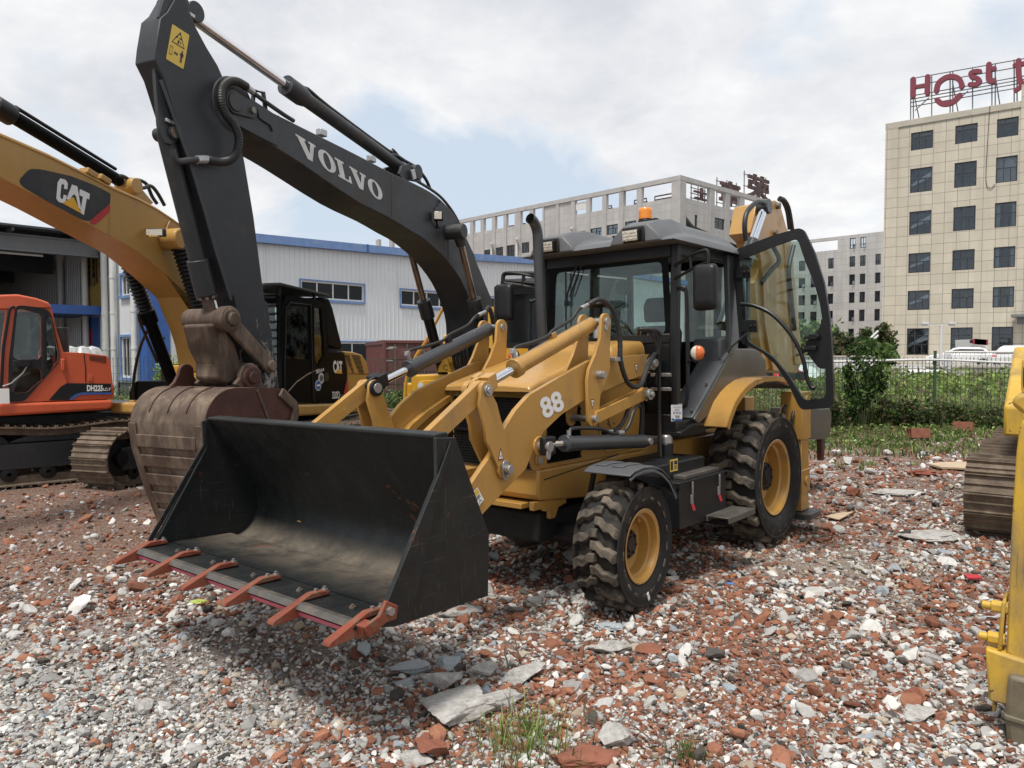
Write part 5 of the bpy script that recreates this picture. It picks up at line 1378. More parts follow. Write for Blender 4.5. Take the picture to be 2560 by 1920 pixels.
MB().tube([(-4.8, *p) for p in rl], .035, 8, smooth=3).tube([(-4.8, *V.atx('R', x, y, -4.8)) for x, y in ((1195, 285), (1440, 305), (1800, 345))], .03, 8).tube([(-4.8, *V.atx('R', 1428, y, -4.8)) for y in (205, 300)], .025, 8).build('roof_guard', M['black'], cb2)
# slewing deck, tail and undercarriage
MB().prism([(-5.5, 1.05), (-9.6, 1.05), (-9.6, 1.9), (-8.8, 2.2), (-6.9, 2.2), (-6.9, 1.3), (-5.5, 1.3)], -1.3, 1.2).build('engine_housing', M['body_yellow'], VX, bevel=.04, seg=3)
MB().span(-5.4, -8.6, -.7, .7, .45, .95).build('undercarriage', M['charcoal'], VX, bevel=.02)
MB().cyl((-7.0, 0, .9), (-7.0, 0, 1.05), .65, 40).build('slew_ring', M['charcoal'], VX)
for yy in (-1.2, 1.2): make_track(VX, yy, .6, -9.2, -4.9, .42)
# =================================================================== YELLOW-BOOMED EXCAVATOR WITH BLACK CAB
T = Frame((-4.40, 11.83), (-.287, -.958))
TX = tag(empty('excavator', Matrix(T.matrix())), 'excavator with yellow boom, black slatted cab and black and yellow engine cover', 'excavator')
top = T.ats('F', .28, [(-120, 270), (0, 320), (200, 405), (400, 492), (640, 612), (880, 735), (1100, 830), (1250, 910), (1400, 1010), (1520, 1130), (1620, 1300), (1700, 1500)]) + T.ats('W', .28, [(1230, 300), (1270, 700), (1290, 1120)])
low = T.ats('W', .28, [(1205, 1100), (1150, 760), (1090, 560), (985, 300), (880, 20)]) + T.ats('F', .28, [(1500, 1590), (1300, 1400), (1100, 1232), (880, 1108), (660, 990), (440, 868), (200, 745), (0, 640), (-120, 580)])
t0_, l0_ = top[0], low[-1]
nose = [(l0_[0] + 1.0, t0_[1] - .28), (l0_[0] + 1.1, t0_[1] - .05), (l0_[0] + .95, t0_[1] + .08)]
tb_ = MB().prism(top + low + nose, -.28, .28).build('boom', M['exc_yellow'], TX, bevel=.012)
for lst in (top[:10], ):
    MB().prism(offset_strip(lst, -.018), .281, .292).build('boom_rim', M['exc_yellow'], tb_, bevel=.003)
q = T.ats('F', .28, [(884, 740), (868, 1100)]); MB().prism(offset_strip(q, .02), .281, .287).build('weld_seam', M['exc_yellow'], tb_, bevel=.003)
def flat(k, pts, lift): return [np.array(T.at3(k, x, y, .28 + lift)) for x, y in pts]
def face_poly(name, k, pts, mat, parent, lift):
    q = roundp([T.at(k, x, y, .28) for x, y in pts], .05, 3)
    return MB().prism(q, .28 + lift - .0015, .28 + lift).build(name, mat, parent)
pn = face_poly('logo_panel', 'F', [(145, 668), (232, 574), (330, 580), (560, 632), (740, 702), (865, 765), (880, 800), (866, 856), (704, 992), (640, 975), (400, 850), (175, 715)], M['charcoal'], tb_, .003)
face_poly('red_stripe', 'F', [(869, 850), (864, 915), (762, 1010), (735, 1020), (700, 993)], M['cat_red'], pn, .006)
for nm, pts in (('C', [(474, 650), (515, 662), (533, 690), (529, 738), (503, 732), (505, 702), (490, 694), (481, 708), (472, 796), (480, 812), (494, 814), (500, 780), (524, 786), (517, 830), (490, 846), (460, 836), (442, 810), (452, 684)]),
                ('A', [(522, 815), (566, 700), (608, 714), (640, 905), (618, 880), (596, 790), (580, 775), (560, 800), (552, 822)]),
                ('T', [(628, 735), (706, 772), (702, 818), (682, 808), (660, 940), (632, 922), (652, 796), (624, 784)])):
    qq = [T.at('F', x, y, .28) for x, y in pts]
    MB().prism(qq, .28 + .0045, .28 + .006).build('logo_letter', M['white'], pn)
qq = [T.at('F', x, y, .28) for x, y in ((577, 798), (642, 930), (488, 846))]
MB().prism(qq, .2865, .288).build('logo_triangle', M['logo_yellow'], pn)
# stick cylinder, pipes
p0, p1 = T.at3('F', -120, 30, 0), T.at3('F', 945, 672, 0)
cy_ = MB().tube([p0, p1], .075, 24).build('stick_cylinder', M['gloss_black'], TX)
h0, h1 = T.at3('F', -60, 65, 0), T.at3('F', 110, 155, 0)
MB().tube([Vector(p0).lerp(Vector(p1), .05), Vector(p0).lerp(Vector(p1), .17)], .115, 24).build('cylinder_head', M['black'], cy_, bevel=.01)
dd = Vector((-.1, 0, .12))
MB().tube([Vector(p0).lerp(Vector(p1), t) + Vector((0, .03, .105)) for t in (.18, .5, .95)], .022, 8).build('hydraulic_pipe', M['black'], cy_)
q = T.at3('F', 1005, 715, .0); MB().cyl((q[0], -.12, q[2]), (q[0], .16, q[2]), .10, 24).prism([(q[0] + .1, q[2] - .05), (q[0], q[2] + .1), (q[0] - .35, q[2] - .15), (q[0] - .2, q[2] - .25)], -.10, .10).build('base_eye', M['exc_yellow'], cy_, bevel=.01)
for yy, dz in ((.16, .05), (.22, .04)):
    MB().tube([(a, yy, b + dz) for a, b in top[1:11]], .022, 8).build('hydraulic_pipe', M['exc_yellow'], tb_)
for px, py in ((705, 612), (810, 660)):
    q = T.at3('F', px, py, .2); MB().box((q[0], .19, q[2]), (.16, .14, .07), rotm(ry=-.3)).build('pipe_clamp', M['exc_yellow'], tb_, bevel=.01)
for yy, pts in ((.05, [(905, 645), (965, 632), (1030, 670), (1090, 720), (1140, 725), (1190, 710), (1240, 760), (1300, 865)]), (-.05, [(1020, 660), (1100, 665), (1160, 700), (1200, 790), (1240, 850)])):
    MB().tube([T.at3('F', x, y, yy) for x, y in pts], .024, 8, smooth=5).build('hydraulic_hose', M['hose'], tb_)
# work lamp on the boom side
q = T.at3('F', 1235, 1080, .45)
wl = MB().box((q[0], .45, q[2]), (.06, .24, .10), rotm(rz=.35)).build('work_lamp', M['black'], tb_, bevel=.012)
MB().box((q[0] + .035, .45, q[2]), (.01, .20, .075), rotm(rz=.35)).build('lens', M['lamp_lens'], wl)
MB().tube([T.at3('F', x, y, yy) for x, y, yy in ((1165, 1050, .29), (1170, 1095, .36), (1190, 1112, .44), (1270, 1108, .5))], .016, 6).tube([T.at3('F', x, y, .30) for x, y in ((1290, 1090), (1310, 1060), (1340, 990))], .010, 6).build('lamp_bracket', M['exc_yellow'], wl)
nx_, nz_ = l0_[0] + 1.02, t0_[1] - .08
skp = [(nx_ - .12, nz_ + .75), (nx_ + .10, nz_ + .72), (nx_ + .34, nz_ + .05), (nx_ + .42, nz_ - 1.9), (nx_ + .18, nz_ - 2.0), (nx_ - .20, nz_ - .25), (nx_ - .26, nz_ + .3)]
sk5 = MB().prism(skp, -.17, .17).build('stick', M['exc_yellow'], TX, bevel=.012)
MB().cyl((nx_, -.34, nz_), (nx_, .34, nz_), .09, 24).build('pin', M['old_steel'], sk5)
MB().tube([p0, (nx_ - .04, 0, nz_ + .66)], .045, 20).build('piston_rod', M['chrome'], cy_)
# boom cylinders with rubber bellows
for s in (1, -1):
    tp = T.at3('F', 1395, 1130, .46); hd_ = T.at3('W', 1060, 290, .46); ft = T.at3('W', 1260, 1080, .46)
    tp, hd_ = Vector((tp[0], s * .46, tp[2])), Vector((hd_[0], s * .46, hd_[2]))
    d = hd_ - tp; ft = tp + d * 2.15
    c2 = MB().tube([hd_, ft], .085, 24).build('boom_cylinder', M['gloss_black'], TX)
    MB().tube([hd_, hd_ + d * .18], .115, 24).build('cylinder_head', M['gloss_black'], c2, bevel=.01)
    nb = 16
    bl = [tp.lerp(hd_, .10 + .88 * i / (2 * nb)) for i in range(2 * nb + 1)]
    MB().tube(bl, lambda t: .115 if int(round(t * 2 * nb)) % 2 else .085, 20).build('bellows', M['black'], c2, smooth=20)
    MB().cyl((tp[0], s * .28, tp[2]), (tp[0], s * .55, tp[2]), .14, 28).build('rod_boss', M['exc_yellow'], tb_, bevel=.02)
    MB().tube([hd_ + Vector((.12, 0, 0)), hd_ + d * .15 + Vector((.2, 0, 0)), hd_ + d * .8 + Vector((.16, 0, 0))], .02, 8, smooth=3).build('hydraulic_hose', M['hose'], c2)
# front left: tank and black tool box beside the boom foot
def tw(k, x, y, X): return T.atx(k, x, y, X)
X1 = .15
MB().prism([tw('W', x, y, X1) for x, y in ((650, 1210), (655, 1020), (790, 1015), (785, 810), (960, 800), (975, 900), (1030, 980), (1080, 1030), (1010, 1215))], X1 - .9, X1, 'x').build('front_tank', M['body_yellow'], TX, bevel=.02)
ya, za = tw('W', 882, 790, X1 - .3); MB().cyl((X1 - .4, ya, za - .05), (X1 - .4, ya, za + .10), .12, 28).build('filler_cap', M['body_yellow'], TX, bevel=.01)
X2 = .55
MB().prism(roundp([tw('W', x, y, X2) for x, y in ((115, 1475), (120, 1360), (200, 1225), (750, 1225), (760, 1475))], .04), X2 - .8, X2, 'x').build('tool_box', M['gloss_black'], TX, bevel=.015)
MB().prism([tw('W', x, y, X2 + .02) for x, y in ((110, 1600), (110, 1475), (900, 1475), (900, 1600))], X2 - 1.0, X2 + .02, 'x').build('front_skirt', M['exc_yellow'], TX, bevel=.02)
MB().tube([(X2 + .05, *tw('W', x, y, X2 + .05)) for x, y in ((175, 1475), (180, 1200), (260, 800), (380, 520), (470, 390))], .022, 8, smooth=4).tube([(X2 + .05, *tw('W', x, y, X2 + .05)) for x, y in ((385, 540), (400, 640), (430, 670), (580, 660))], .022, 8, smooth=3).build('handrail', M['black'], TX)
MB().tube([(X1, *tw('W', x, y, X1)) for x, y in ((640, 880), (595, 950), (580, 1100), (585, 1210))], .05, 8, smooth=3).build('hydraulic_hose', M['hose'], TX)
# cab: side wall with window openings, glass, roof guard
YC = 1.42
def hs(x, y): return T.at('H', x, y, YC)
side = [hs(x, y) for x, y in ((825, 1318), (820, 1000), (835, 400), (870, 325), (1190, 372), (1222, 410), (1248, 760), (1262, 900), (1285, 1000), (1285, 1310))]
door = [hs(x, y) for x, y in ((865, 905), (880, 460), (915, 405), (1080, 428), (1085, 915))]
rear = [hs(x, y) for x, y in ((1135, 960), (1125, 440), (1190, 445), (1215, 760), (1218, 880), (1160, 985))]
cab3 = holed(side, [door, rear], YC - .05, YC, 'y').build('cab', M['gloss_black'], TX, bevel=.012)
holed(side, [[(a, b) for a, b in door], rear], YC - .95, YC - .90, 'y').build('cab_far_side', M['gloss_black'], cab3)
MB().prism(door, YC - .03, YC - .024).build('door_glass', M['glass'], cab3)
MB().prism(rear, YC - .03, YC - .024).build('rear_glass', M['glass'], cab3)
MB().prism([(p[0] + .003, p[1]) for p in offset_strip([hs(848, 1318), hs(848, 930), hs(862, 440), hs(905, 385), hs(1095, 412), hs(1108, 930), hs(1118, 1312)], .022)], YC + .001, YC + .015).build('door_seal', M['black'], cab3, bevel=.004)
MB().prism(offset_strip([hs(1123, 430), hs(1128, 960), hs(1130, 1310)], .012), YC + .001, YC + .010).build('panel_gap', M['dark'], cab3)
MB().prism(offset_strip([hs(885, 1205), hs(960, 1120), hs(1060, 1050), hs(1125, 1018), hs(1170, 1000)], .018), YC + .001, YC + .004).build('silver_stripe', M['steel'], cab3)
MB().prism([hs(815, 330), hs(870, 318), hs(1195, 362), hs(1215, 395), hs(1240, 430), hs(835, 420)], YC - .9, YC - .06).build('cab_roof', M['gloss_black'], cab3, bevel=.02)
gd = [hs(x, y) for x, y in ((650, 212), (800, 208), (1250, 318), (1255, 335), (800, 232), (650, 238))]
MB().prism(gd, YC - 1.0, YC + .03).build('roof_guard', M['charcoal'], cab3, bevel=.006)
for gx in (850, 1165):
    a = hs(gx, 240 if gx < 900 else 310); b = hs(gx, 330 if gx < 900 else 380); MB().prism(offset_strip([a, b], .04), YC - .08, YC - .05).build('guard_post', M['black'], cab3)
# front of the cab: slatted guard
XF = max(p[0] for p in side)
for yb_ in (YC - .93, YC - .04):
    MB().span(XF - .06, XF, yb_ - .03, yb_ + .03, side[0][1], side[2][1] + .1).build('front_post', M['gloss_black'], cab3, bevel=.01)
for i in range(13):
    z_ = side[0][1] + .1 + i * .115; MB().span(XF + .02, XF + .035, YC - .90, YC - .05, z_, z_ + .03).build('guard_bar', M['black'], cab3)
MB().span(XF - .05, XF - .04, YC - .88, YC - .06, side[0][1] + .1, side[2][1]).build('windscreen', M['glass'], cab3)
MB().prism([hs(1180, 345), hs(1275, 350), hs(1310, 440), hs(1398, 790), hs(1388, 832), hs(1262, 792), hs(1225, 400)], YC - .85, YC - .02).build('rear_guard', M['gloss_black'], cab3, bevel=.03)
st = MB().prism([hs(960, 900), hs(975, 700), hs(1010, 690), hs(1040, 820), hs(1060, 915)], YC - .7, YC - .3).build('seat', M['seat'], cab3, bevel=.03)
# engine cover: black side panel, yellow louvred tail
bp2 = [hs(x, y) for x, y in ((1286, 1310), (1286, 1000), (1258, 840), (1275, 832), (1385, 838), (1420, 860), (1448, 1000), (1450, 1310))]
hb_ = MB().prism(bp2, -1.25, YC - .03).build('engine_cover', M['gloss_black'], TX, bevel=.03, seg=3)
yp = [hs(x, y) for x, y in ((1451, 1310), (1449, 1000), (1422, 862), (1388, 840), (1500, 848), (1580, 875), (1622, 940), (1640, 1030), (1640, 1300))]
tl = MB().prism(yp, -1.25, YC - .025).build('tail_cover', M['exc_yellow'], TX, bevel=.04, seg=3)
for c0, c1, n in (((1420, 873), (1462, 876), 14), ((1485, 878), (1555, 884), 14)):
    for i in range(n):
        f = i / n
        x0, x1 = c0[0] + f * 70, c1[0] + f * 45
        yA = c0[1] + f * 170
        a = [hs(x0, yA), hs(x1, yA + 2), hs(x1, yA + 9), hs(x0, yA + 7)]
        MB().prism(a, YC - .024, YC - .018).build('louvre', M['dark'], tl)
MB().prism([hs(1400, 1290), hs(1436, 1120), hs(1448, 1120), hs(1440, 1290)], YC - .029, YC - .022).build('red_stripe', M['cat_red'], hb_)
MB().prism([hs(1452, 1045), hs(1640, 1050), hs(1640, 1056), hs(1452, 1051)], YC - .024, YC - .019).build('panel_gap', M['dark'], tl)
# lettering on the covers
def put(txt, pts, mat, par, lat, bold=.03, sp=1.0):
    a, b, c = [np.array(T.at3('H', x, y, lat)) for x, y in pts]
    side_text(txt, mat, par, a, b - a, c - a, (0, 1, 0), bold, sp)
put('CAT', [(1302, 1042), (1388, 1046), (1296, 925)], M['white'], hb_, YC - .029, .05, .92)
a, b, c = [np.array(T.at3('H', x, y, YC - .022)) for x, y in ((1322, 1044), (1384, 1047), (1346, 995))]
decal('logo_triangle', *polys([[tuple(p) for p in ((0, 0), (1, 0), (.5, 1))]]), M['logo_yellow'], hb_, a, b - a, (c - a) - (b - a) * .4, (0, 1, 0), .006)
put('320D', [(1290, 1280), (1362, 1276), (1288, 1212)], M['white'], hb_, YC - .029, .02)
put('2L', [(1368, 1276), (1396, 1274), (1368, 1242)], M['steel'], hb_, YC - .029, .0)
put('REGA', [(1142, 1050), (1215, 1022), (1148, 1018)], M['white'], cab3, YC + .001, .02)
for px, py, mt in ((1190, 1090, 'dirty_white'), (1162, 1155, 'blue_print')):
    q = T.at3('H', px, py, YC); MB().cyl((q[0], YC + .001, q[2]), (q[0], YC + .004, q[2]), .085, 28).build('round_sticker', M['dirty_white'], cab3)
    MB().cyl((q[0], YC + .0045, q[2]), (q[0], YC + .006, q[2]), .07 if mt == 'blue_print' else .05, 28).build('sticker_face', M['blue_print'] if mt == 'blue_print' else M['cab_grey'], cab3)
    if mt == 'blue_print': MB().span(q[0] - .05, q[0] + .05, YC + .0065, YC + .008, q[2] - .012, q[2] + .012).build('sticker_band', M['white'], cab3)
q = T.at3('H', 1232, 1080, YC); MB().cyl((q[0], YC, q[2]), (q[0], YC + .02, q[2]), .07, 24).build('cover_cap', M['black'], cab3, bevel=.006)
# deck rail, belly, undercarriage
rail = [hs(x, y) for x, y in ((700, 1345), (955, 1332), (1640, 1312), (1650, 1330), (1630, 1395), (1560, 1405), (970, 1440), (700, 1455))]
MB().prism(rail, -1.3, YC + .03).build('deck', M['exc_yellow'], TX, bevel=.04, seg=3)
MB().span(-2.6, .7, -.2, 1.5, .45, .82).build('undercarriage', M['charcoal'], TX, bevel=.02)
MB().cyl((-1.0, .3, .78), (-1.0, .3, .98), .6, 40).build('slew_ring', M['charcoal'], TX)
tr1 = make_track(TX, -.60, .60, -2.0, 2.22, .40)
tr2 = make_track(TX, 1.75, .60, -2.0, 2.22, .40)

# =================================================================== ORANGE EXCAVATOR AT THE LEFT EDGE
O = Frame((-6.55, 12.0), (-.76, -.65))
OX = tag(empty('excavator', Matrix(O.matrix())), 'bright orange excavator with a black and blue stripe along its engine cover', 'excavator')
YO = 1.30
def os_(x, y): return O.at('G', x, y, YO)
wall = [os_(x, y) for x, y in ((-420, 1035), (-420, 300), (-330, 200), (-120, 182), (0, 186), (140, 183), (280, 212), (375, 243), (408, 285), (440, 430), (490, 600), (512, 660), (528, 880), (528, 1005), (340, 1022))]
fw = [os_(x, y) for x, y in ((-330, 900), (-330, 330), (-250, 252), (0, 250), (35, 268), (42, 330), (12, 560), (-10, 900))]
dw = [os_(x, y) for x, y in ((100, 665), (135, 300), (165, 290), (300, 325), (322, 350), (325, 660), (300, 690), (125, 690))]
dl = [os_(x, y) for x, y in ((85, 930), (105, 760), (320, 765), (330, 850), (215, 950), (110, 960))]
rw = [os_(x, y) for x, y in ((370, 760), (365, 350), (385, 335), (405, 370), (460, 640), (458, 700), (400, 775))]
oc = holed(wall, [fw, dw, dl, rw], YO - .05, YO, 'y').build('cab', M['orange'], OX, bevel=.012)
holed(wall, [fw, dw, rw], YO - 1.02, YO - .97, 'y').build('cab_far_side', M['black'], oc)
for nm, pg in (('front_glass', fw), ('door_glass', dw), ('lower_glass', dl), ('rear_glass', rw)):
    MB().prism(pg, YO - .03, YO - .024).build(nm, M['glass'], oc)
dframe = [os_(x, y) for x, y in ((62, 1028), (68, 700), (120, 280), (150, 262), (345, 285), (385, 310), (408, 345), (470, 650), (462, 715), (330, 860), (190, 1022))]
holed(roundp(dframe, .06), [dw, dl, rw], YO + .001, YO + .02, 'y').build('door', M['black'], oc, bevel=.006)
MB().prism(offset_strip([os_(-5, 930), os_(12, 600), os_(60, 300), os_(85, 268), os_(118, 268)], .035), YO + .001, YO + .03).build('grab_rail', M['black'], oc, bevel=.008)
MB().prism(offset_strip([os_(346, 330), os_(350, 830)], .035), YO + .0205, YO + .026).build('pillar_strip', M['dark'], oc)
q = O.at3('G', 125, 745, YO + .02); MB().box((q[0], YO + .03, q[2]), (.07, .02, .16)).build('door_handle', M['dark'], oc, bevel=.008)
MB().tube([O.at3('G', x, y, YO + .05) for x, y in ((215, 740), (180, 800), (90, 880), (20, 905))], .010, 6).build('door_cable', M['steel'], oc)
q = O.at3('G', 190, 720, YO + .03); MB().box((q[0], YO + .04, q[2]), (.16, .05, .10)).build('door_latch', M['black'], oc, bevel=.008)
q = O.at3('G', 495, 735, YO); MB().box((q[0], YO + .012, q[2]), (.05, .025, .17)).build('body_grip', M['orange'], oc, bevel=.01)
MB().prism([os_(x, y) for x, y in ((-430, 300), (-330, 196), (0, 180), (140, 176), (285, 205), (385, 240), (412, 290), (-400, 310))], YO - 1.02, YO + .015).build('cab_roof', M['orange'], oc, bevel=.05, seg=3)
MB().prism([os_(x, y) for x, y in ((330, 640), (350, 600), (380, 420), (330, 420), (280, 500), (270, 640), (180, 650), (180, 700), (340, 700))], YO - .75, YO - .30).build('seat', M['seat'], oc, bevel=.03)
eb = [os_(x, y) for x, y in ((505, 632), (660, 638), (840, 660), (872, 690), (890, 850), (900, 930), (900, 1005), (345, 1022), (345, 1015), (529, 1004), (529, 880))]
eh = MB().prism(eb, -1.25, YO - .012).build('engine_cover', M['orange'], OX, bevel=.04, seg=3)
MB().prism(offset_strip([os_(668, 640), os_(680, 760), os_(682, 870)], .012), YO - .011, YO - .008).build('panel_gap', M['dark'], eh)
for i in range(14):
    x = 708 + i * 9.5; y = 657 + i * .8
    MB().prism([os_(x, y), os_(x + 4, y), os_(x + 6 , y + 42 + i * .8), os_(x + 2, y + 42 + i * .8)], YO - .011, YO - .007).build('vent_slot', M['dark'], eh)
a = [os_(700, 812), os_(735, 812), os_(735, 862), os_(700, 862)]
MB().prism(a, YO - .011, YO - .004).build('lock_plate', M['orange'], eh, bevel=.006)
bs_ = MB().prism([os_(x, y) for x, y in ((385, 1012), (430, 960), (480, 905), (528, 878), (876, 882), (876, 950), (650, 950), (595, 965), (555, 1000), (545, 1010))], YO + .003, YO + .008).build('black_stripe', M['black'], eh)
MB().prism([os_(x, y) for x, y in ((545, 1010), (560, 985), (600, 962), (650, 951), (876, 951), (876, 966), (650, 968), (600, 985), (575, 1008))], YO + .003, YO + .008).build('blue_stripe', M['blue'], eh)
def puto(txt, pts, bold=.04):
    a, b, c = [np.array(O.at3('G', x, y, YO + .008)) for x, y in pts]
    side_text(txt, M['white'], bs_, a, b - a, c - a, (0, 1, 0), bold)
puto('DH225', [(686, 942), (812, 942), (686, 893)])
puto('LC-7', [(816, 940), (874, 939), (816, 915)], .03)
MB().prism([os_(x, y) for x, y in ((-430, 1050), (0, 1040), (880, 1010), (898, 1045), (880, 1075), (850, 1088), (0, 1140), (-430, 1155))], -1.28, YO + .03).build('deck', M['orange'], OX, bevel=.04, seg=3)
q = O.at3('G', 490, 560, .9); MB().cyl((q[0], .9, q[2] - .3), (q[0], .9, q[2] + .22), .09, 24).build('exhaust_pipe', M['charcoal'], OX, bevel=.006)
mm = MB(); q = O.at3('G', 560, 625, .6)
for i in range(5): mm.lathe([(0, .14), (.10, .11), (.17, 0)], (q[0] - .28 + i * .14, .6 + .06 * math.sin(i * 2.1), q[2] - .06), 'z', 12)
mm.build('plastic_cover', M['plastic_bag'], OX)
q = O.at3('G', 20, 980, YO + .05)
MB().box((q[0], YO + .06, q[2]), (.15, .01, .20)).build('paper_tag', M['card'], OX)
MB().span(-1.8, 1.8, -.75, .75, .45, .95).build('undercarriage', M['charcoal'], OX, bevel=.02)
MB().cyl((.2, 0, .9), (.2, 0, 1.06), .6, 40).build('slew_ring', M['charcoal'], OX)
make_track(OX, 1.05, .60, -2.05, 2.1, .44)
make_track(OX, -1.15, .60, -2.05, 2.1, .44)

# =================================================================== YELLOW EXCAVATOR CUT BY THE RIGHT EDGE: its track, bucket and link
R4 = Frame((4.54, 7.50), (-.60, -.80))
RX = tag(empty('excavator', Matrix(R4.matrix())), 'worn yellow excavator with an upright yellow bucket standing before its rusty track', 'excavator')
make_track(RX, .36, .70, -3.9, .20, .40, shoe=.20)
make_track(RX, 2.6, .70, -3.9, .20, .40, shoe=.20)
MB().span(-3.0, -.8, .8, 2.2, .45, .95).build('undercarriage', M['charcoal'], RX, bevel=.02)
MB().prism([(-3.9, 1.0), (-.2, 1.0), (-.2, 1.3), (-1.5, 1.9), (-3.9, 1.9)], .3, 2.9).build('deck', M['worn_yellow'], RX, bevel=.03)
XQ = 4.50
def rq(k, x, y, X=XQ): return R4.atx(k, x, y, X)
ye = rq('Y', 400, 700)[0]
side = [(4.50, .42), (4.54, .80), (4.50, 1.25), (4.44, 1.44), (4.36, 1.50), (4.20, 1.46), (3.92, 1.20), (3.80, .80), (3.90, .40), (4.20, .22), (4.48, .22)]
yl, zl = rq('X', 500, 620); yb4, _ = rq('Y', 410, 850)
bk4 = MB().prism(offset_strip([(4.20, 1.47), (3.95, 1.22), (3.81, .82), (3.91, .42), (4.20, .23), (4.50, .22)], -.03), yb4 + .02, yb4 + 1.2).build('digging_bucket', M['worn_yellow'], RX, bevel=.006)
edge = [rq(k, x, y) for k, x, y in (('Y', 405, 850), ('Y', 440, 0), ('X', 440, 900), ('X', 462, 720), ('X', 478, 650), ('X', 500, 612))]
ed2 = [(y + .05, z) for y, z in edge]
MB().prism(edge + [(edge[-1][0] + .10, edge[-1][1] + .01)] + [(p[0] + .075, p[1] - .03) for p in edge[::-1]], XQ - .05, XQ + .03, 'x').build('side_edge', M['worn_yellow'], bk4, bevel=.008)
MB().prism(side, yb4 + .03, yb4 + .055).build('side_plate', M['worn_yellow'], bk4, bevel=.005)
MB().prism(side, yb4 + 1.17, yb4 + 1.2).build('side_plate', M['worn_yellow'], bk4, bevel=.005)
cu_ = [rq('Y', x, y, XQ + .02) for x, y in ((338, 842), (370, 842), (402, 480), (368, 486))]
MB().prism(cu_, XQ - .16, XQ + .04, 'x').build('side_cutter', M['worn_yellow'], bk4, bevel=.012)
for px, py in ((345, 525), (320, 755)):
    y_, z_ = rq('Y', px, py, XQ)
    MB().cyl((XQ, y_ - .03, z_), (XQ, y_ + .04, z_), .031, 6).build('nut', M['worn_yellow'], bk4, bevel=.004)
    MB().cyl((XQ, y_ - .068, z_), (XQ, y_ - .03, z_), .019, 16).build('bolt', M['worn_yellow'], bk4, bevel=.004)
lipf = [rq('Y', x, y, XQ + .06) for x, y in ((245, 830), (395, 880), (533, 925), (700, 950), (700, 1260), (395, 1255), (330, 1240), (270, 1225))]
MB().prism(lipf, XQ - .10, XQ + .06, 'x').build('lip_shroud', M['worn_yellow'], bk4, bevel=.012)
tt = [rq('Y', x, y, XQ + .09) for x, y in ((415, 1025), (533, 1050), (640, 1060), (640, 1640), (533, 1600), (410, 1560), (392, 1340))]
M['worn_tooth'] = paint('worn_tooth_steel', (.16, .135, .09), .55, metal=.2, var=.25, scale=8, dirt=(.34, .27, .10), dirt_amt=.44, dirt_scale=5, bump=.3, bscale=40)
MB().prism(tt, XQ - .06, XQ + .10, 'x').build('bucket_tooth', M['worn_tooth'], bk4, bevel=.02)
y_, z_ = rq('Y', 395, 1340, XQ + .10); MB().prism([(y_ - .005, z_ - .01), (y_ + .5, z_ - .05), (y_ + .5, z_ - .025), (y_ - .005, z_ + .015)], XQ - .06, XQ + .112, 'x').build('tooth_ring', M['worn_tooth'], bk4, bevel=.006)
tp_ = [rq('Y', x, y, XQ + .02) for x, y in ((297, 1240), (332, 1250), (325, 1300), (300, 1298))]
MB().prism(tp_, XQ - .02, XQ + .03, 'x').build('lock_pin', M['worn_yellow'], bk4, bevel=.006)
XL = 4.2
MB().prism(roundp([rq('X', x, y, XL) for x, y in ((484, 90), (500, 60), (700, 60), (700, 370), (500, 370), (475, 350))], .05), XL - .25, XL, 'x').build('bucket_link', M['worn_yellow'], RX, bevel=.02)
MB().prism(roundp([rq('X', x, y, XL - .02) for x, y in ((500, 120), (700, 120), (700, 330), (500, 330))], .02), XL, XL + .006, 'x').build('link_recess', M['dark'], RX)
MB().prism([rq('X', x, y, XL) for x, y in ((386, 455), (450, 375), (560, 370), (700, 380), (700, 600), (560, 580), (480, 540))], XL - .3, XL + .05, 'x').build('bucket_ear', M['worn_yellow'], RX, bevel=.02)
MB().prism([(3.2, 1.6), (4.2, 1.5), (4.3, 1.8), (3.9, 4.2), (3.4, 4.2)], yb4 + .45, yb4 + .85).build('stick', M['worn_yellow'], RX, bevel=.02)
MB().prism([(3.9, 4.2), (3.4, 4.2), (2.0, 4.9), (-.2, 3.2), (-.6, 1.6), (-.1, 1.6), (.3, 3.0), (2.0, 4.35)], yb4 + .40, yb4 + .90).build('boom', M['worn_yellow'], RX, bevel=.02)
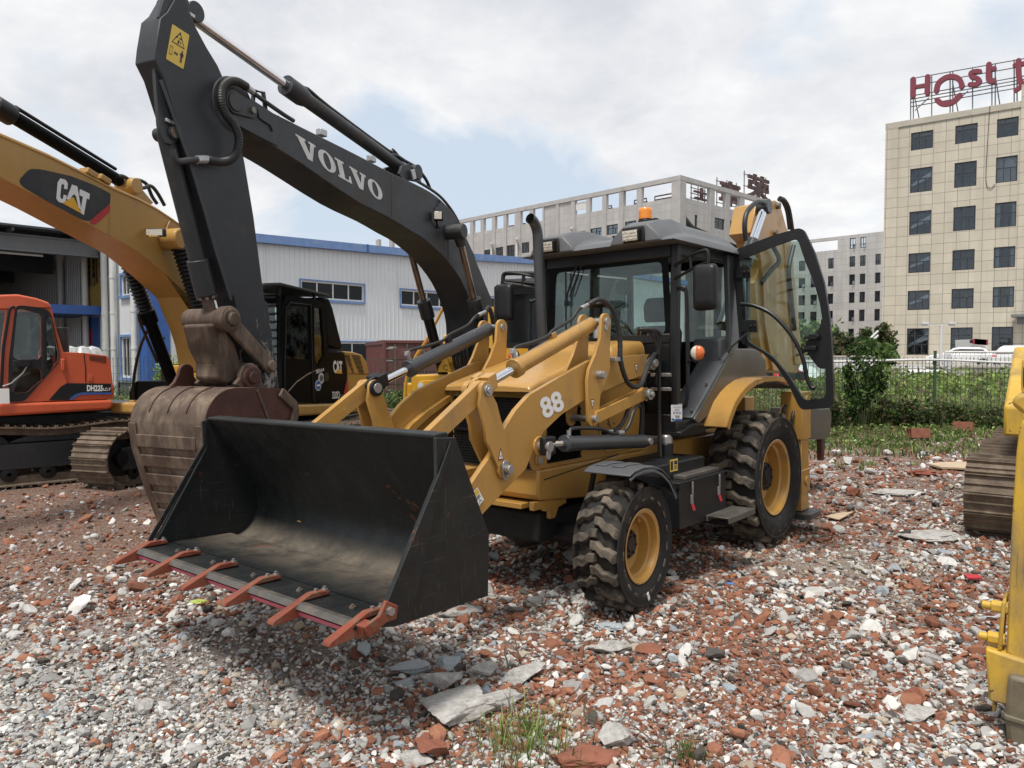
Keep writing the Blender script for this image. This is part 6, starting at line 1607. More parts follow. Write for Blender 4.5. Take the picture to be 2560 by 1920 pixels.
# =================================================================== BUILDINGS
def tiled(name, base, w, h, line=(.16, .15, .14), var=.12, mort=.012, streak=.4, swap=True):
    """cladding panels w x h metres with thin joints, weather streaks"""
    m, nt, out = nodes(name)
    bs = N(nt, 'ShaderNodeBsdfPrincipled')
    t = N(nt, 'ShaderNodeTexCoord'); sp = N(nt, 'ShaderNodeSeparateXYZ'); nt.links.new(t.outputs['Object'], sp.inputs[0])
    cb = N(nt, 'ShaderNodeCombineXYZ')
    nt.links.new(mth(nt, 'ADD', sp.outputs[0], sp.outputs[1]), cb.inputs[0]); nt.links.new(sp.outputs[2], cb.inputs[1])
    br = N(nt, 'ShaderNodeTexBrick'); br.offset = 0; br.squash = 1
    br.inputs['Scale'].default_value = 1; br.inputs['Brick Width'].default_value = w; br.inputs['Row Height'].default_value = h
    br.inputs['Mortar Size'].default_value = mort; br.inputs['Mortar Smooth'].default_value = .1
    br.inputs['Color1'].default_value = (*[c * (1 + var) for c in base], 1); br.inputs['Color2'].default_value = (*[c * (1 - var) for c in base], 1)
    br.inputs['Mortar'].default_value = (*line, 1)
    nt.links.new(cb.outputs[0], br.inputs['Vector'])
    st = ramp(nt, noise(nt, objco(nt, (1.1, 1.1, .12)), 1.0, 7, .65), .42, .75)
    c = mix(nt, mth(nt, 'MULTIPLY', st, streak), br.outputs['Color'], tuple(x * .55 for x in base))
    bl = ramp(nt, noise(nt, objco(nt), .35, 5, .6), .3, .7, (.9, .9, .9, 1), (1.07, 1.07, 1.07, 1))
    nt.links.new(mix(nt, 1.0, c, bl, 'MULTIPLY'), bs.inputs['Base Color']); bs.inputs['Roughness'].default_value = .6
    nt.links.new(bs.outputs[0], out.inputs[0])
    return m
M['cream'] = tiled('cream_tile', (.535, .487, .39), .98, .905, var=.05, mort=.018)
M['grey_tile'] = tiled('grey_tile', (.44, .43, .41), 1.25, .95, line=(.2, .19, .185), var=.06, streak=.4)
M['pale_tile'] = tiled('pale_tile', (.52, .51, .49), 1.25, .95, line=(.24, .23, .225), var=.05, streak=.4)
M['concrete'] = paint('grey_concrete', (.40, .39, .375), .8, var=.10, scale=.8, dirt=(.20, .19, .18), dirt_amt=.45, dirt_scale=.5, stretch=(1, 1, .2))
M['parapet'] = paint('cream_parapet', (.42, .39, .325), .75, var=.1, scale=.8, dirt=(.26, .24, .2), dirt_amt=.45, dirt_scale=.7, stretch=(1, 1, .25))
M['pane'] = glass('far_pane', (.84, .88, .92), 1.3, .03)
M['frame_dark'] = paint('window_frame', (.03, .034, .042), .4)
M['room'] = paint('dim_room', (.20, .205, .215), .9, var=.2, scale=.6)
M['curtain'] = paint('curtain', (.55, .56, .58), .9, var=.2, scale=3, stretch=(8, 8, 1))
M['stair'] = paint('stair_concrete', (.80, .80, .80), .8)
M['maroon'] = paint('maroon_sign', (.19, .030, .052), .55, var=.12)
M['old_red'] = paint('weathered_sign', (.07, .032, .03), .7, var=.35, scale=2, dirt=(.17, .15, .14), dirt_amt=.5, dirt_scale=2)
M['metal_white'] = paint('white_cladding', (.70, .73, .745), .45, var=.04, scale=.7, dirt=(.45, .45, .43), dirt_amt=.42, dirt_scale=1.2, stretch=(3, 3, .12))
M['pvc'] = paint('white_pipe', (.62, .62, .60), .45, var=.06, dirt=(.36, .34, .3), dirt_amt=.36)
M['shed_grey'] = paint('shed_steel', (.16, .165, .17), .55, var=.1)
M['shed_dark'] = paint('shed_sheet', (.055, .06, .07), .7, var=.15)
M['ochre'] = paint('ochre_panel', (.32, .22, .05), .6, var=.1)
M['plinth'] = paint('dark_plinth', (.10, .105, .115), .7, var=.2, scale=4)
M['container'] = paint('container_red', (.125, .036, .032), .55, var=.15, scale=2, dirt=(.20, .11, .09), dirt_amt=.42, dirt_scale=1.6, stretch=(2, 2, .5))
M['container_door'] = paint('container_door_paint', (.105, .040, .035), .55, var=.12, scale=2, dirt=(.17, .10, .085), dirt_amt=.42, dirt_scale=1.4)

def window(parent, mat_f, x0, x1, z0, z1, y=0.0, mull=(), trans=(), t=.06, d=.10, ax='y', inset=.10, pane='pane', frame_out=.0):
    """window in a wall whose outer face is at y (ax='y', opening towards -y) or x (ax='x', opening towards -x)"""
    def S_(m, a0, a1, b0, b1, c0, c1):
        return m.span(a0, a1, b0, b1, c0, c1) if ax == 'y' else m.span(b0, b1, a0, a1, c0, c1)
    f = MB(); yo = y + inset - frame_out
    S_(f, x0, x0 + t, yo, yo + d, z0, z1); S_(f, x1 - t, x1, yo, yo + d, z0, z1)
    S_(f, x0 + t, x1 - t, yo, yo + d, z0, z0 + t); S_(f, x0 + t, x1 - t, yo, yo + d, z1 - t, z1)
    for u, a, b in mull:
        xm = x0 + (x1 - x0) * u; S_(f, xm - t * .4, xm + t * .4, yo + .01, yo + d - .01, z0 + (z1 - z0) * a, z0 + (z1 - z0) * b)
    for v, a, b in trans:
        zm = z0 + (z1 - z0) * v; S_(f, x0 + (x1 - x0) * a, x0 + (x1 - x0) * b, yo + .012, yo + d - .012, zm - t * .4, zm + t * .4)
    o = f.build('window', mat_f, parent)
    g = MB(); S_(g, x0 + t * .5, x1 - t * .5, yo + d * .5, yo + d * .5 + .01, z0 + t * .5, z1 - t * .5)
    g.build('pane', M[pane], o)
    return o

# ---- cream office block with rooftop lettering
_d = 71.0
CE = Frame(((2204 - 1280) / FOC * _d, _d), (.795, -.607))
CX = tag(empty('office_block', Matrix(CE.matrix())), 'cream tiled office block with a rooftop sign of maroon letters', 'office building')
cols = [(CE.at('I', 1168, 1000, 0)[0], CE.at('I', 1372, 1000, 0)[0]), (CE.at('I', 1576, 950, 0)[0], CE.at('I', 1782, 950, 0)[0]), (CE.at('I', 1960, 900, 0)[0], CE.at('I', 2160, 880, 0)[0])]
pit = cols[1][0] - cols[0][0]; pit = (cols[2][0] - cols[0][0]) / 2; wdt = cols[0][1] - cols[0][0]
cols.append((cols[2][0] + pit * 1.13, cols[2][0] + pit * 1.13 + wdt))
cols.append((cols[3][0] + pit, cols[3][0] + pit + wdt))
rows = [(CE.at('I', 1180, 1020, 0)[1], CE.at('I', 1180, 857, 0)[1]), (CE.at('I', 1165, 1412, 0)[1], CE.at('I', 1165, 1190, 0)[1]), (CE.at('J', 1155, 140, 0)[1], CE.at('I', 1158, 1585, 0)[1]),
        (CE.at('J', 1150, 490, 0)[1], CE.at('J', 1150, 310, 0)[1]), (CE.at('J', 1140, 832, 0)[1], CE.at('J', 1140, 655, 0)[1]), (CE.at('J', 1130, 1243, 0)[1], CE.at('J', 1130, 1000, 0)[1])]
ztop = CE.at('I', 925, 775, 0)[1]; WID = cols[-1][1] + 6
holes = [[(a, z0), (b, z0), (b, z1), (a, z1)] for a, b in cols for z0, z1 in rows]
wall = holed([(0, -3), (WID, -3), (WID, ztop - .55), (0, ztop - .55)], holes, 0, .25, 'y').build('front_wall', M['cream'], CX)
MB().span(0, .3, .26, 18, -3, ztop - .5).span(0, WID, 17.5, 18, -3, ztop - .5).build('side_wall', M['cream'], CX)
MB().span(-.06, WID, -.10, 18, ztop - .55, ztop).build('parapet', M['parapet'], CX, bevel=.03)
MB().span(-.03, 1.05, -.12, -.001, -3, ztop - .56).build('corner_pilaster', M['cream'], CX)
MB().span(cols[2][1] + .15, cols[2][1] + 1.1, -.16, -.001, -3, ztop + 1.3).build('corner_pilaster', M['cream'], CX)
MB().span(.4, WID, 2.6, 2.7, -3, ztop - 1).build('room_wall', M['room'], CX)
fl = MB()
for z0, z1 in rows: fl.span(.31, WID, .26, 2.6, z0 - .75, z0 - .45)
fl.build('floor_slab', M['room'], CX)
for ci, (a, b) in enumerate(cols):
    for ri, (z0, z1) in enumerate(rows):
        big = ri == 5
        w_ = window(CX, M['frame_dark'], a, b, z0, z1, 0, mull=((.36, 0, 1), (.68, 0, .55)) if not big else ((.35, 0, 1), (.68, 0, .38)), trans=((.56 if ri else .72, 0, 1),) if not big else ((.72, 0, 1), (.38, 0, 1)), t=.09)
        if ci == 0 and ri > 0:
            h = (z1 - z0) * .8; n = 9; sw = (b - a) / n
            pts = [(a, z0 + .35 * h)]
            for k in range(n): pts += [(a + k * sw, z0 + .42 * h + k * (h * .62) / n + h * .62 / n), (a + (k + 1) * sw, z0 + .42 * h + k * (h * .62) / n + h * .62 / n)]
            pts += [(b, z0 + .75 * h)]
            pts = [p for p in pts]
            MB().prism(pts, .32, .6).build('stair_flight', M['stair'], w_)
            rl_ = MB()
            for k in range(14):
                u = k / 13; xx = a + u * (b - a); zz = z0 + .5 * h + u * h * .6
                rl_.span(xx - .02, xx + .02, .28, .31, zz, min(z1, zz + .9))
            rl_.build('stair_rail', M['room'], w_)
        if ci == 2 and ri in (1, 2, 3, 4):
            cs = MB(); ww = (b - a)
            if ri == 1:
                for k in range(12): cs.box((a + ww * (k + .5) / 12, .55 + .03 * (k % 2), (z0 + z1) / 2), (ww / 12.5, .04, z1 - z0))
            else:
                for k in range(3): cs.box((a + ww * (.04 + k * .07), .55 + .03 * (k % 2), (z0 + z1) / 2), (ww * .07, .04, z1 - z0)); cs.box((b - ww * (.04 + k * .07), .55 + .03 * (k % 2), (z0 + z1) / 2), (ww * .07, .04, z1 - z0))
            cs.build('curtain', M['curtain'], w_)
MB().tube([(CE.at('I', 1900, 600, 0)[0], -.13, ztop), (CE.at('I', 1880, 900, 0)[0], -.06, CE.at('I', 1880, 900, 0)[1]), (CE.at('I', 1862, 1300, 0)[0], -.06, CE.at('I', 1862, 1300, 0)[1]), (CE.at('I', 1905, 1370, 0)[0], -.06, CE.at('I', 1905, 1370, 0)[1]), (CE.at('I', 1945, 1330, 0)[0], -.06, CE.at('I', 1945, 1330, 0)[1])], .025, 6, smooth=4).build('hanging_cable', M['frame_dark'], CX)
q = CE.at('J', 935, 1092, 0); MB().span(q[0] - .5, q[0] + .5, -.5, -.12, q[1] - .07, q[1] + .07).span(q[0] - .06, q[0] + .06, -.12, 0, q[1] - .3, q[1] + .1).build('wall_camera', M['parapet'], CX)
q = CE.at('J', 2160, 890, 0); MB().span(q[0] - .4, q[0] + 9, -2.2, -.17, q[1] - .10, q[1] + .10).span(q[0], q[0] + .5, -1.4, -1.0, q[1] - .7, q[1] - .11).build('entrance_canopy', M['shed_grey'], CX)
# rooftop sign: letters on a scaffold
def sgn(x, y): return CE.at('I', x, y, 1.2)
SG = tag(empty('rooftop_sign', Matrix(CE.matrix())), 'maroon rooftop letters on a thin steel scaffold above the cream block', 'sign')
def stroke(name, pts, r, parent, k=1):
    """rounded tube-like letter stroke as flat slab"""
    P = [Vector((x, z, 0)) for x, z in pts]
    P = spline(P, 6) if len(P) > 2 else P
    L_, R__ = [], []
    for i, p in enumerate(P):
        d = (P[min(i + 1, len(P) - 1)] - P[max(i - 1, 0)]).normalized(); n_ = Vector((-d.y, d.x, 0)) * r
        L_.append((p + n_)); R__.append((p - n_))
    d0 = (P[1] - P[0]); a0 = math.degrees(math.atan2(d0.y, d0.x)); d1 = (P[-1] - P[-2]); a1 = math.degrees(math.atan2(d1.y, d1.x))
    out = [(v.x, v.y) for v in L_] + arc(P[-1].x, P[-1].y, r, a1 + 90, a1 - 90, 8)[1:-1] + [(v.x, v.y) for v in R__[::-1]] + arc(P[0].x, P[0].y, r, a0 - 90, a0 - 270, 8)[1:-1]
    return out
rr = abs(sgn(1165, 430)[0] - sgn(1218, 430)[0]) * .44
def letter(strokes):
    m = MB()
    for i, st in enumerate(strokes):
        pts, r = (st, rr) if not isinstance(st[0][0], tuple) else (st[0], rr * st[1])
        m.prism(stroke('s', [sgn(x, y) for x, y in pts], r, None), 1.0 + .012 * i, 1.45 + .012 * i)
    return m.build('letter', M['maroon'], SG)
letter([[(1192, 365), (1188, 515)], [(1325, 340), (1320, 490)], ([(1200, 437), (1315, 420)], .62)])
letter([[(1405, 470), (1425, 400), (1490, 350), (1560, 340), (1615, 365), (1640, 415), (1637, 430)], [(1412, 555), (1450, 585), (1500, 590), (1560, 570), (1605, 530), (1622, 512)]])
letter([([(1805, 292), (1770, 290), (1725, 305), (1730, 340), (1780, 355), (1805, 385), (1770, 410), (1715, 412)], .85)])
letter([[(1890, 228), (1886, 340), (1895, 375), (1930, 378)], ([(1900, 275), (1940, 262)], .8)])
letter([[(2162, 195), (2165, 330), (2190, 400), (2260, 450)], ([(2128, 235), (2230, 215)], .8), ([(2135, 465), (2230, 400)], .8)])
letter([([(2250, 180), (2400, 150)], .8), [(2320, 120), (2325, 420)], ([(2260, 300), (2400, 270)], .8)])
sc = MB()
def sl(a, b, y0=1.6, y1=1.6, r=.05):
    p, q = sgn(*a), sgn(*b); sc.tube([(p[0], y0, p[1]), (q[0], y1, q[1])], r, 4)
for x in (1160, 1185, 1355, 1525, 1550, 1733, 1912, 1943, 2118, 2145, 2320):
    zt = 345 - (x - 1160) * .185; zb = 728 - (x - 1160) * .168
    sl((x, zt), (x, zb))
for f in (0, .18, .42, .5, .58, .68):
    sl((1160, 345 + f * 383), (2400, 345 + f * 383 - 1240 * .178))
for a in (1185, 1550, 1943, 2320): sl((a, 345 - (a - 1160) * .185 + 120), (a + 36, 728 - (a - 1160) * .168), 1.6, 3.2)
for a in (1200, 1560): sl((a, 640 - (a - 1200) * .17), (a + 130, 520 - (a - 1200) * .17))
sc.build('scaffold', M['shed_grey'], SG)

# ---- long grey office building with an open roof frame
GA = Frame(((1696 - 1280) / FOC * 90, 90.0), (.725, .689))
GX = tag(empty('office_block', Matrix(GA.matrix())), 'long grey concrete office building with an open frame along its roof', 'office building')
zt = GA.at('K', 1465, 98, 0)[1]
def gL(x, y): return GA.atx('K', x, y, 0)      # left facade, plane x = 0 -> (y, z)
def gR(x, y): return GA.at('K', x, y, 0)       # right facade, plane y = 0 -> (x, z)
zo = gR(1478, 240)[1]; ybig = gL(-60, 470)[0] + 12; xbig = gR(2082, 330)[0] + .6
cm = [(1225, 1192), (1106, 1076), (992, 966), (884, 860), (785, 760), (680, 660), (583, 572), (510, 486), (428, 390), (334, 316), (260, 240), (185, 165), (115, 95)]
CO = MB()
yb_prev = None
for a, b in cm:
    ya, yb = gL(a, 300)[0], gL(b, 300)[0]
    CO.span(-.12, .38, ya, yb, -2, zt - .56)
for k in range(6):
    ya = gL(95, 300)[0] + 4.2 * (k + 1); CO.span(-.12, .38, ya, ya + 1.0, -2, zt - .56)
for a, b in ((1668, 1698), (1772, 1800), (1868, 1895)):
    CO.span(gR(a, 300)[0], gR(b, 300)[0], -.12, .38, -2, zt - .56)
for k in range(1):
    xa = gR(2030, 300)[0]; CO.span(xa, xa + .9, -.12, .38, -2, zt - .56)
CO.span(-.14, 1.1, -.14, 1.1, -2, zt - .56)
CO.build('column', M['concrete'], GX)
MB().span(-.16, .42, -.16, ybig, zt - .55, zt).span(.421, xbig, -.16, .42, zt - .55, zt).build('roof_beam', M['concrete'], GX)
wl_ = []
def hz(pts): return pts
HL = []
for (x0, x1, yt, yb) in ((1112, 1188, 402, 470), (992, 1065, 425, 490), (885, 958, 448, 510), (785, 852, 470, 530), (432, 482, 542, 612), (334, 386, 560, 636), (262, 310, 574, 640), (186, 236, 590, 650), (510, 545, 530, 600)):
    ya, za = gL(x1, yt); yb_, zb = gL(x0, yt); zlo = gL((x0 + x1) / 2, yb)[1]; HL.append((ya, yb_, zlo, (za + zb) / 2))
y_far = gL(186, 600)[0]
for k in range(8): HL.append((y_far + 3 + 4.2 * k, y_far + 5.4 + 4.2 * k, HL[-1][2] if k else HL[-2][2], HL[-1][3] if k else HL[-2][3]))
for ht in list(HL): HL.append((ht[0], ht[1], ht[2] - 3.6, ht[3] - 3.6))
HR = []
for (x0, x1, yt, yb) in ((1481, 1495, 347, 430), (1571, 1590, 362, 442), (1700, 1768, 384, 456), (1800, 1858, 402, 486)):
    xa, za = gR(x0, yt); xb, zb = gR(x1, yt); zlo = gR((x0 + x1) / 2, yb)[1]; HR.append((xa, xb, zlo, (za + zb) / 2))
for k in range(1): HR.append((HR[3][0] + 4.4 * (k + 1), HR[3][1] + 4.4 * (k + 1), HR[3][2], HR[3][3]))
for h in list(HR): HR.append((h[0], h[1], h[2] - 3.6, h[3] - 3.6))
rect = lambda a, b, c, d: [(a, c), (b, c), (b, d), (a, d)]
holed(rect(0.0, ybig, -2, zo), [rect(*h) for h in HL], 0, .25, 'x').build('left_wall', M['grey_tile'], GX)
holed(rect(.26, xbig, -2, zo), [rect(*h) for h in HR], 0.0, .25, 'y').build('right_wall', M['grey_tile'], GX)
ys, ye_ = gL(780, 300)[0], gL(583, 300)[0]
MB().span(.02, .3, ys, ye_, zo + .002, zt - .57).build('roof_panel', M['grey_tile'], GX)
MB().span(.05, .2, gL(858, 300)[0], gL(787, 300)[0], zo + .6, zt - .9).build('roof_panel', M['pvc'], GX)
MB().span(1.5, xbig, 1.5, 1.6, -2, zo - .2).span(1.5, 1.6, 1.7, ybig, -2, zo - .2).build('room_wall', M['room'], GX)
MB().span(.3, xbig, .3, ybig, zo - .6, zo - .4).build('roof_slab', M['concrete'], GX)
for i, h in enumerate(HL): window(GX, M['frame_dark'], *h, 0, mull=((.5, 0, 1), (.25, 0, .6)), trans=((.62, 0, 1),), t=.10, ax='x')
for i, h in enumerate(HR): window(GX, M['frame_dark'], *h, 0, mull=((.5, 0, 1),) if h[1] - h[0] > 1.2 else (), trans=((.62, 0, 1),), t=.09)
for px, py in ((770, 455), (412, 525), (245, 555)):
    y_, z_ = gL(px, py); MB().tube([(-.35, y_, z_ - 3.2), (-.35, y_, z_ - .3), (-.55, y_ - .2, z_), (-.8, y_ - .7, z_ - .05)], .18, 8, smooth=3).build('vent_pipe', M['pvc'], GX)
rj = MB()
for a, b, c in ((915, 960, 350), (1110, 1190, 310), (1245, 1365, 285), (1395, 1440, 250), (430, 465, 460), (275, 312, 495), (370, 388, 478)):
    p, q = gL(a, c), gL(b, c - (b - a) * .22)
    rj.tube([(2.0, p[0], zo), (2.0, p[0], p[1] + 1.1), (2.0, q[0], p[1] + 1.1), (2.0, q[0], zo)], .10, 4)
    rj.span(2.0, 2.3, min(p[0], q[0]), max(p[0], q[0]), zo + .3, zo + .65)
rj.build('roof_rail', M['old_red'], GX)
# weathered characters standing on that roof
def char(txt, x0, y0, x1, y1, yy):
    a = GA.at3('K', x0, y1, yy); b = GA.at3('K', x1, y1, yy); t_ = GA.at3('K', x0, y0, yy)
    r = tag(empty('roof_character', Matrix(GA.matrix())), None, 'sign')
    Vt, Ft, wt = text_mesh(txt, bold=.03)
    decal('letter', Vt / np.array([wt, 1]), Ft, M['old_red'], r, (a[0], yy, a[2]), (b[0] - a[0], 0, 0), (0, 0, t_[2] - a[2]), (0, -1, 0), .02, thick=.25)
    sc_ = MB()
    for xx in (a[0] + .2, (a[0] + b[0]) / 2, b[0] - .2): sc_.tube([(xx, yy + .4, zo - .5), (xx, yy + .4, t_[2] + .3)], .09, 4)
    for f in (.1, .5, .95): sc_.tube([(a[0], yy + .4, a[2] + f * (t_[2] - a[2])), (b[0], yy + .4, a[2] + f * (t_[2] - a[2]))], .07, 4)
    sc_.build('scaffold', M['shed_grey'], r)
    return r
tag(char('荣', 1908, 78, 2058, 248, 5.0), 'tallest weathered red roof character at the right end of the grey roof')
tag(char('車', 1728, 122, 1866, 290, 4.0), 'weathered red roof character in the middle of three on the grey roof')
tag(char('士', 1560, 172, 1660, 252, 3.0), 'small weathered red roof character beside the corner of the grey roof frame')

# ---- second grey block between it and the cream one
GB = Frame(((2000 - 1280) / FOC * 118, 118.0), (.689, -.725))
BX = tag(empty('office_block', Matrix(GB.matrix())), 'farther grey tiled block with small windows, partly hidden by the cream one', 'office building')
def gb(x, y): return GB.at('J', x, y, 0)
zb_top = gb(600, 140)[1]
cx_ = [(135, 195), (245, 305), (404, 455), (600, 652), (697, 748), (838, 888)]
xs_ = [(gb(a, 560)[0], gb(b, 560)[0]) for a, b in cx_]
xs_ += [(xs_[-1][0] + 4.5, xs_[-1][1] + 4.5), (xs_[0][0] - 4.2, xs_[0][1] - 4.2)]
zr = [(gb(620, 265)[1], gb(620, 168)[1]), (gb(620, 432)[1], gb(620, 335)[1]), (gb(620, 598)[1], gb(620, 502)[1]), (gb(612, 765)[1], gb(612, 668)[1]), (gb(610, 935)[1], gb(610, 830)[1]), (gb(605, 1105)[1], gb(605, 1002)[1])]
hh = [(a, b, c, d) for i, (a, b) in enumerate(xs_) for j, (c, d) in enumerate(zr) if not (j == 0 and i not in (3, 4))]
op = (gb(250, 240)[0], gb(495, 230)[0], gb(380, 285)[1], gb(380, 195)[1])
holed(rect(-14, xs_[6][1] + 8, -4, zb_top), [rect(*h) for h in hh] + [rect(*op)], 0, .3, 'y').build('front_wall', M['pale_tile'], BX)
MB().span(-14, -13.6, .31, 16, -4, zb_top).span(-13, 30, 2.0, 2.1, -4, zr[0][0] - .8).build('room_wall', M['room'], BX)
MB().span(-13.5, 40, 8, 8.3, zr[0][0] - 1, zb_top - 1.2).build('back_parapet', M['concrete'], BX)
for h in hh: window(BX, M['frame_dark'], *h, 0, mull=((.5, 0, 1),), trans=((.35, 0, 1),), t=.10)
for i, h in enumerate(hh[:22]):
    if i % 2: MB().box(((h[0] + h[1]) / 2 + .3, -.12, h[2] + .35), ((h[1] - h[0]) * .4, .05, .6), rotm(rx=-.5)).build('tilted_sash', M['pane'], BX)

# =================================================================== warehouse and open shed at the left
WH = Frame((-14.5, 30.0), (.675, .738))
WX = tag(empty('warehouse', Matrix(WH.matrix())), 'white corrugated metal warehouse with blue eaves and long ribbon windows', 'warehouse')
def wh(k, x, y): return WH.at(k, x, y, 0)
def wl2(k, x, y): return WH.atx(k, x, y, 0)       # end wall, plane x = 0 -> (y, z)
e0, e1, e2 = wh('N', 0, 150), wh('N', 1230, 262), wh('K', 550, 690)
eave = [(0.0, e0[1] + (e0[1] - e1[1]) * (e0[0]) / (e1[0] - e0[0])), e0, e1, (e2[0], e2[1]), (e2[0] + 18, e2[1] - .1)]
XE = eave[-1][0]
wins = [(wh('N', 352, 437), wh('N', 852, 620), 4), (wh('N', 1142, 512), wh('N', 1548, 670), 4), (wh('C', 726, 700), wh('C', 893, 790), 4)]
WN = []
for a, b, n in wins: WN.append((a[0], b[0], b[1] + .02, a[1] - .02, n))
g0 = WN[1][0] - WN[0][0]
WN[2] = (WN[1][0] + g0 * 1.05, WN[1][0] + g0 * 1.05 + (WN[1][1] - WN[1][0]), WN[1][2] - .02, WN[1][3] - .02, 4)
WN.append((WN[2][0] + g0, WN[2][0] + g0 + 4.5, WN[2][2], WN[2][3], 4))
for a in (wh('N', 690, 930)[0], wh('N', 690, 930)[0] + g0, wh('N', 690, 930)[0] + 2 * g0, wh('N', 690, 930)[0] + 3 * g0):
    z1 = wh('N', 690, 932)[1]; WN.append((a - 1.0, a + 3.6, z1 - 1.75, z1, 3))
WN.append((wh('W', 785, 650)[0], wh('W', 900, 650)[0] + .6, wh('W', 850, 870)[1], wh('W', 850, 650)[1], 3))
fw_ = holed([(0, -.5), (XE, -.5)] + [(p[0], p[1]) for p in eave[::-1]], [rect(a, b, c, d) for a, b, c, d, n in WN], 0, .12, 'y').build('front_wall', M['metal_white'], WX)
rb = MB()
xx = .15
def eave_z(x):
    for i in range(len(eave) - 1):
        if x <= eave[i + 1][0]:
            t = (x - eave[i][0]) / (eave[i + 1][0] - eave[i][0] + 1e-9); return eave[i][1] + t * (eave[i + 1][1] - eave[i][1])
    return eave[-1][1]
while xx < XE:
    segs = [(-.5, eave_z(xx) - .02)]
    for a, b, c, d, n in WN:
        if a - .16 < xx < b + .16:
            ns = []
            for s0, s1 in segs:
                if d < s0 or c > s1: ns.append((s0, s1)); continue
                if c - .16 > s0: ns.append((s0, c - .16))
                if d + .16 < s1: ns.append((d + .16, s1))
            segs = ns
    for s0, s1 in segs: rb.prism([(xx - .035, 0), (xx - .018, -.028), (xx + .018, -.028), (xx + .035, 0)], s0, s1, 'z')
    xx += .26
rb.build('wall_rib', M['metal_white'], WX)
for i in range(len(eave) - 1):
    a, b = eave[i], eave[i + 1]
    MB().prism([(a[0] + .005, a[1]), (b[0] - .005, b[1]), (b[0] - .005, b[1] + .37), (a[0] + .005, a[1] + .37)], -.35, .3).build('eaves_trim', M['blue_trim'], WX)
for xj in np.arange(4, XE, 6.5):
    z_ = eave_z(xj); MB().span(xj - .05, xj + .05, -.37, -.352, z_, z_ + .39).build('trim_joint', M['blue'], WX)
for a, b, c, d, n in WN:
    w_ = window(WX, M['pvc'], a, b, c, d, 0, mull=[(k / n, 0, 1) for k in range(1, n)], t=.08, inset=.02, pane='dark_glass')
    fr = MB()
    fr.span(a - .07, a, -.05, .0, c - .10, d + .06).span(b, b + .07, -.05, 0, c - .10, d + .06).span(a, b, -.05, 0, d, d + .06).span(a, b, -.10, 0, c - .12, c)
    fr.build('frame', M['blue_trim'], w_)
MB().prism([(eave[0][0], eave[0][1] + .3), (XE, eave[-1][1] + .3), (XE, eave[-1][1] + .34), (0, eave[0][1] + .35)], .301, 24).build('roof', M['shed_grey'], WX)
# end wall with rain pipes, windows, blue corner strip
def pr(p): return p
w1 = [wl2('G', 962, 30), wl2('G', 1048, 180)]; w2 = [wl2('G', 962, 515), wl2('G', 1052, 835)]
ws2 = [(min(a[0], b[0]), max(a[0], b[0]), b[1], a[1]) for a, b in (w1, w2)]
YEND = 34.0
zE = eave[0][1]
holed(rect(.001, YEND, -.5, zE + .3), [rect(*w) for w in ws2], 0, .12, 'x').build('end_wall', M['metal_white'], WX)
rb = MB(); yy = .9
while yy < YEND:
    if all(not (a - .12 < yy < b + .12) for a, b, c, d in ws2): rb.prism([(0, yy - .03), (-.025, yy - .016), (-.025, yy + .016), (0, yy + .03)], -.5, zE + .28, 'z')
    yy += .26
rb.build('wall_rib', M['metal_white'], WX)
for a, b, c, d in ws2:
    w_ = window(WX, M['pvc'], a, b, c, d, 0, mull=((.34, 0, 1), (.67, 0, 1)), trans=((.7, 0, 1),) if d - c > 2.5 else (), t=.07, ax='x', inset=.02, pane='dark_glass')
    MB().span(-.07, 0, a - .10, a, c - .1, d + .1).span(-.07, 0, b, b + .10, c - .1, d + .1).span(-.07, 0, a, b, d, d + .10).span(-.12, 0, a - .1, b + .1, c - .12, c).build('frame', M['blue_trim'], w_)
MB().span(-.05, .85, -.05, -.002, -.5, zE).span(-.05, -.002, -.002, .70, -.5, zE).build('corner_strip', M['blue'], WX)
for gx, dy in ((876, .32), (945, .42), (1108, .42)):
    y_ = wl2('G', gx, 600)[0]
    p = MB().cyl((-.22, y_, -.3), (-.22, y_, zE - .2), .13, 16)
    for z_ in np.arange(.5, zE - .4, 1.5): p.cyl((-.22, y_, z_), (-.22, y_, z_ + .1), .145, 16)
    p.build('rain_pipe', M['pvc'], WX)
ya, _ = wl2('G', 1215, 600)
MB().span(-.04, -.002, .9, 6.5, -.5, wl2('G', 940, 870)[1]).build('plinth', M['plinth'], WX)
# white block wall panels right of the blue strip
for k in range(3): MB().span(.9, 3.4, -.03, -.002, .3 + k * 1.1, 1.36 + k * 1.1).build('wall_panel', M['pvc'], WX)

SH = tag(empty('open_shed', Matrix(WH.matrix())), 'tall open shed with dark roof, white columns and blue door canopy beside the warehouse', 'shed')
y_s = 4.3; zs = WH.at('T', 700, 250, y_s)[1]
e_a, e_b = WH.at('T', 0, 190, y_s), WH.at('T', 1420, 470, y_s)
zr0 = (e_a[1] + e_b[1]) / 2
MB().prism([(y_s - .9, zr0 + .62), (y_s + 34, zr0 + .9), (y_s + 34, zr0 + 1.0), (y_s - .9, zr0 + .70)], -30, -.05, 'x').build('roof', M['shed_dark'], SH)
MB().span(-30, -.3, y_s, y_s + .14, zr0 - .18, zr0 + .38).span(-30, -.3, y_s - .12, y_s + .26, zr0 - .24, zr0 - .181).span(-30, -.3, y_s - .12, y_s + .26, zr0 + .381, zr0 + .44).build('front_beam', M['shed_grey'], SH)
rf_ = MB()
for xk in np.arange(-29, -1, 2.3):
    rf_.span(xk, xk + .10, y_s - .8, y_s + 33, zr0 + .45, zr0 + .60)
rf_.build('purlin', M['shed_dark'], SH)
for yk in np.arange(y_s + 6, y_s + 33, 6.5): MB().span(-30, -.3, yk, yk + .16, zr0 - .5, zr0 + .44).build('roof_beam', M['shed_dark'], SH)
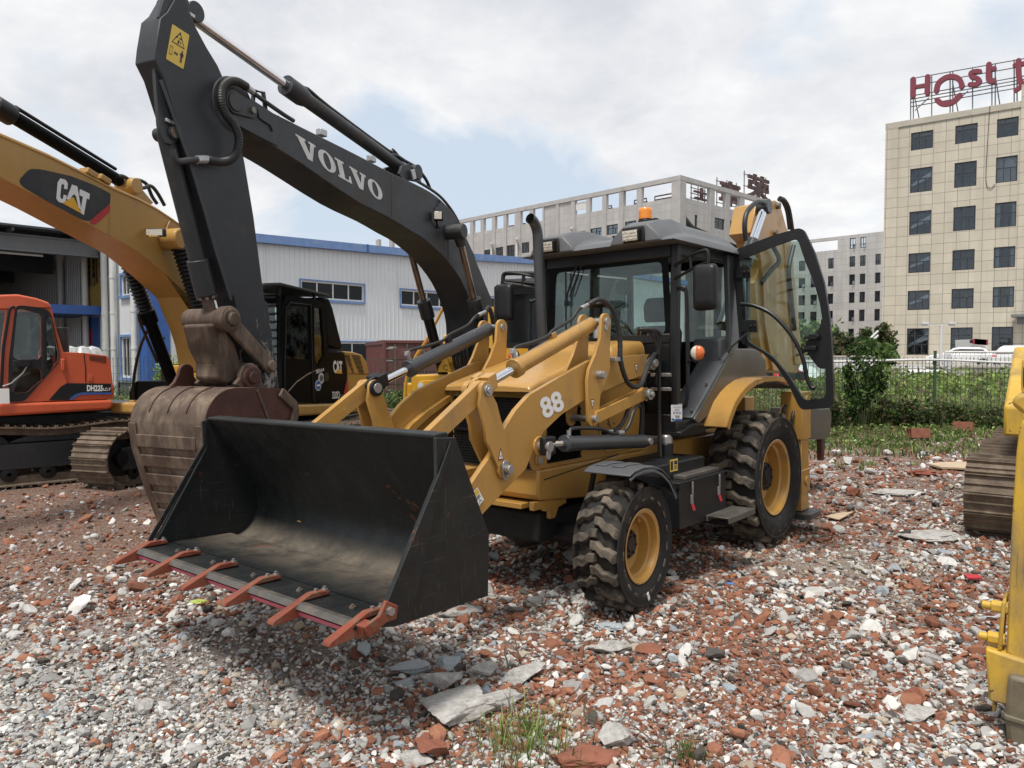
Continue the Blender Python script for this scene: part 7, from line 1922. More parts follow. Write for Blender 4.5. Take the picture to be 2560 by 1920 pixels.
MB().span(-30, -7.2, y_s + .3, y_s + .5, -.3, zr0 + .4).build('front_wall', M['metal_white'], SH)  # unseen wall, added to close off most of the opening and darken the inside
MB().span(-30, -.2, y_s + 32.5, y_s + 32.8, -.3, zr0 + .9).span(-30.2, -30, y_s, y_s + 33, -.3, zr0 + .9).build('back_wall', M['shed_dark'], SH)
for xk, ln in ((-9.6, 2.6), (-6.6, 2.4), (-3.9, 1.6)): MB().cyl((xk, y_s + .4, zr0 - .30), (xk + ln, y_s + .4, zr0 - .30), .05, 8).build('strip_light', M['pvc'], SH)
pts_c = [(wl2('T', 1272, 900)[0], .14), (wl2('T', 930, 1000)[0], .14)]
for y_, r in pts_c: MB().cyl((-.3, y_, -.3), (-.3, y_, zr0 + .4), r, 16).cyl((-.3, y_, zr0 + .1), (-.3, y_, zr0 + .4), r * 1.35, 16).build('column', M['pvc'], SH)
# ochre sign wall with painted characters, blue canopy and door under the shed
pa = [wl2('T', x, y) for x, y in ((1140, 640), (1500, 640), (1500, 1150), (1140, 1150))]
yo0, yo1 = pa[1][0], pa[0][0]
zo1 = min(zr0 + .1, pa[0][1] + .4); zo0 = wl2('T', 1400, 1140)[1]
sg2 = MB().span(-.10, -.045, yo0, yo1, zo0, zo1).build('ochre_panel', M['ochre'], SH)
for i in range(6):
    y_ = yo0 + .4 + i * (yo1 - yo0 - .6) / 6
    Vt, Ft, wt = text_mesh('创顺再新业通'[i], bold=.03)
    decal('panel_character', Vt / np.array([wt, 1]), Ft, M['dark'], sg2, (-.101, y_ + .75 * (yo1 - yo0) / 7, zo0 + .9), (0, -.8 * (yo1 - yo0) / 7, 0), (0, 0, 1.5), (-1, 0, 0), .02)
a = wl2('T', 1480, 1180); b = wl2('T', 1170, 1180)
MB().prism([(min(a[0], b[0]) - .1, a[1] - .25), (max(a[0], b[0]) + 1.4, a[1] - .25), (max(a[0], b[0]) + 1.4, a[1] + .12), (min(a[0], b[0]) - .1, a[1] + .12)], -2.4, -.11, 'x').build('door_canopy', M['blue'], SH)
d0, d1 = wl2('T', 1390, 1500)[0], wl2('T', 1155, 1500)[0]
dd_ = MB().span(-.10, -.04, d0, d1, -.3, a[1] - .3).build('door', M['blue'], SH)
Vt, Ft, wt = text_mesh('福', bold=.02)
ym = (d0 + d1) / 2 - .1; zc_ = wl2('T', 1240, 1620)[1]
MB().span(-.115, -.101, ym - .22, ym + .22, zc_ - .35, zc_ + .55).build('door_poster', M['cat_red'], dd_)
# =================================================================== container, fence, cars, lot, small structures
KF = Frame((-4.8, 28.0), (.955, .296))
KX = tag(empty('shipping_container', Matrix(KF.matrix())), 'faded dark red shipping container with rusty double doors', 'container')
zk = KF.at('N', 1000, 917, 0)[1]
kb = MB().span(0, .12, -.02, .12, 0, zk).span(2.32, 2.44, -.02, .12, 0, zk).span(.12, 2.32, 0, .12, zk - .12, zk - .003).span(.12, 2.32, 0, .12, .0, .16).span(0, 2.44, .121, 6.06, zk - .06, zk).span(0, .10, .121, 6.06, 0, .18).span(0, .1, .121, 6.06, zk - .16, zk - .061).span(2.40, 2.44, .121, 6.06, 0, zk - .06).span(.1, 2.4, 6.0, 6.06, 0, zk - .06).build('corner_frame', M['container'], KX, bevel=.01)
zig = []
n = 22
for i in range(n):
    y0 = .13 + i * 5.9 / n; s = 5.9 / n
    zig += [(.02, y0), (.02, y0 + s * .32), (.07, y0 + s * .5), (.07, y0 + s * .82)]
MB().prism(zig + [(.09, 6.03), (.09, .13)], .18, zk - .16, 'z').build('corrugated_side', M['container'], KX, smooth=20)
for x0, x1 in ((.13, 1.21), (1.23, 2.31)):
    d = MB().span(x0, x1, .05, .09, .17, zk - .13).build('door', M['container_door'], KX)
    for k in range(4):
        z0 = .24 + k * (zk - .5) / 4; MB().span(x0 + .08, x1 - .08, .035, .049, z0, z0 + (zk - .5) / 4 - .07).build('door_panel', M['container_door'], d, bevel=.01)
    for f in (.3, .72):
        xr = x0 + (x1 - x0) * f; MB().cyl((xr, .015, .18), (xr, .015, zk - .14), .022, 8).build('lock_rod', M['old_steel'], d)
for z in (.45, 1.0, 1.55, 2.0): MB().span(.10, .36, .02, .034, z, z + .05).span(2.08, 2.34, .02, .034, z, z + .05).build('hinge', M['steel'], KX)
MB().span(.22, .52, .044, .048, zk - .30, zk - .24).build('id_plate', M['parapet'], KX)

M['green_post'] = paint('green_post', (.035, .085, .045), .6, var=.25)
M['wire'] = paint('fence_wire', (.05, .075, .05), .6, var=.2)
FN = tag(empty('mesh_fence', None, (0, 18.5, 0)), 'green wire mesh fence on posts along the overgrown plot', 'fence')
fx0, fx1 = -16.0, 16.0
ph = 1.88
for i in range(13):
    x = -15.4 + i * 2.58 - .02
    MB().cyl((x, -.04, -.1), (x, -.04, ph), .035, 10).cyl((x, -.04, ph), (x, -.04, ph + .02), .04, 10).build('post', M['green_post'], FN)
for i in range(12):
    xa = -15.4 + i * 2.58; wm = MB()
    for k in range(1, 24):
        x = xa + 2.58 * k / 24 + .012 * math.sin(k * 5 + i); w_ = .0075
        wm.add([(x - w_, 0, .04), (x + w_, 0, .04), (x + w_ + .01 * math.sin(k), .01, 1.74), (x - w_ + .01 * math.sin(k), .01, 1.74), (x, .012, .04), (x + .01 * math.sin(k), .02, 1.74)], [(0, 1, 2, 3), (1, 4, 5, 2), (4, 0, 3, 5)])
    for k in range(10):
        z = .08 + k * .18; wm.tube([(xa, .02, z), (xa + 2.58, .02, z)], .0035, 3)
    wm.build('wire_panel', M['wire'], FN, smooth=0, fix=False)
rp = [(3.5, -.09, 1.66), (5, -.09, 1.66), (7.8, -.09, 1.63), (10.2, -.09, 1.68), (12.4, -.09, 1.60), (16, -.09, 1.55)]
MB().tube(rp, .028, 8, smooth=6).build('top_pipe', M['pvc'], FN)

# raised car park behind: retaining wall, railing, cars
tag(MB().span(26.6, 70, 48, 90, -.3, .88).build('raised_pavement', M['concrete']), kind='structure')
RW = tag(empty('retaining_wall', None, (26.4, 47.6, -.22)), 'low grey retaining wall below the raised car park', 'wall')
MB().span(0, 40, 0, .39, -.3, 1.16).build('wall_face', M['concrete'], RW)
MB().span(-.02, 40, -.06, .39, 1.161, 1.26).build('coping', M['parapet'], RW, bevel=.02)
MB().span(0, 40, -.03, -.001, .45, .62).build('red_band', M['container'], RW)
RL = tag(empty('railing', None, (27.7, 48.2, 1.0)), 'white steel railing in front of the white cars', 'railing')
MB().tube([(0, 0, .95), (36, 0, .95)], .07, 8).build('top_rail', M['pvc'], RL)
MB().tube([(0, 0, .1), (36, 0, .1)], .03, 6).build('bottom_rail', M['pvc'], RL)
bal = MB()
for i in range(150): bal.span(i * .24 - .012, i * .24 + .012, -.012, .012, -.14, .93)
bal.build('baluster', M['pvc'], RL)

M['car_white'] = paint('car_white', (.70, .70, .70), .2, var=.02, coat=.6)
M['car_blue'] = paint('car_blue_grey', (.22, .25, .29), .25, var=.03, metal=.3, coat=.6)
M['car_dark'] = paint('car_dark', (.035, .037, .042), .22, var=.05, coat=.6)
def car(loc, rz, body, label, suv=0.0, group=None):
    r = tag(empty('parked_car', Matrix.Translation(loc) @ Matrix.Rotation(rz, 4, 'Z')), label, 'car', group)
    h = 1.42 + suv
    lo = [(-2.2, .35), (-2.25, .62), (-2.18, .90), (-1.75, .96), (1.0, .98), (1.75, .88), (2.15, .72), (2.22, .45), (2.15, .30)]
    up = [(-1.95, .95), (-1.55, h - .12), (-1.1, h), (.10, h + .01), (.45, h - .06), (1.15, .97)]
    rings = []
    for y, k, dz in ((-.88, .97, -.03), (-.82, 1, 0), (.82, 1, 0), (.88, .97, -.03)):
        rings.append([(x * k, y, z + (dz if z > .5 else 0)) for x, z in lo])
    MB().loft(rings).build('body', body, r, bevel=.03)
    rings = []
    for y, k in ((-.80, 1.0), (-.62, .99), (.62, .99), (.80, 1.0)):
        e = abs(y) > .7
        rings.append([(x * (.96 if z > 1.1 and e else 1), y * (.80 if z > 1.1 else 1), z - (.05 if e and z > 1.1 else 0)) for x, z in up])
    MB().loft(rings).build('cabin', body, r, bevel=.03)
    for s in (1, -1):
        g = [(-1.55, 1.0), (-1.32, h - .16), (.02, h - .13), (.38, h - .18), (.85, 1.0)]
        MB().add([(x, s * (.818 - .17 * max(0, (z - 1.0) / .4)), z) for x, z in g] + [(x, s * (.79 - .17 * max(0, (z - 1.0) / .4)), z) for x, z in g], [tuple(range(5)), tuple(range(9, 4, -1))]).build('side_window', M['dark_glass'], r)
        MB().box((-2.17, s * .62, .80), (.10, .34, .12)).build('tail_lamp', M['cat_red'], r, bevel=.02)
        MB().box((2.08, s * .60, .70), (.16, .36, .12)).build('headlight', M['lamp_white'], r, bevel=.03)
        for x in (-1.35, 1.38):
            w = empty('wheel'); w.parent = r
            MB().lathe([(.2, -.1), (.31, -.1), (.33, -.06), (.33, .06), (.31, .1), (.2, .1)], (x, s * .80, .33), 'y', 28).build('tyre', M['rubber'], w)
            MB().lathe([(.205, -.08), (.205, .085), (.10, .09), (0, .09)], (x, s * .80, .33), 'y', 20).build('rim', M['steel'], w)
    MB().add([(-1.60, -.6, 1.28), (-1.60, .6, 1.28), (-1.95, .68, .98), (-1.95, -.68, .98)], [(0, 1, 2, 3)]).build('rear_window', M['dark_glass'], r)
    MB().add([(.50, -.62, h - .09), (.50, .62, h - .09), (1.14, .72, 1.0), (1.14, -.72, 1.0)], [(0, 1, 2, 3)]).build('windscreen', M['dark_glass'], r)
    return r
car((31.7, 53.2, .88), math.radians(150), M['car_white'], 'white saloon car behind the railing, nearest to the lamp post', group='cars on the raised car park')
car((34.3, 50.9, .88), math.radians(35), M['car_white'], 'white hatchback with red tail lamp behind the railing', .1, 'cars on the raised car park')
car((37.6, 54.5, .88), math.radians(25), M['car_white'], 'white car standing behind the hatchback and half hidden by it', .15, 'cars on the raised car park')
car((18.2, 40.5, -.45), math.radians(160), M['car_blue'], 'pale blue car roof low behind the fence', 0, 'cars below the cream block')
car((22.2, 41.5, -.45), math.radians(175), M['car_white'], 'white car roof low behind the fence beside the retaining wall', 0, 'cars below the cream block')
car((13.2, 36.0, -.3), math.radians(95), M['car_white'], 'white car seen through the open cab door', .2, 'cars below the cream block')
car((11.4, 33.0, -.2), math.radians(100), M['cat_red'], 'small red car behind the yellow rear fender of the backhoe', 0, 'cars below the cream block')

WW = tag(empty('boundary_wall', None, (12.5, 45.0, 0)), 'long white painted wall in front of the dark trees', 'wall')
MB().span(0, 9.2, 0, .3, -.4, 1.62).build('wall_face', M['pvc'], WW)
MB().span(-.05, 9.25, -.06, .36, 1.621, 1.72).build('coping', M['parapet'], WW, bevel=.02)
CN = tag(empty('glass_canopy', None, (0, 0, 0)), 'sloping glass canopy on two struts beside the cream block', 'canopy')
def px(x, y, d, k='J'):
    r = ray(k, x, y); t = d / r[1]; return CC + r * t
a = [px(x, y, 62) for x, y in ((705, 1135), (868, 1130), (868, 1150), (705, 1152))]
MB().add(a + [p + np.array([0, 3, .4]) for p in a], [(0, 1, 2, 3), (4, 5, 6, 7), (0, 1, 5, 4), (2, 3, 7, 6), (0, 3, 7, 4), (1, 2, 6, 5)]).build('canopy_edge', M['curtain'], CN)
MB().tube([px(760, 1125, 62), px(868, 1022, 62)], .09, 8).tube([px(800, 1125, 62), px(868, 1062, 62)], .09, 8).build('strut', M['pvc'], CN)
LP = px(1443, 1300, 46)
LPX = tag(empty('lamp_post', None, (LP[0], 46, 0)), 'slim white post with a T of cameras at its top', 'post')
zl = px(1443, 968, 46)[2]
MB().cyl((0, 0, -.3), (0, 0, zl), .10, 14).build('pole', M['pvc'], LPX)
MB().span(-1.2, .75, -.05, .05, zl - .04, zl + .04).build('crossarm', M['pvc'], LPX)
MB().box((-1.05, -.1, zl + .1), (.4, .18, .16)).box((.6, -.1, zl + .1), (.4, .18, .16)).box((.35, -.12, zl - 2.2), (.4, .12, 1.0)).build('camera_box', M['curtain'], LPX, bevel=.02)
BT = tag(empty('gate_booth', None, (0, 0, 0)), 'white slanted gate booth with a dark red-lit display board', 'booth')
q = [px(x, y, 58) for x, y in ((1718, 1104), (1728, 1102), (1800, 1150), (1880, 1140), (1895, 1185), (1722, 1185))]
m = MB(); m.add(q + [p + np.array([0, 2, 0]) for p in q], [tuple(range(6)), tuple(range(11, 5, -1))] + [(i, (i + 1) % 6, (i + 1) % 6 + 6, i + 6) for i in range(6)]); m.build('booth_body', M['pvc'], BT)
q = [px(x, y, 57.6) for x, y in ((1730, 1104), (1877, 1116), (1876, 1145), (1730, 1135))]
m = MB(); m.add(q + [p + np.array([0, .25, 0]) for p in q], [(0, 1, 2, 3), (7, 6, 5, 4), (0, 1, 5, 4), (1, 2, 6, 5), (2, 3, 7, 6), (3, 0, 4, 7)]); m.build('display_board', M['dark'], BT)
M['led'] = paint('led_red', (.30, .03, .05), .6)
m = MB()
for i in range(8):
    c = px(1758 + i * 15, 1119.5 + i * 1.2, 57.5); m.box(tuple(c), (.28, .03, .42))
m.build('display_dots', M['led'], BT)

# =================================================================== greenery
M['leaf'] = tone_mat('leaf_green', .6, .2, 6, 0, 80, .35)
M['bark'] = paint('bark', (.075, .055, .04), .85, var=.3, scale=6, bump=.4)
M['stem'] = paint('green_stem', (.08, .10, .04), .8, var=.2)
GREENS = dict(dark=((.018, .038, .014), (.040, .075, .022)), mid=((.05, .095, .022), (.115, .19, .042)), bright=((.17, .26, .06), (.36, .46, .15)), dry=((.13, .11, .06), (.24, .20, .11)))
def leaf_mesh(name, C, sz, tones, parent, mat=None, flat=0.0, long=1.6):
    """C (n,3) leaf centres, sz (n,) sizes, tones = list of palette names"""
    n = len(C)
    th = NR.uniform(0, 2 * np.pi, n); ph_ = np.arccos(np.clip(NR.uniform(-1, 1, n) * (1 - flat) + flat * .9, -1, 1))
    nrm = np.stack([np.sin(ph_) * np.cos(th), np.sin(ph_) * np.sin(th), np.cos(ph_)], 1)
    rv = NR.normal(size=(n, 3)); e1 = np.cross(nrm, rv); e1 /= np.linalg.norm(e1, axis=1, keepdims=True) + 1e-9; e2 = np.cross(nrm, e1)
    a, b = e1 * (sz * long * .5)[:, None], e2 * (sz * .5)[:, None]
    fold = nrm * (sz * .18)[:, None]
    Vv = np.stack([C - a, C + b * .9 + fold, C + a, C - b * .9 + fold], 1).reshape(-1, 3)
    Fv = np.arange(4 * n).reshape(n, 4)
    pick = NR.integers(0, len(tones), n); lo = np.array([GREENS[t][0] for t in tones])[pick]; hi = np.array([GREENS[t][1] for t in tones])[pick]
    k = NR.uniform(0, 1, (n, 1)) ** 1.3
    return np_mesh(name, Vv, Fv, mat or M['leaf'], parent, col=lo + (hi - lo) * k)
def clumps(c, r, n, k, spread=.33):
    """leaf centres in k clumps within an ellipsoid"""
    d = NR.normal(size=(k, 3)); d /= np.linalg.norm(d, axis=1, keepdims=True); d *= NR.uniform(.25, 1, (k, 1)) ** .5
    cc = np.array(c) + d * np.array(r) * .8
    w = NR.integers(0, k, n); s = NR.uniform(.5, 1.2, k)[w][:, None] * spread * np.array(r)
    P = cc[w] + NR.normal(size=(n, 3)) * s * .6
    return P
def bush(x, y, r, h, n, sz, tones, label, group=None, z0=0, name='shrub', k=14):
    o = tag(empty(name, None, (x, y, z0)), label, 'shrub', group)
    P = clumps((0, 0, h * .52), (r, r * .75, h * .5), n, k); P[:, 2] = np.abs(P[:, 2]) + .02
    leaf_mesh('foliage', P, NR.uniform(.6, 1.4, n) * sz, tones, o)
    m = MB()
    for i in range(9):
        t = NR.uniform(0, 6.28); rr = NR.uniform(.2, .8) * r
        m.tube([(.05 * math.cos(t), .05 * math.sin(t), -.05), (rr * .5 * math.cos(t), rr * .4 * math.sin(t), h * .5), (rr * math.cos(t), rr * .7 * math.sin(t), h * NR.uniform(.75, 1.02))], .012 + .006 * h, 5, r2=.004)
    m.build('stems', M['stem'], o)
    return o
def tree(x, y, h, r, n, sz, tones, label, z0=0):
    o = tag(empty('tree', None, (x, y, z0)), label, 'tree', 'trees below the office blocks')
    m = MB().tube([(0, 0, -.3), (.1, 0, h * .3), (0, .1, h * .62)], .16, 10, r2=.08)
    for i in range(9):
        t = i * 2.4; z = h * (.25 + .05 * i); m.tube([(0, 0, z), (r * .45 * math.cos(t), r * .45 * math.sin(t), z + h * .16), (r * .8 * math.cos(t), r * .8 * math.sin(t), z + h * .2)], .06, 6, r2=.02)
    m.build('trunk', M['bark'], o)
    leaf_mesh('crown', clumps((0, 0, h * .6), (r, r, h * .42), n, 26, .30), NR.uniform(.6, 1.4, n) * sz, tones, o)
def jx(x, d): return px(x, 1000, d)[0]
tree(jx(210, 62), 62, 4.9, 2.6, 5000, .30, ['mid', 'mid', 'bright'], 'rounded bright green tree seen through the door glass', -.5)
tree(jx(470, 58), 58, 4.2, 1.9, 4200, .26, ['dark', 'dry', 'dark'], 'dark brownish tree right beside the open cab door', -.5)
tree(jx(610, 60), 60, 3.3, 2.4, 4200, .28, ['dark', 'mid'], 'low dark tree in the middle of the row below the farther grey block', -.5)
tree(jx(760, 58), 58, 3.7, 2.6, 5000, .28, ['dark', 'mid', 'mid'], 'wide green tree partly behind the glass canopy', -.5)
tree(jx(865, 64), 64, 4.9, 1.6, 3600, .28, ['mid', 'dark', 'dry'], 'taller tree against the corner of the cream block', -.5)

# overgrown bank beyond the fence
bx = np.linspace(-20, 34, 55); by = np.linspace(18.9, 34, 16)
BXg, BYg = np.meshgrid(bx, by, indexing='ij')
def bank_h(X, Y):
    u = np.clip((Y - 19.0) / 6.5, 0, 1); s = u * u * (3 - 2 * u)
    k = .22 + .78 / (1 + np.exp(-(X - 11.2) * 1.1))
    k = np.where(X < 4, .12, k)
    return s * .84 * k * (1 - .15 * np.sin(X * .9)) * np.clip((34 - Y) / 4, 0, 1) + .012
Vb = np.stack([BXg, BYg, bank_h(BXg, BYg)], -1).reshape(-1, 3)
Fb = np.array([[i * 16 + j, (i + 1) * 16 + j, (i + 1) * 16 + j + 1, i * 16 + j + 1] for i in range(54) for j in range(15)])
M['bank_soil'] = paint('bank_soil', (.075, .065, .04), .95, var=.3, scale=3, bump=.5, bscale=20)
tag(np_mesh('terrain', Vb, Fb, M['bank_soil'], smooth=True), kind='structure')
def cover(n, x0, x1, tones, hgt, sz, e=1.7):
    X = NR.uniform(x0, x1, n); Y = 18.75 + 13 * NR.uniform(0, 1, n) ** e
    rag = (.5 + .5 * np.sin(X * 2.1 + Y * 1.3 + 1.5 * np.sin(X * .7))) * (.5 + .5 * np.sin(X * .8 - Y)) + .5 * np.exp(-((np.sin(X * 1.3 + Y * .4)) / .3) ** 2)
    Z = bank_h(X, np.maximum(Y, 18.9)) + NR.uniform(0, 1, n) ** 1.5 * (.10 + hgt * rag)
    tag(leaf_mesh('weeds', np.stack([X, Y, Z], 1), NR.uniform(.5, 1.4, n) * sz, tones, None, flat=.6), kind='stuff')
cover(12000, 5.5, 11.6, ['mid', 'dry', 'bright', 'dry', 'mid'], .34, .08)
cover(20000, 10.6, 25, ['bright', 'bright', 'mid', 'bright', 'bright', 'dry'], .55, .11)
cover(9000, -17, 6, ['mid', 'bright', 'mid', 'dry'], .4, .09)
# shrubs climbing the fence
spots = [(8.35, 17.9, .55, 2.0, 2200, .07, ['dark', 'mid'], 'tallest dark leafy shrub against the fence, right of the open door', 'P'),
         (7.35, 17.6, .55, .95, 1300, .065, ['dark', 'dry', 'mid'], 'low dark shrub at the fence foot just behind the digging bucket'),
         (9.30, 18.1, .65, .85, 1300, .065, ['dark', 'mid', 'dry'], 'low dark green shrub directly right of the tallest fence shrub'),
         (10.4, 18.2, .70, .65, 1000, .065, ['mid', 'dark', 'dry'], 'low scrubby shrub at the green fence post'),
         (11.6, 18.1, .75, .55, 900, .06, ['mid', 'dark', 'dry'], 'low green shrub on the fence line before the tracked machine'),
         (12.9, 18.0, .70, .50, 900, .06, ['mid', 'bright', 'dark'], 'small pale green shrub on the fence line close to the rusty track'),
         (-3.6, 19.4, .8, 1.0, 2600, .07, ['bright', 'mid'], 'leafy green shrub between the red container and the loader links'),
         (-2.5, 19.6, .7, 1.15, 2600, .07, ['bright', 'mid', 'mid'], 'green shrub in front of the container doors'),
         (-4.9, 19.2, .8, .75, 2200, .07, ['mid', 'bright', 'dark'], 'low green shrub seen under the black and yellow engine cover'),
         (-10.6, 24.0, .9, 1.75, 2600, .10, ['bright', 'bright', 'mid'], 'pale green bush at the foot of the blue corner strip'),
         (-14.0, 19.2, .9, .7, 2200, .08, ['mid', 'bright'], 'leafy weeds under the tail of the orange excavator'),
         (-12.3, 19.3, .9, .85, 2400, .08, ['mid', 'bright', 'dark'], 'green weeds at the fence between the orange tail and the rusty bucket'),
         (-9.9, 16.4, .5, .45, 1400, .06, ['mid', 'dry'], 'small weed clump by the front of the rusty track')]
for s in spots: bush(*s[:8], group='shrubs along the mesh fence')
def blades(name, pts, hgt, nper, tones, parent=None, spread=.12, wid=.006):
    Vs, Fs, Cs = [], [], []
    for (x, y, z) in pts:
        for i in range(nper):
            t = NR.uniform(0, 6.28); r = abs(NR.normal()) * spread; h = hgt * NR.uniform(.4, 1.1); le = NR.uniform(.25, .9) * h
            t2 = t + NR.normal() * .6
            b = np.array([x + r * math.cos(t), y + r * math.sin(t), z]); d = np.array([math.cos(t2), math.sin(t2), 0]); sd = np.array([-d[1], d[0], 0]) * wid
            m_ = b + d * le * .35 + np.array([0, 0, h * .65]); e = b + d * le + np.array([0, 0, h * NR.uniform(.6, 1)])
            k = len(Vs); Vs += [b - sd, b + sd, m_ + sd * .8, m_ - sd * .8, e + sd * .1, e - sd * .1]; Fs += [(k, k + 1, k + 2, k + 3), (k + 3, k + 2, k + 4, k + 5)]
            p = GREENS[tones[NR.integers(0, len(tones))]]; c = np.array(p[0]) + (np.array(p[1]) - np.array(p[0])) * NR.uniform(0, 1); Cs += [c, c]
    return np_mesh(name, np.array(Vs), np.array(Fs), M['leaf'], parent, col=np.array(Cs))
def gnd(k, x, y):
    r = ray(k, x, y); t = -CAMH / r[2]; return CC + r * t
xs_ = NR.uniform(5.8, 13.5, 420); tag(blades('weeds', [(x, 18.55 + abs(NR.normal()) * .8, bank_h(np.array(x), np.array(19.2)) * .3) for x in xs_], .85, 7, ['dry', 'dry', 'mid', 'bright'], None, .25, .008), kind='stuff')
# bare twigs and dead vines on the fence
tw = MB()
for i in range(70):
    x = NR.uniform(7, 14.5) if i < 48 else NR.uniform(-5, -1); p = [Vector((x, 18.45 + NR.normal() * .12, NR.uniform(0, .8)))]
    for k in range(4): p.append(p[-1] + Vector((NR.normal() * .22, NR.normal() * .06, NR.uniform(.05, .42))))
    tw.tube(p, .008, 4, r2=.003, smooth=3)
tag(tw.build('dry_weeds', M['bark'], None), kind='stuff')
# =================================================================== ground and rubble
def fbm(X, Y, s, seed=0):
    r = np.random.default_rng(seed); out = np.zeros_like(X)
    for i in range(6):
        a = r.uniform(0, 6.28); f = s * 1.7 ** i; p = r.uniform(0, 6.28, 2)
        out += np.sin(f * (X * math.cos(a) + Y * math.sin(a)) + p[0] + 1.7 * np.sin(f * .6 * (Y * math.cos(a) - X * math.sin(a)) + p[1])) / 1.45 ** i
    return out / 2.6
def relief(X, Y):
    near = np.clip((13 - Y) / 6, 0, 1)
    return near * (.022 * fbm(X, Y, 1.6, 3) + .010 * fbm(X, Y, 5.0, 4)) + .0 * X
def sig(v): return 1 / (1 + np.exp(-np.clip(v, -40, 40)))
def zones(X, Y):
    """weights: grey gravel, fine dirt, fine tan gravel, grass cover"""
    w = fbm(X, Y, 1.3, 8)
    grav = sig((-.55 - X + .35 * w) * 4) * sig((5.3 - Y + .6 * w + .2 * X) * 3)
    dirt = sig((-2.4 - X + .5 * w) * 2.5) * sig((Y - 5.0 - .4 * w) * 3) * sig((12.5 - Y) * 2)
    dirt = np.maximum(dirt, .85 * np.exp(-((X + 1.3) / .7) ** 2 - ((Y - 4.55) / .40) ** 2))
    tan_ = np.exp(-((X - 2.75) / 1.0) ** 2 - ((Y - 6.45) / .55) ** 2)
    tan_ = np.maximum(tan_, .7 * np.exp(-((X - .95) / .5) ** 2 - ((Y - 5.6) / .4) ** 2))
    gr = sig((Y - 13.2 + .8 * w) * 1.6) * sig((X - 2.5) * 2) * sig((18.8 - Y) * 3)
    return grav, dirt, tan_, gr
gx = np.concatenate([[-500, -200, -80, -40, -25], np.linspace(-16, 16, 129), [25, 40, 80, 200, 500]])
gy = np.concatenate([[-60, -10, 1], np.linspace(2.6, 12, 95), np.linspace(12.3, 20, 26), [24, 32, 45, 70, 120, 300, 900]])
GX_, GY_ = np.meshgrid(gx, gy, indexing='ij'); nx, ny = GX_.shape
Vg = np.stack([GX_, GY_, relief(GX_, GY_)], -1).reshape(-1, 3)
ii, jj = np.meshgrid(np.arange(nx - 1), np.arange(ny - 1), indexing='ij')
Fg = np.stack([ii * ny + jj, (ii + 1) * ny + jj, (ii + 1) * ny + jj + 1, ii * ny + jj + 1], -1).reshape(-1, 4)
def ground_mat():
    m, nt, out = nodes('rubble_soil')
    bs = N(nt, 'ShaderNodeBsdfPrincipled'); bs.inputs['Roughness'].default_value = .95; bs.inputs['Specular IOR Level'].default_value = .15
    at = N(nt, 'ShaderNodeAttribute', attribute_name='zone'); sp = N(nt, 'ShaderNodeSeparateXYZ'); nt.links.new(at.outputs['Vector'], sp.inputs[0])
    co = objco(nt)
    soil = ramp(nt, noise(nt, co, 2.2, 8, .65), .3, .7, (.095, .058, .042, 1), (.20, .125, .09, 1))
    def pebbles(scale, seedoff):
        v = N(nt, 'ShaderNodeTexVoronoi'); v.inputs['Scale'].default_value = scale; v.inputs['Randomness'].default_value = 1
        mp = N(nt, 'ShaderNodeMapping'); mp.inputs['Location'].default_value = (seedoff, seedoff * .7, 0); nt.links.new(co, mp.inputs[0])
        nt.links.new(mp.outputs[0], v.inputs['Vector'])
        s2 = N(nt, 'ShaderNodeSeparateColor'); nt.links.new(v.outputs['Color'], s2.inputs[0])
        r = N(nt, 'ShaderNodeValToRGB'); cr = r.color_ramp; cr.interpolation = 'CONSTANT'
        cr.elements[0].color = (.10, .075, .06, 1); cr.elements[1].position = .22; cr.elements[1].color = (.20, .072, .045, 1)
        for p, c in ((.42, (.30, .29, .275)), (.58, (.42, .40, .38)), (.70, (.16, .15, .14)), (.80, (.27, .12, .08)), (.93, (.50, .49, .47))):
            e = cr.elements.new(p); e.color = (*c, 1)
        nt.links.new(s2.outputs[0], r.inputs[0])
        edge = ramp(nt, v.outputs['Distance'], .25, .62, (1, 1, 1, 1), (0, 0, 0, 1))
        return r.outputs[0], edge, v.outputs['Distance'], s2.outputs[1]
    p1, e1, d1, r1 = pebbles(34, 0); p2, e2, d2, r2 = pebbles(75, 3.3); p3, e3, d3, r3 = pebbles(13, 7.7)
    c = mix(nt, e2, soil, p2)
    c = mix(nt, mth(nt, 'MULTIPLY', e1, mth(nt, 'GREATER_THAN', r1, .35)), c, p1)
    c = mix(nt, mth(nt, 'MULTIPLY', e3, mth(nt, 'GREATER_THAN', r3, .62)), c, p3)
    fine = mix(nt, mth(nt, 'MULTIPLY', e2, .6), (.15, .088, .062), p2)
    c = mix(nt, mth(nt, 'MULTIPLY', sp.outputs[1], .75), c, fine)
    grey = mix(nt, e2, (.16, .145, .13), mix(nt, .65, p2, (.36, .35, .33)))
    c = mix(nt, mth(nt, 'MULTIPLY', sp.outputs[0], .85), c, grey)
    c = mix(nt, mth(nt, 'MULTIPLY', sp.outputs[2], .75), c, mix(nt, e2, (.20, .165, .135), (.36, .32, .27)))
    nt.links.new(c, bs.inputs['Base Color'])
    hgt = mth(nt, 'ADD', mth(nt, 'MULTIPLY', mth(nt, 'SUBTRACT', 1.0, d1), .6), mth(nt, 'ADD', mth(nt, 'MULTIPLY', mth(nt, 'SUBTRACT', 1.0, d2), .35), mth(nt, 'SUBTRACT', 1.0, d3)))
    b = N(nt, 'ShaderNodeBump'); b.inputs['Strength'].default_value = .9; b.inputs['Distance'].default_value = .02
    nt.links.new(hgt, b.inputs['Height']); nt.links.new(b.outputs[0], bs.inputs['Normal'])
    nt.links.new(bs.outputs[0], out.inputs[0])
    return m
M['ground'] = ground_mat()
go = np_mesh('ground', Vg, Fg, M['ground'], smooth=True)
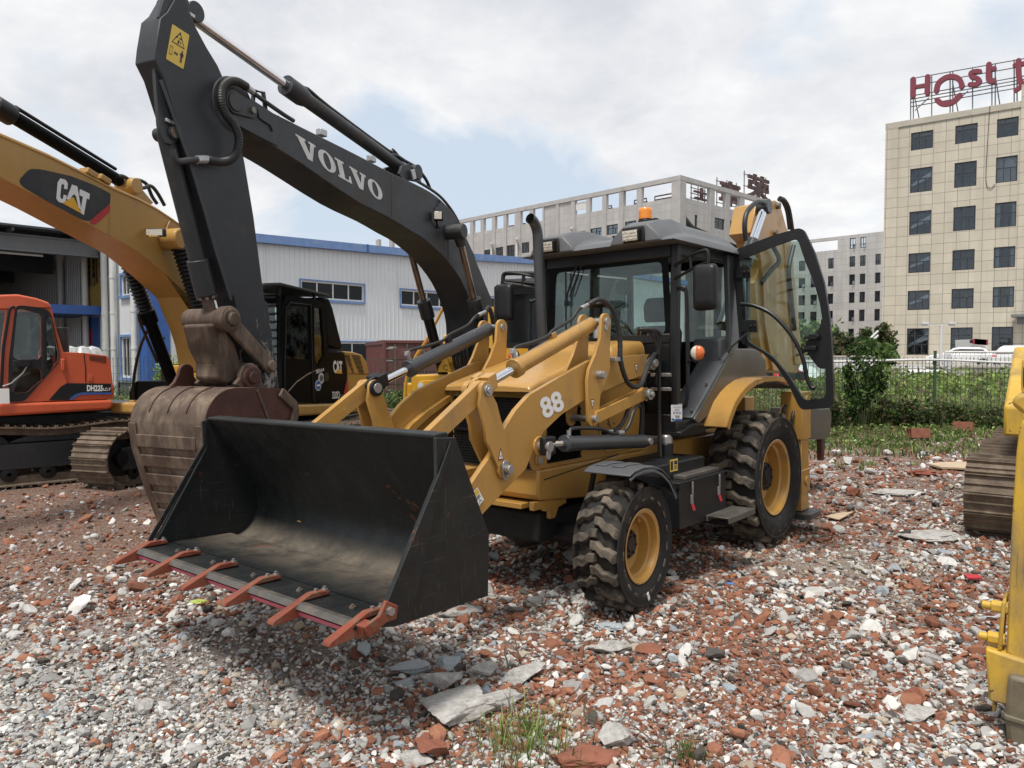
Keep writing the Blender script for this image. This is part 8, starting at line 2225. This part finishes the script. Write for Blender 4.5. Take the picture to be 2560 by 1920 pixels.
g_, d_, t_, r_ = zones(Vg[:, 0], Vg[:, 1])
za = go.data.attributes.new('zone', 'FLOAT_VECTOR', 'POINT'); za.data.foreach_set('vector', np.stack([g_, d_, t_], 1).astype(np.float32).ravel())
tag(go, kind='structure')

# stone shapes: spheres cut by random planes
def ico(sub):
    bm = bmesh.new(); bmesh.ops.create_icosphere(bm, subdivisions=sub, radius=1)
    Vv = np.array([v.co[:] for v in bm.verts]); Fv = np.array([[v.index for v in f.verts] for f in bm.faces]); bm.free(); return Vv, Fv
I1, I2, I3, I4 = ico(1), ico(2), ico(3), ico(4)
def cut(Vv, k, lo=.45, hi=.85, jit=.06):
    Vv = Vv * (1 + NR.normal(size=(len(Vv), 1)) * jit)
    for _ in range(k):
        n = NR.normal(size=3); n /= np.linalg.norm(n); d = NR.uniform(lo, hi)
        s = Vv @ n - d; Vv = Vv - np.maximum(s, 0)[:, None] * n
    return Vv
SMALL = [cut(I1[0], 3, .5, .9, .12) for _ in range(30)]
MED = [cut(I2[0], 9, .40, .80, .03) for _ in range(36)]
BRICK, GREY, WHITE, DARK, TAN, BLUISH = range(6)
PAL = [((.16, .066, .042), (.33, .150, .092)), ((.27, .262, .25), (.46, .45, .43)), ((.44, .43, .41), (.66, .65, .62)), ((.055, .05, .045), (.12, .105, .095)), ((.30, .25, .19), (.46, .40, .32)), ((.22, .25, .28), (.36, .40, .43))]
def scatter(n, rpx, shapes, Fc, kindw, flat=(.45, .85), region=None, big=0.0, el=(.75, 1.5)):
    """stones spread so the ground seen from the yard is covered evenly; sizes grow a little with distance"""
    u = NR.uniform(-900, 3460, n * 2); v = 925 + (2080 - 925) * NR.uniform(0, 1, n * 2) ** .85
    d = CAMH * FOC / (v - HOR); X = (u - 1280) / FOC * d; Y = d
    g, dt, tn, gr = zones(X, Y)
    keep = NR.uniform(0, 1, n * 2) < kindw[1](g, dt, tn, gr, X, Y)
    X, Y, g, dt, tn = X[keep][:n], Y[keep][:n], g[keep][:n], dt[keep][:n], tn[keep][:n]
    n = len(X)
    r = np.exp(NR.normal(math.log(rpx), .42, n)) * Y / FOC
    r *= np.minimum(1, 5.5 / Y) ** (.30 if rpx < 7 else .62)
    W = kindw[0](g, dt, tn, X, Y); W = np.cumsum(W / W.sum(1, keepdims=True), 1)
    kd = (NR.uniform(0, 1, (n, 1)) > W).sum(1).clip(0, 5)
    lo, hi = np.array([p[0] for p in PAL])[kd], np.array([p[1] for p in PAL])[kd]
    col = lo + (hi - lo) * NR.uniform(0, 1, (n, 1)); col *= NR.uniform(.82, 1.12, (n, 1))
    S_ = np.stack([NR.uniform(*el, n), NR.uniform(.7, 1.15, n), NR.uniform(*flat, n)], 1) * r[:, None]
    a = NR.uniform(0, 6.28, n); ca, sa = np.cos(a), np.sin(a); tx, ty = NR.normal(size=n) * .28, NR.normal(size=n) * .28
    sh = NR.integers(0, len(shapes), n); B = np.array(shapes)
    P = B[sh] * S_[:, None, :]
    z = P[:, :, 2] + P[:, :, 0] * tx[:, None] + P[:, :, 1] * ty[:, None]
    x = P[:, :, 0] * ca[:, None] - P[:, :, 1] * sa[:, None]; y = P[:, :, 0] * sa[:, None] + P[:, :, 1] * ca[:, None]
    z0 = relief(X, Y) + S_[:, 2] * NR.uniform(.05, .75, n)
    Vv = np.stack([x + X[:, None], y + Y[:, None], z + z0[:, None]], -1)
    m = B.shape[1]
    Fv = (Fc[None] + (np.arange(n) * m)[:, None, None]).reshape(-1, 3)
    return Vv.reshape(-1, 3), Fv, np.repeat(col, len(Fc), 0)
M['stone'] = tone_mat('rubble_stone', .9, .22, 26, .5, 70)
one = lambda g, d, t, r, X, Y: np.clip(1 - .55 * r, .1, 1) * (Y < 18) * (.34 + .66 * sig(4 * fbm(X, Y, 3.3, 32) + 2.5 * g)) * (1 - .66 * d)
def patch(X, Y): return np.exp(1.15 * fbm(X, Y, 2.6, 31))
def w_small(g, d, t, X, Y):
    k = patch(X, Y); n = len(X); return np.stack([(.58 - .46 * g + .25 * d - .30 * t) * k, .30 + .45 * g + .2 * t, (.17 - .05 * d + .08 * g) / k, .17 + .1 * d, .11 + .25 * t, .03 + .03 * g], 1).clip(.02, 2)
def w_big(g, d, t, X, Y):
    k = patch(X, Y); return np.stack([(.60 - .37 * g) * k, (.22 + .25 * g), .24 / k, .06 + 0 * g, .05 + 0 * g, .04 + 0 * g], 1)
def dens_big(g, d, t, r, X, Y): return np.clip(.95 - .80 * g - .85 * d - .88 * t - .4 * r, .03, 1) * (.25 + .75 * sig(4 * fbm(X, Y, 2.1, 33)))
for nm, n, rp, shp, Fc, kw in (('gravel', 92000, 4.7, SMALL, I1[1], (w_small, one)), ('rubble', 21000, 8.2, MED, I2[1], (w_big, dens_big)), ('rubble', 420, 13.5, MED, I2[1], (w_big, dens_big))):
    v_, f_, c_ = scatter(n, rp, shp, Fc, kw)
    tag(np_mesh(nm, v_, f_, M['stone'], None, col=c_), kind='stuff')

# single pieces one can point at
M['slab'] = paint('broken_concrete', (.42, .41, .39), .95, var=.28, scale=22, dirt=(.25, .22, .19), dirt_amt=.54, dirt_scale=6, bump=1.0, bscale=45)
M['granite'] = paint('granite', (.33, .36, .38), .75, var=.2, scale=90, bump=.1)
M['brick'] = paint('broken_brick', (.23, .085, .05), .9, var=.22, scale=8, dirt=(.30, .20, .15), dirt_amt=.4, dirt_scale=7, bump=.6, bscale=40)
M['ply'] = paint('plywood', (.44, .34, .23), .8, var=.12, scale=5, stretch=(1, 8, 1))
def rock(name, k, x, y, rx, ry, rz, mat, label, cat, seed, yaw=0, cuts=14, sink=.2, group=None):
    global NR
    sv = NR; NR = np.random.default_rng(seed)
    Vv = cut(I4[0], cuts, .35, .75, .0); kk = sum(np.sin(Vv @ NR.normal(size=3) * f + NR.uniform(0, 6))[:, None] / f for f in (5, 7, 9, 14, 19, 27, 38, 50)); Vv = (Vv * (1 + .19 * kk) + NR.normal(size=Vv.shape) * .008) * np.array([rx, ry, rz])
    NR = sv
    c, s = math.cos(yaw), math.sin(yaw); Vv = np.stack([Vv[:, 0] * c - Vv[:, 1] * s, Vv[:, 0] * s + Vv[:, 1] * c, Vv[:, 2] - Vv[:, 2].min() - sink * rz], 1)
    g = gnd(k, x, y); o = np_mesh(name, Vv, I4[1], mat); o.location = (g[0], g[1], relief(g[0], g[1])); return tag(o, label, cat, group)
ZC['c7'] = (900, 1450, .45208)
rock('concrete_slab', 'c7', 560, 720, .38, .30, .065, M['slab'], 'largest pale broken concrete slab, near the grass tuft', 'rubble piece', 5, .3)
rock('concrete_slab', 'c7', 770, 700, .19, .14, .06, M['slab'], 'pale concrete block butted against the end of the largest slab', 'rubble piece', 6, .1)
rock('concrete_slab', 'c7', 900, 560, .17, .11, .06, M['slab'], 'tilted concrete piece with a curved edge behind the largest slab', 'rubble piece', 7, .5)
rock('concrete_slab', 'c7', 460, 570, .19, .12, .05, M['slab'], 'rough grey concrete piece between the granite offcut and the largest slab', 'rubble piece', 8, -.2)
rock('concrete_slab', 'c7', 690, 530, .16, .10, .05, M['slab'], 'low grey concrete lump just behind the largest slab', 'rubble piece', 9, .9)
rock('granite_offcut', 'c7', 262, 510, .135, .10, .05, M['granite'], 'bluish grey granite offcut with a straight edge, beside the slab pile', 'rubble piece', 22, .15, 8)
rock('granite_offcut', 'c7', 498, 480, .10, .10, .06, M['granite'], 'squarish bluish granite offcut standing behind the first one', 'rubble piece', 23, -.3, 8)
rock('granite_offcut', 'c7', 235, 568, .10, .05, .03, M['granite'], 'narrow granite sliver in front of the straight-edged offcut', 'rubble piece', 24, .5, 8)
rock('broken_brick', 'c7', 425, 975, .115, .085, .07, M['brick'], 'orange-red brick lump beside the grass tuft', 'brick', 31, .2)
rock('broken_brick', 'c7', 350, 945, .07, .06, .06, M['brick'], 'smaller red brick behind the orange-red lump', 'brick', 32, 1.0)
rock('broken_brick', 'c7', 1215, 1000, .19, .13, .06, M['brick'], 'large flat red brick piece touching the grass tuft', 'brick', 33, .1)
rock('broken_brick', 'c7', 1575, 395, .11, .07, .04, M['brick'], 'red brick piece ahead of the front tyre among white stones', 'brick', 34, .1)
rock('broken_brick', 'M', 40, 1430, .10, .08, .075, M['brick'], 'chunky red brick next to the yellow bucket tooth', 'brick', 35, .4)
rock('white_stone', 'M', 55, 1495, .15, .09, .05, M['slab'], 'long white stone touching the chunky red brick', 'rubble piece', 36, .1)
rock('white_stone', 'c7', 310, 1000, .10, .07, .05, M['slab'], 'white edged stone in front of the brick lumps', 'rubble piece', 37, -.3)
rock('white_stone', 'c7', 1420, 910, .11, .09, .065, M['slab'], 'rounded white stone between the flat brick piece and the rusty wire', 'rubble piece', 38, .3)
rock('white_stone', 'c7', 1350, 395, .17, .09, .06, M['slab'], 'pale stone ridge in front of the front tyre', 'rubble piece', 39, .1)
rock('flat_rock', 'c7', 555, 190, .17, .08, .05, M['slab'], 'brownish grey rock under the corner of the loader bucket', 'rubble piece', 40, .25)
rock('grey_stone', 'c7', 30, 420, .085, .07, .06, M['granite'], 'dark grey stone beneath the tip of the nearest bucket tooth', 'rubble piece', 41, .2)
rock('grey_stone', 'P', 362, 1785, .085, .065, .05, M['slab'], 'pale grey stone lying alone in the fine grey gravel', 'rubble piece', 42, .2)
rock('concrete_slab', 'L', 1480, 1480, .42, .26, .045, M['slab'], 'flat white concrete slab right before the rusty track', 'rubble piece', 43, -.1, 9)
rock('concrete_slab', 'L', 1120, 1045, .45, .25, .04, M['slab'], 'thin white concrete slab beyond the flat one, further from the track', 'rubble piece', 44, .1, 9)
rock('broken_brick', 'L', 640, 1075, .11, .09, .09, M['brick'], 'dark red brick behind the plywood sheet', 'brick', 45, .4)
rock('grey_stone', 'L', 960, 690, .15, .12, .10, M['slab'], 'rounded grey stone at the edge of the weeds', 'rubble piece', 46, .4)
def sheet(name, pts, k, th, mat, label, cat, tilt=0):
    q = [gnd(k, x, y) for x, y in pts]; c = sum(q) / len(q)
    o = MB().prism([((p - c)[0], (p - c)[1]) for p in q], .0, th, 'z').build(name, mat, None, bevel=.002)
    o.location = (c[0], c[1], relief(c[0], c[1]) + .035); o.rotation_euler = (tilt, tilt * .6, 0); return tag(o, label, cat)
sheet('plywood_sheet', [(380, 1298), (490, 1270), (640, 1255), (510, 1320)], 'L', .012, M['ply'], 'tan plywood sheet lying flat near the rear tyre', 'board', .06)
sheet('board', [(1330, 810), (1440, 795), (1710, 788), (1700, 845), (1450, 838)], 'L', .03, M['ply'], 'long pale board in front of the weeds beside the track', 'board', .02)
sheet('red_tile', [(85, 330), (195, 330), (225, 352), (115, 355)], 'Y', .015, M['cat_red'], 'small pinkish red tile near the yellow bucket bolts', 'tile', .05)
sheet('white_sheet', [(540, 735), (630, 740), (610, 795), (560, 780)], 'L', .01, M['slab'], 'white crumpled board beyond the foot pad', 'board', .05)
def block(k, x, y, yaw, label):
    g = gnd(k, x, y)
    o = holed([(-.1, 0), (.1, 0), (.1, .2), (-.1, .2)], [[(-.08, .02), (-.01, .02), (-.01, .18), (-.08, .18)], [(.01, .02), (.08, .02), (.08, .18), (.01, .18)]], -.2, .2, 'y').build('hollow_block', M['brick'], None)
    o.matrix_world = Matrix.Translation((g[0], g[1], .06)) @ Matrix.Rotation(yaw, 4, 'Z') @ Matrix.Rotation(.15, 4, 'Y'); return tag(o, label, 'block')
block('L', 1650, 490, .9, 'hollow brick block with open holes lying in the weeds')
block('L', 1240, 560, 1.6, 'pinkish hollow block lying with its solid side up in the weeds')
# litter
M['lime'] = paint('lime_glove', (.34, .42, .09), .8, var=.15)
def crumple(name, k, x, y, s, mat, label, seed, cat):
    r = np.random.default_rng(seed); Vv = I3[0] * np.array([s, s * .6, s * .22]) * (1 + .35 * r.normal(size=(len(I3[0]), 1)).clip(-1, 1) * .6)
    g = gnd(k, x, y); o = np_mesh(name, Vv, I3[1], mat); o.location = (g[0], g[1], relief(g[0], g[1]) + s * .22); return tag(o, label, cat)
crumple('glove', 'P', 497, 1512, .06, M['lime'], 'lime green work glove on the rubble under the bucket teeth', 3, 'glove')
M['blue_scrap'] = paint('blue_scrap', (.06, .20, .50), .6)
crumple('plastic_scrap', 'D', 1235, 1390, .04, M['blue_scrap'], 'bright blue plastic scrap between the two near tyres', 4, 'litter')
crumple('cloth_scrap', 'L', 1290, 880, .20, M['tooth_red'], 'rusty orange cloth scrap in front of the pale board', 5, 'litter')
crumple('plastic_scrap', 'P', 1525, 1575, .09, M['granite'], 'frayed pale blue plastic in front of the front tyre', 6, 'litter')
# weeds
pts = [tuple(gnd('c7', x, y)) for x, y in ((880, 900), (930, 960), (980, 880), (860, 980), (800, 900), (1010, 970), (950, 830), (760, 950), (900, 1010))]
o = tag(blades('grass', pts, .17, 30, ['mid', 'bright', 'bright', 'dry'], None, .13, .0026), kind='stuff')
pts = [tuple(gnd('c7', x, y)) for x, y in ((1800, 960), (1830, 1000), (1770, 1010))]
tag(blades('grass', pts, .09, 35, ['mid', 'dry'], None, .06, .0025), kind='stuff')
Xw = NR.uniform(3.5, 11, 560); Yw = NR.uniform(13.0, 18.3, 560); _, _, _, gw = zones(Xw, Yw); kp = NR.uniform(0, 1, 560) < gw * (.55 + .45 * np.sign(fbm(Xw, Yw, 1.8, 21)))
pts = [(x, y, 0) for x, y in zip(Xw[kp], Yw[kp])]
tag(blades('weeds', pts, .16, 20, ['mid', 'bright', 'dry', 'dry', 'mid'], None, .22, .010), kind='stuff')
n = 16000; Xw = NR.uniform(4, 12, n); Yw = NR.uniform(14.2, 18.7, n); kp = NR.uniform(0, 1, n) < .75 * sig(7 * fbm(Xw, Yw, 1.7, 21) + (Yw - 16.2) * 1.3)
Xw, Yw = Xw[kp], Yw[kp]; tag(leaf_mesh('weeds', np.stack([Xw, Yw, .01 + NR.uniform(0, 1, len(Xw)) ** 2 * .16], 1), NR.uniform(.03, .08, len(Xw)), ['mid', 'bright', 'dry', 'mid'], None, flat=.5), kind='stuff')
Xw = NR.uniform(-15, -1, 420); Yw = NR.uniform(14.5, 19, 420)
tag(blades('weeds', [(x, y, 0) for x, y in zip(Xw, Yw)], .38, 18, ['mid', 'bright', 'dry'], None, .25, .011), kind='stuff')
pts = [tuple(gnd('L', x, y)) for x, y in ((490, 800), (540, 790), (770, 800), (820, 790), (720, 830), (1180, 790))]
tag(blades('grass', pts, .12, 22, ['bright', 'mid'], None, .12, .006), kind='stuff')
wr = MB()
wr.tube([tuple(gnd('c7', x, y) + np.array([0, 0, z])) for x, y, z in ((1200, 710, .03), (1255, 760, .12), (1240, 800, .05), (1330, 830, .04), (1500, 870, .06), (1620, 930, .03))], .004, 6, smooth=5)
tag(wr.build('rusty_wire', M['rust'], None), 'long bent rusty wire near the grass tuft', 'wire')
wr = MB(); wr.tube([tuple(gnd('c7', x, y) + np.array([0, 0, z])) for x, y, z in ((820, 500, .03), (800, 470, .10), (850, 450, .14), (880, 480, .05))], .005, 6, smooth=5)
tag(wr.build('rusty_wire', M['rust'], None), 'short loop of rusty wire behind the concrete slabs', 'wire')
# =================================================================== sky and sun
SUN_EL, SUN_AZ = math.radians(67), math.radians(207)     # azimuth measured clockwise from the view direction (+Y)
w = bpy.data.worlds.new('World'); SC.world = w; w.use_nodes = True
nt = w.node_tree; nt.nodes.clear()
wo = nt.nodes.new('ShaderNodeOutputWorld'); bg = nt.nodes.new('ShaderNodeBackground')
sky = nt.nodes.new('ShaderNodeTexSky'); sky.sky_type = 'NISHITA'; sky.sun_disc = False
sky.sun_elevation = SUN_EL; sky.sun_rotation = SUN_AZ; sky.air_density = 1.0; sky.dust_density = 2.2; sky.ozone_density = 1.0
tc = nt.nodes.new('ShaderNodeTexCoord')
sp = nt.nodes.new('ShaderNodeSeparateXYZ'); nt.links.new(tc.outputs['Generated'], sp.inputs[0])
zc = mth(nt, 'ADD', mth(nt, 'MAXIMUM', sp.outputs['Z'], 0.0), .30)
cx = mth(nt, 'DIVIDE', sp.outputs['X'], zc); cy = mth(nt, 'DIVIDE', sp.outputs['Y'], zc)
cb = nt.nodes.new('ShaderNodeCombineXYZ'); nt.links.new(cx, cb.inputs[0]); nt.links.new(cy, cb.inputs[1]); cb.inputs[2].default_value = 3.7
n1 = noise(nt, cb.outputs[0], 1.15, 10, .55, .35)
n2 = noise(nt, cb.outputs[0], 3.0, 8, .6, .2)
acc = n1
for u, v, wd in ((1900, 30, .10), (250, 300, .12), (900, 420, .13), (1330, 430, .09), (2520, 90, .07), (1180, 620, .08)):
    d = CF + CR * (u - 1280) / FOC - CU * (v - 960) / FOC; d /= np.linalg.norm(d)
    vm = nt.nodes.new('ShaderNodeVectorMath'); vm.operation = 'DISTANCE'; vm.inputs[1].default_value = tuple(d); nt.links.new(tc.outputs['Generated'], vm.inputs[0])
    mr = nt.nodes.new('ShaderNodeMapRange'); mr.interpolation_type = 'SMOOTHSTEP'
    mr.inputs['From Min'].default_value = wd * 1.7; mr.inputs['From Max'].default_value = 0; mr.inputs['To Max'].default_value = .13
    nt.links.new(vm.outputs['Value'], mr.inputs['Value']); acc = mth(nt, 'SUBTRACT', acc, mr.outputs[0])
cover = ramp(nt, acc, .385, .475)
thick = ramp(nt, mix(nt, .5, n1, n2), .44, .64, (10.0, 10.0, 10.0, 1), (6.9, 7.15, 7.7, 1))
skyl = mix(nt, .85, sky.outputs['Color'], (7.0, 8.05, 9.3))
colr = mix(nt, cover, skyl, thick)
hz = nt.nodes.new('ShaderNodeMapRange'); hz.inputs['From Min'].default_value = .0; hz.inputs['From Max'].default_value = .16
hz.inputs['To Min'].default_value = .75; hz.inputs['To Max'].default_value = 0
nt.links.new(sp.outputs['Z'], hz.inputs['Value'])
colr = mix(nt, hz.outputs[0], colr, (8.3, 8.7, 9.3))
nt.links.new(colr, bg.inputs['Color']); bg.inputs['Strength'].default_value = .1
nt.links.new(bg.outputs[0], wo.inputs['Surface'])
sd = bpy.data.lights.new('sun', 'SUN'); sd.energy = 3.7; sd.angle = math.radians(11); sd.color = (1, .955, .89)
so = bpy.data.objects.new('sun', sd); COL.objects.link(so)
dirv = Vector((math.sin(SUN_AZ) * math.cos(SUN_EL), math.cos(SUN_AZ) * math.cos(SUN_EL), math.sin(SUN_EL)))
so.rotation_euler = (-dirv).to_track_quat('-Z', 'Y').to_euler(); so.location = (10, 10, 30)
SC.view_settings.view_transform = 'Standard'; SC.view_settings.look = 'None'; SC.view_settings.gamma = 1; SC.view_settings.exposure = 0
SC.cycles.max_bounces = 8; SC.cycles.transparent_max_bounces = 16
SC.cycles.use_denoising = True

# no deeper than thing > part > sub-part (all pieces share their part's axes, so a piece can hang one level up)
def depth(o):
    n = 0
    while o.parent: o = o.parent; n += 1
    return n
for o in list(SC.objects):
    while depth(o) > 2: o.parent = o.parent.parent
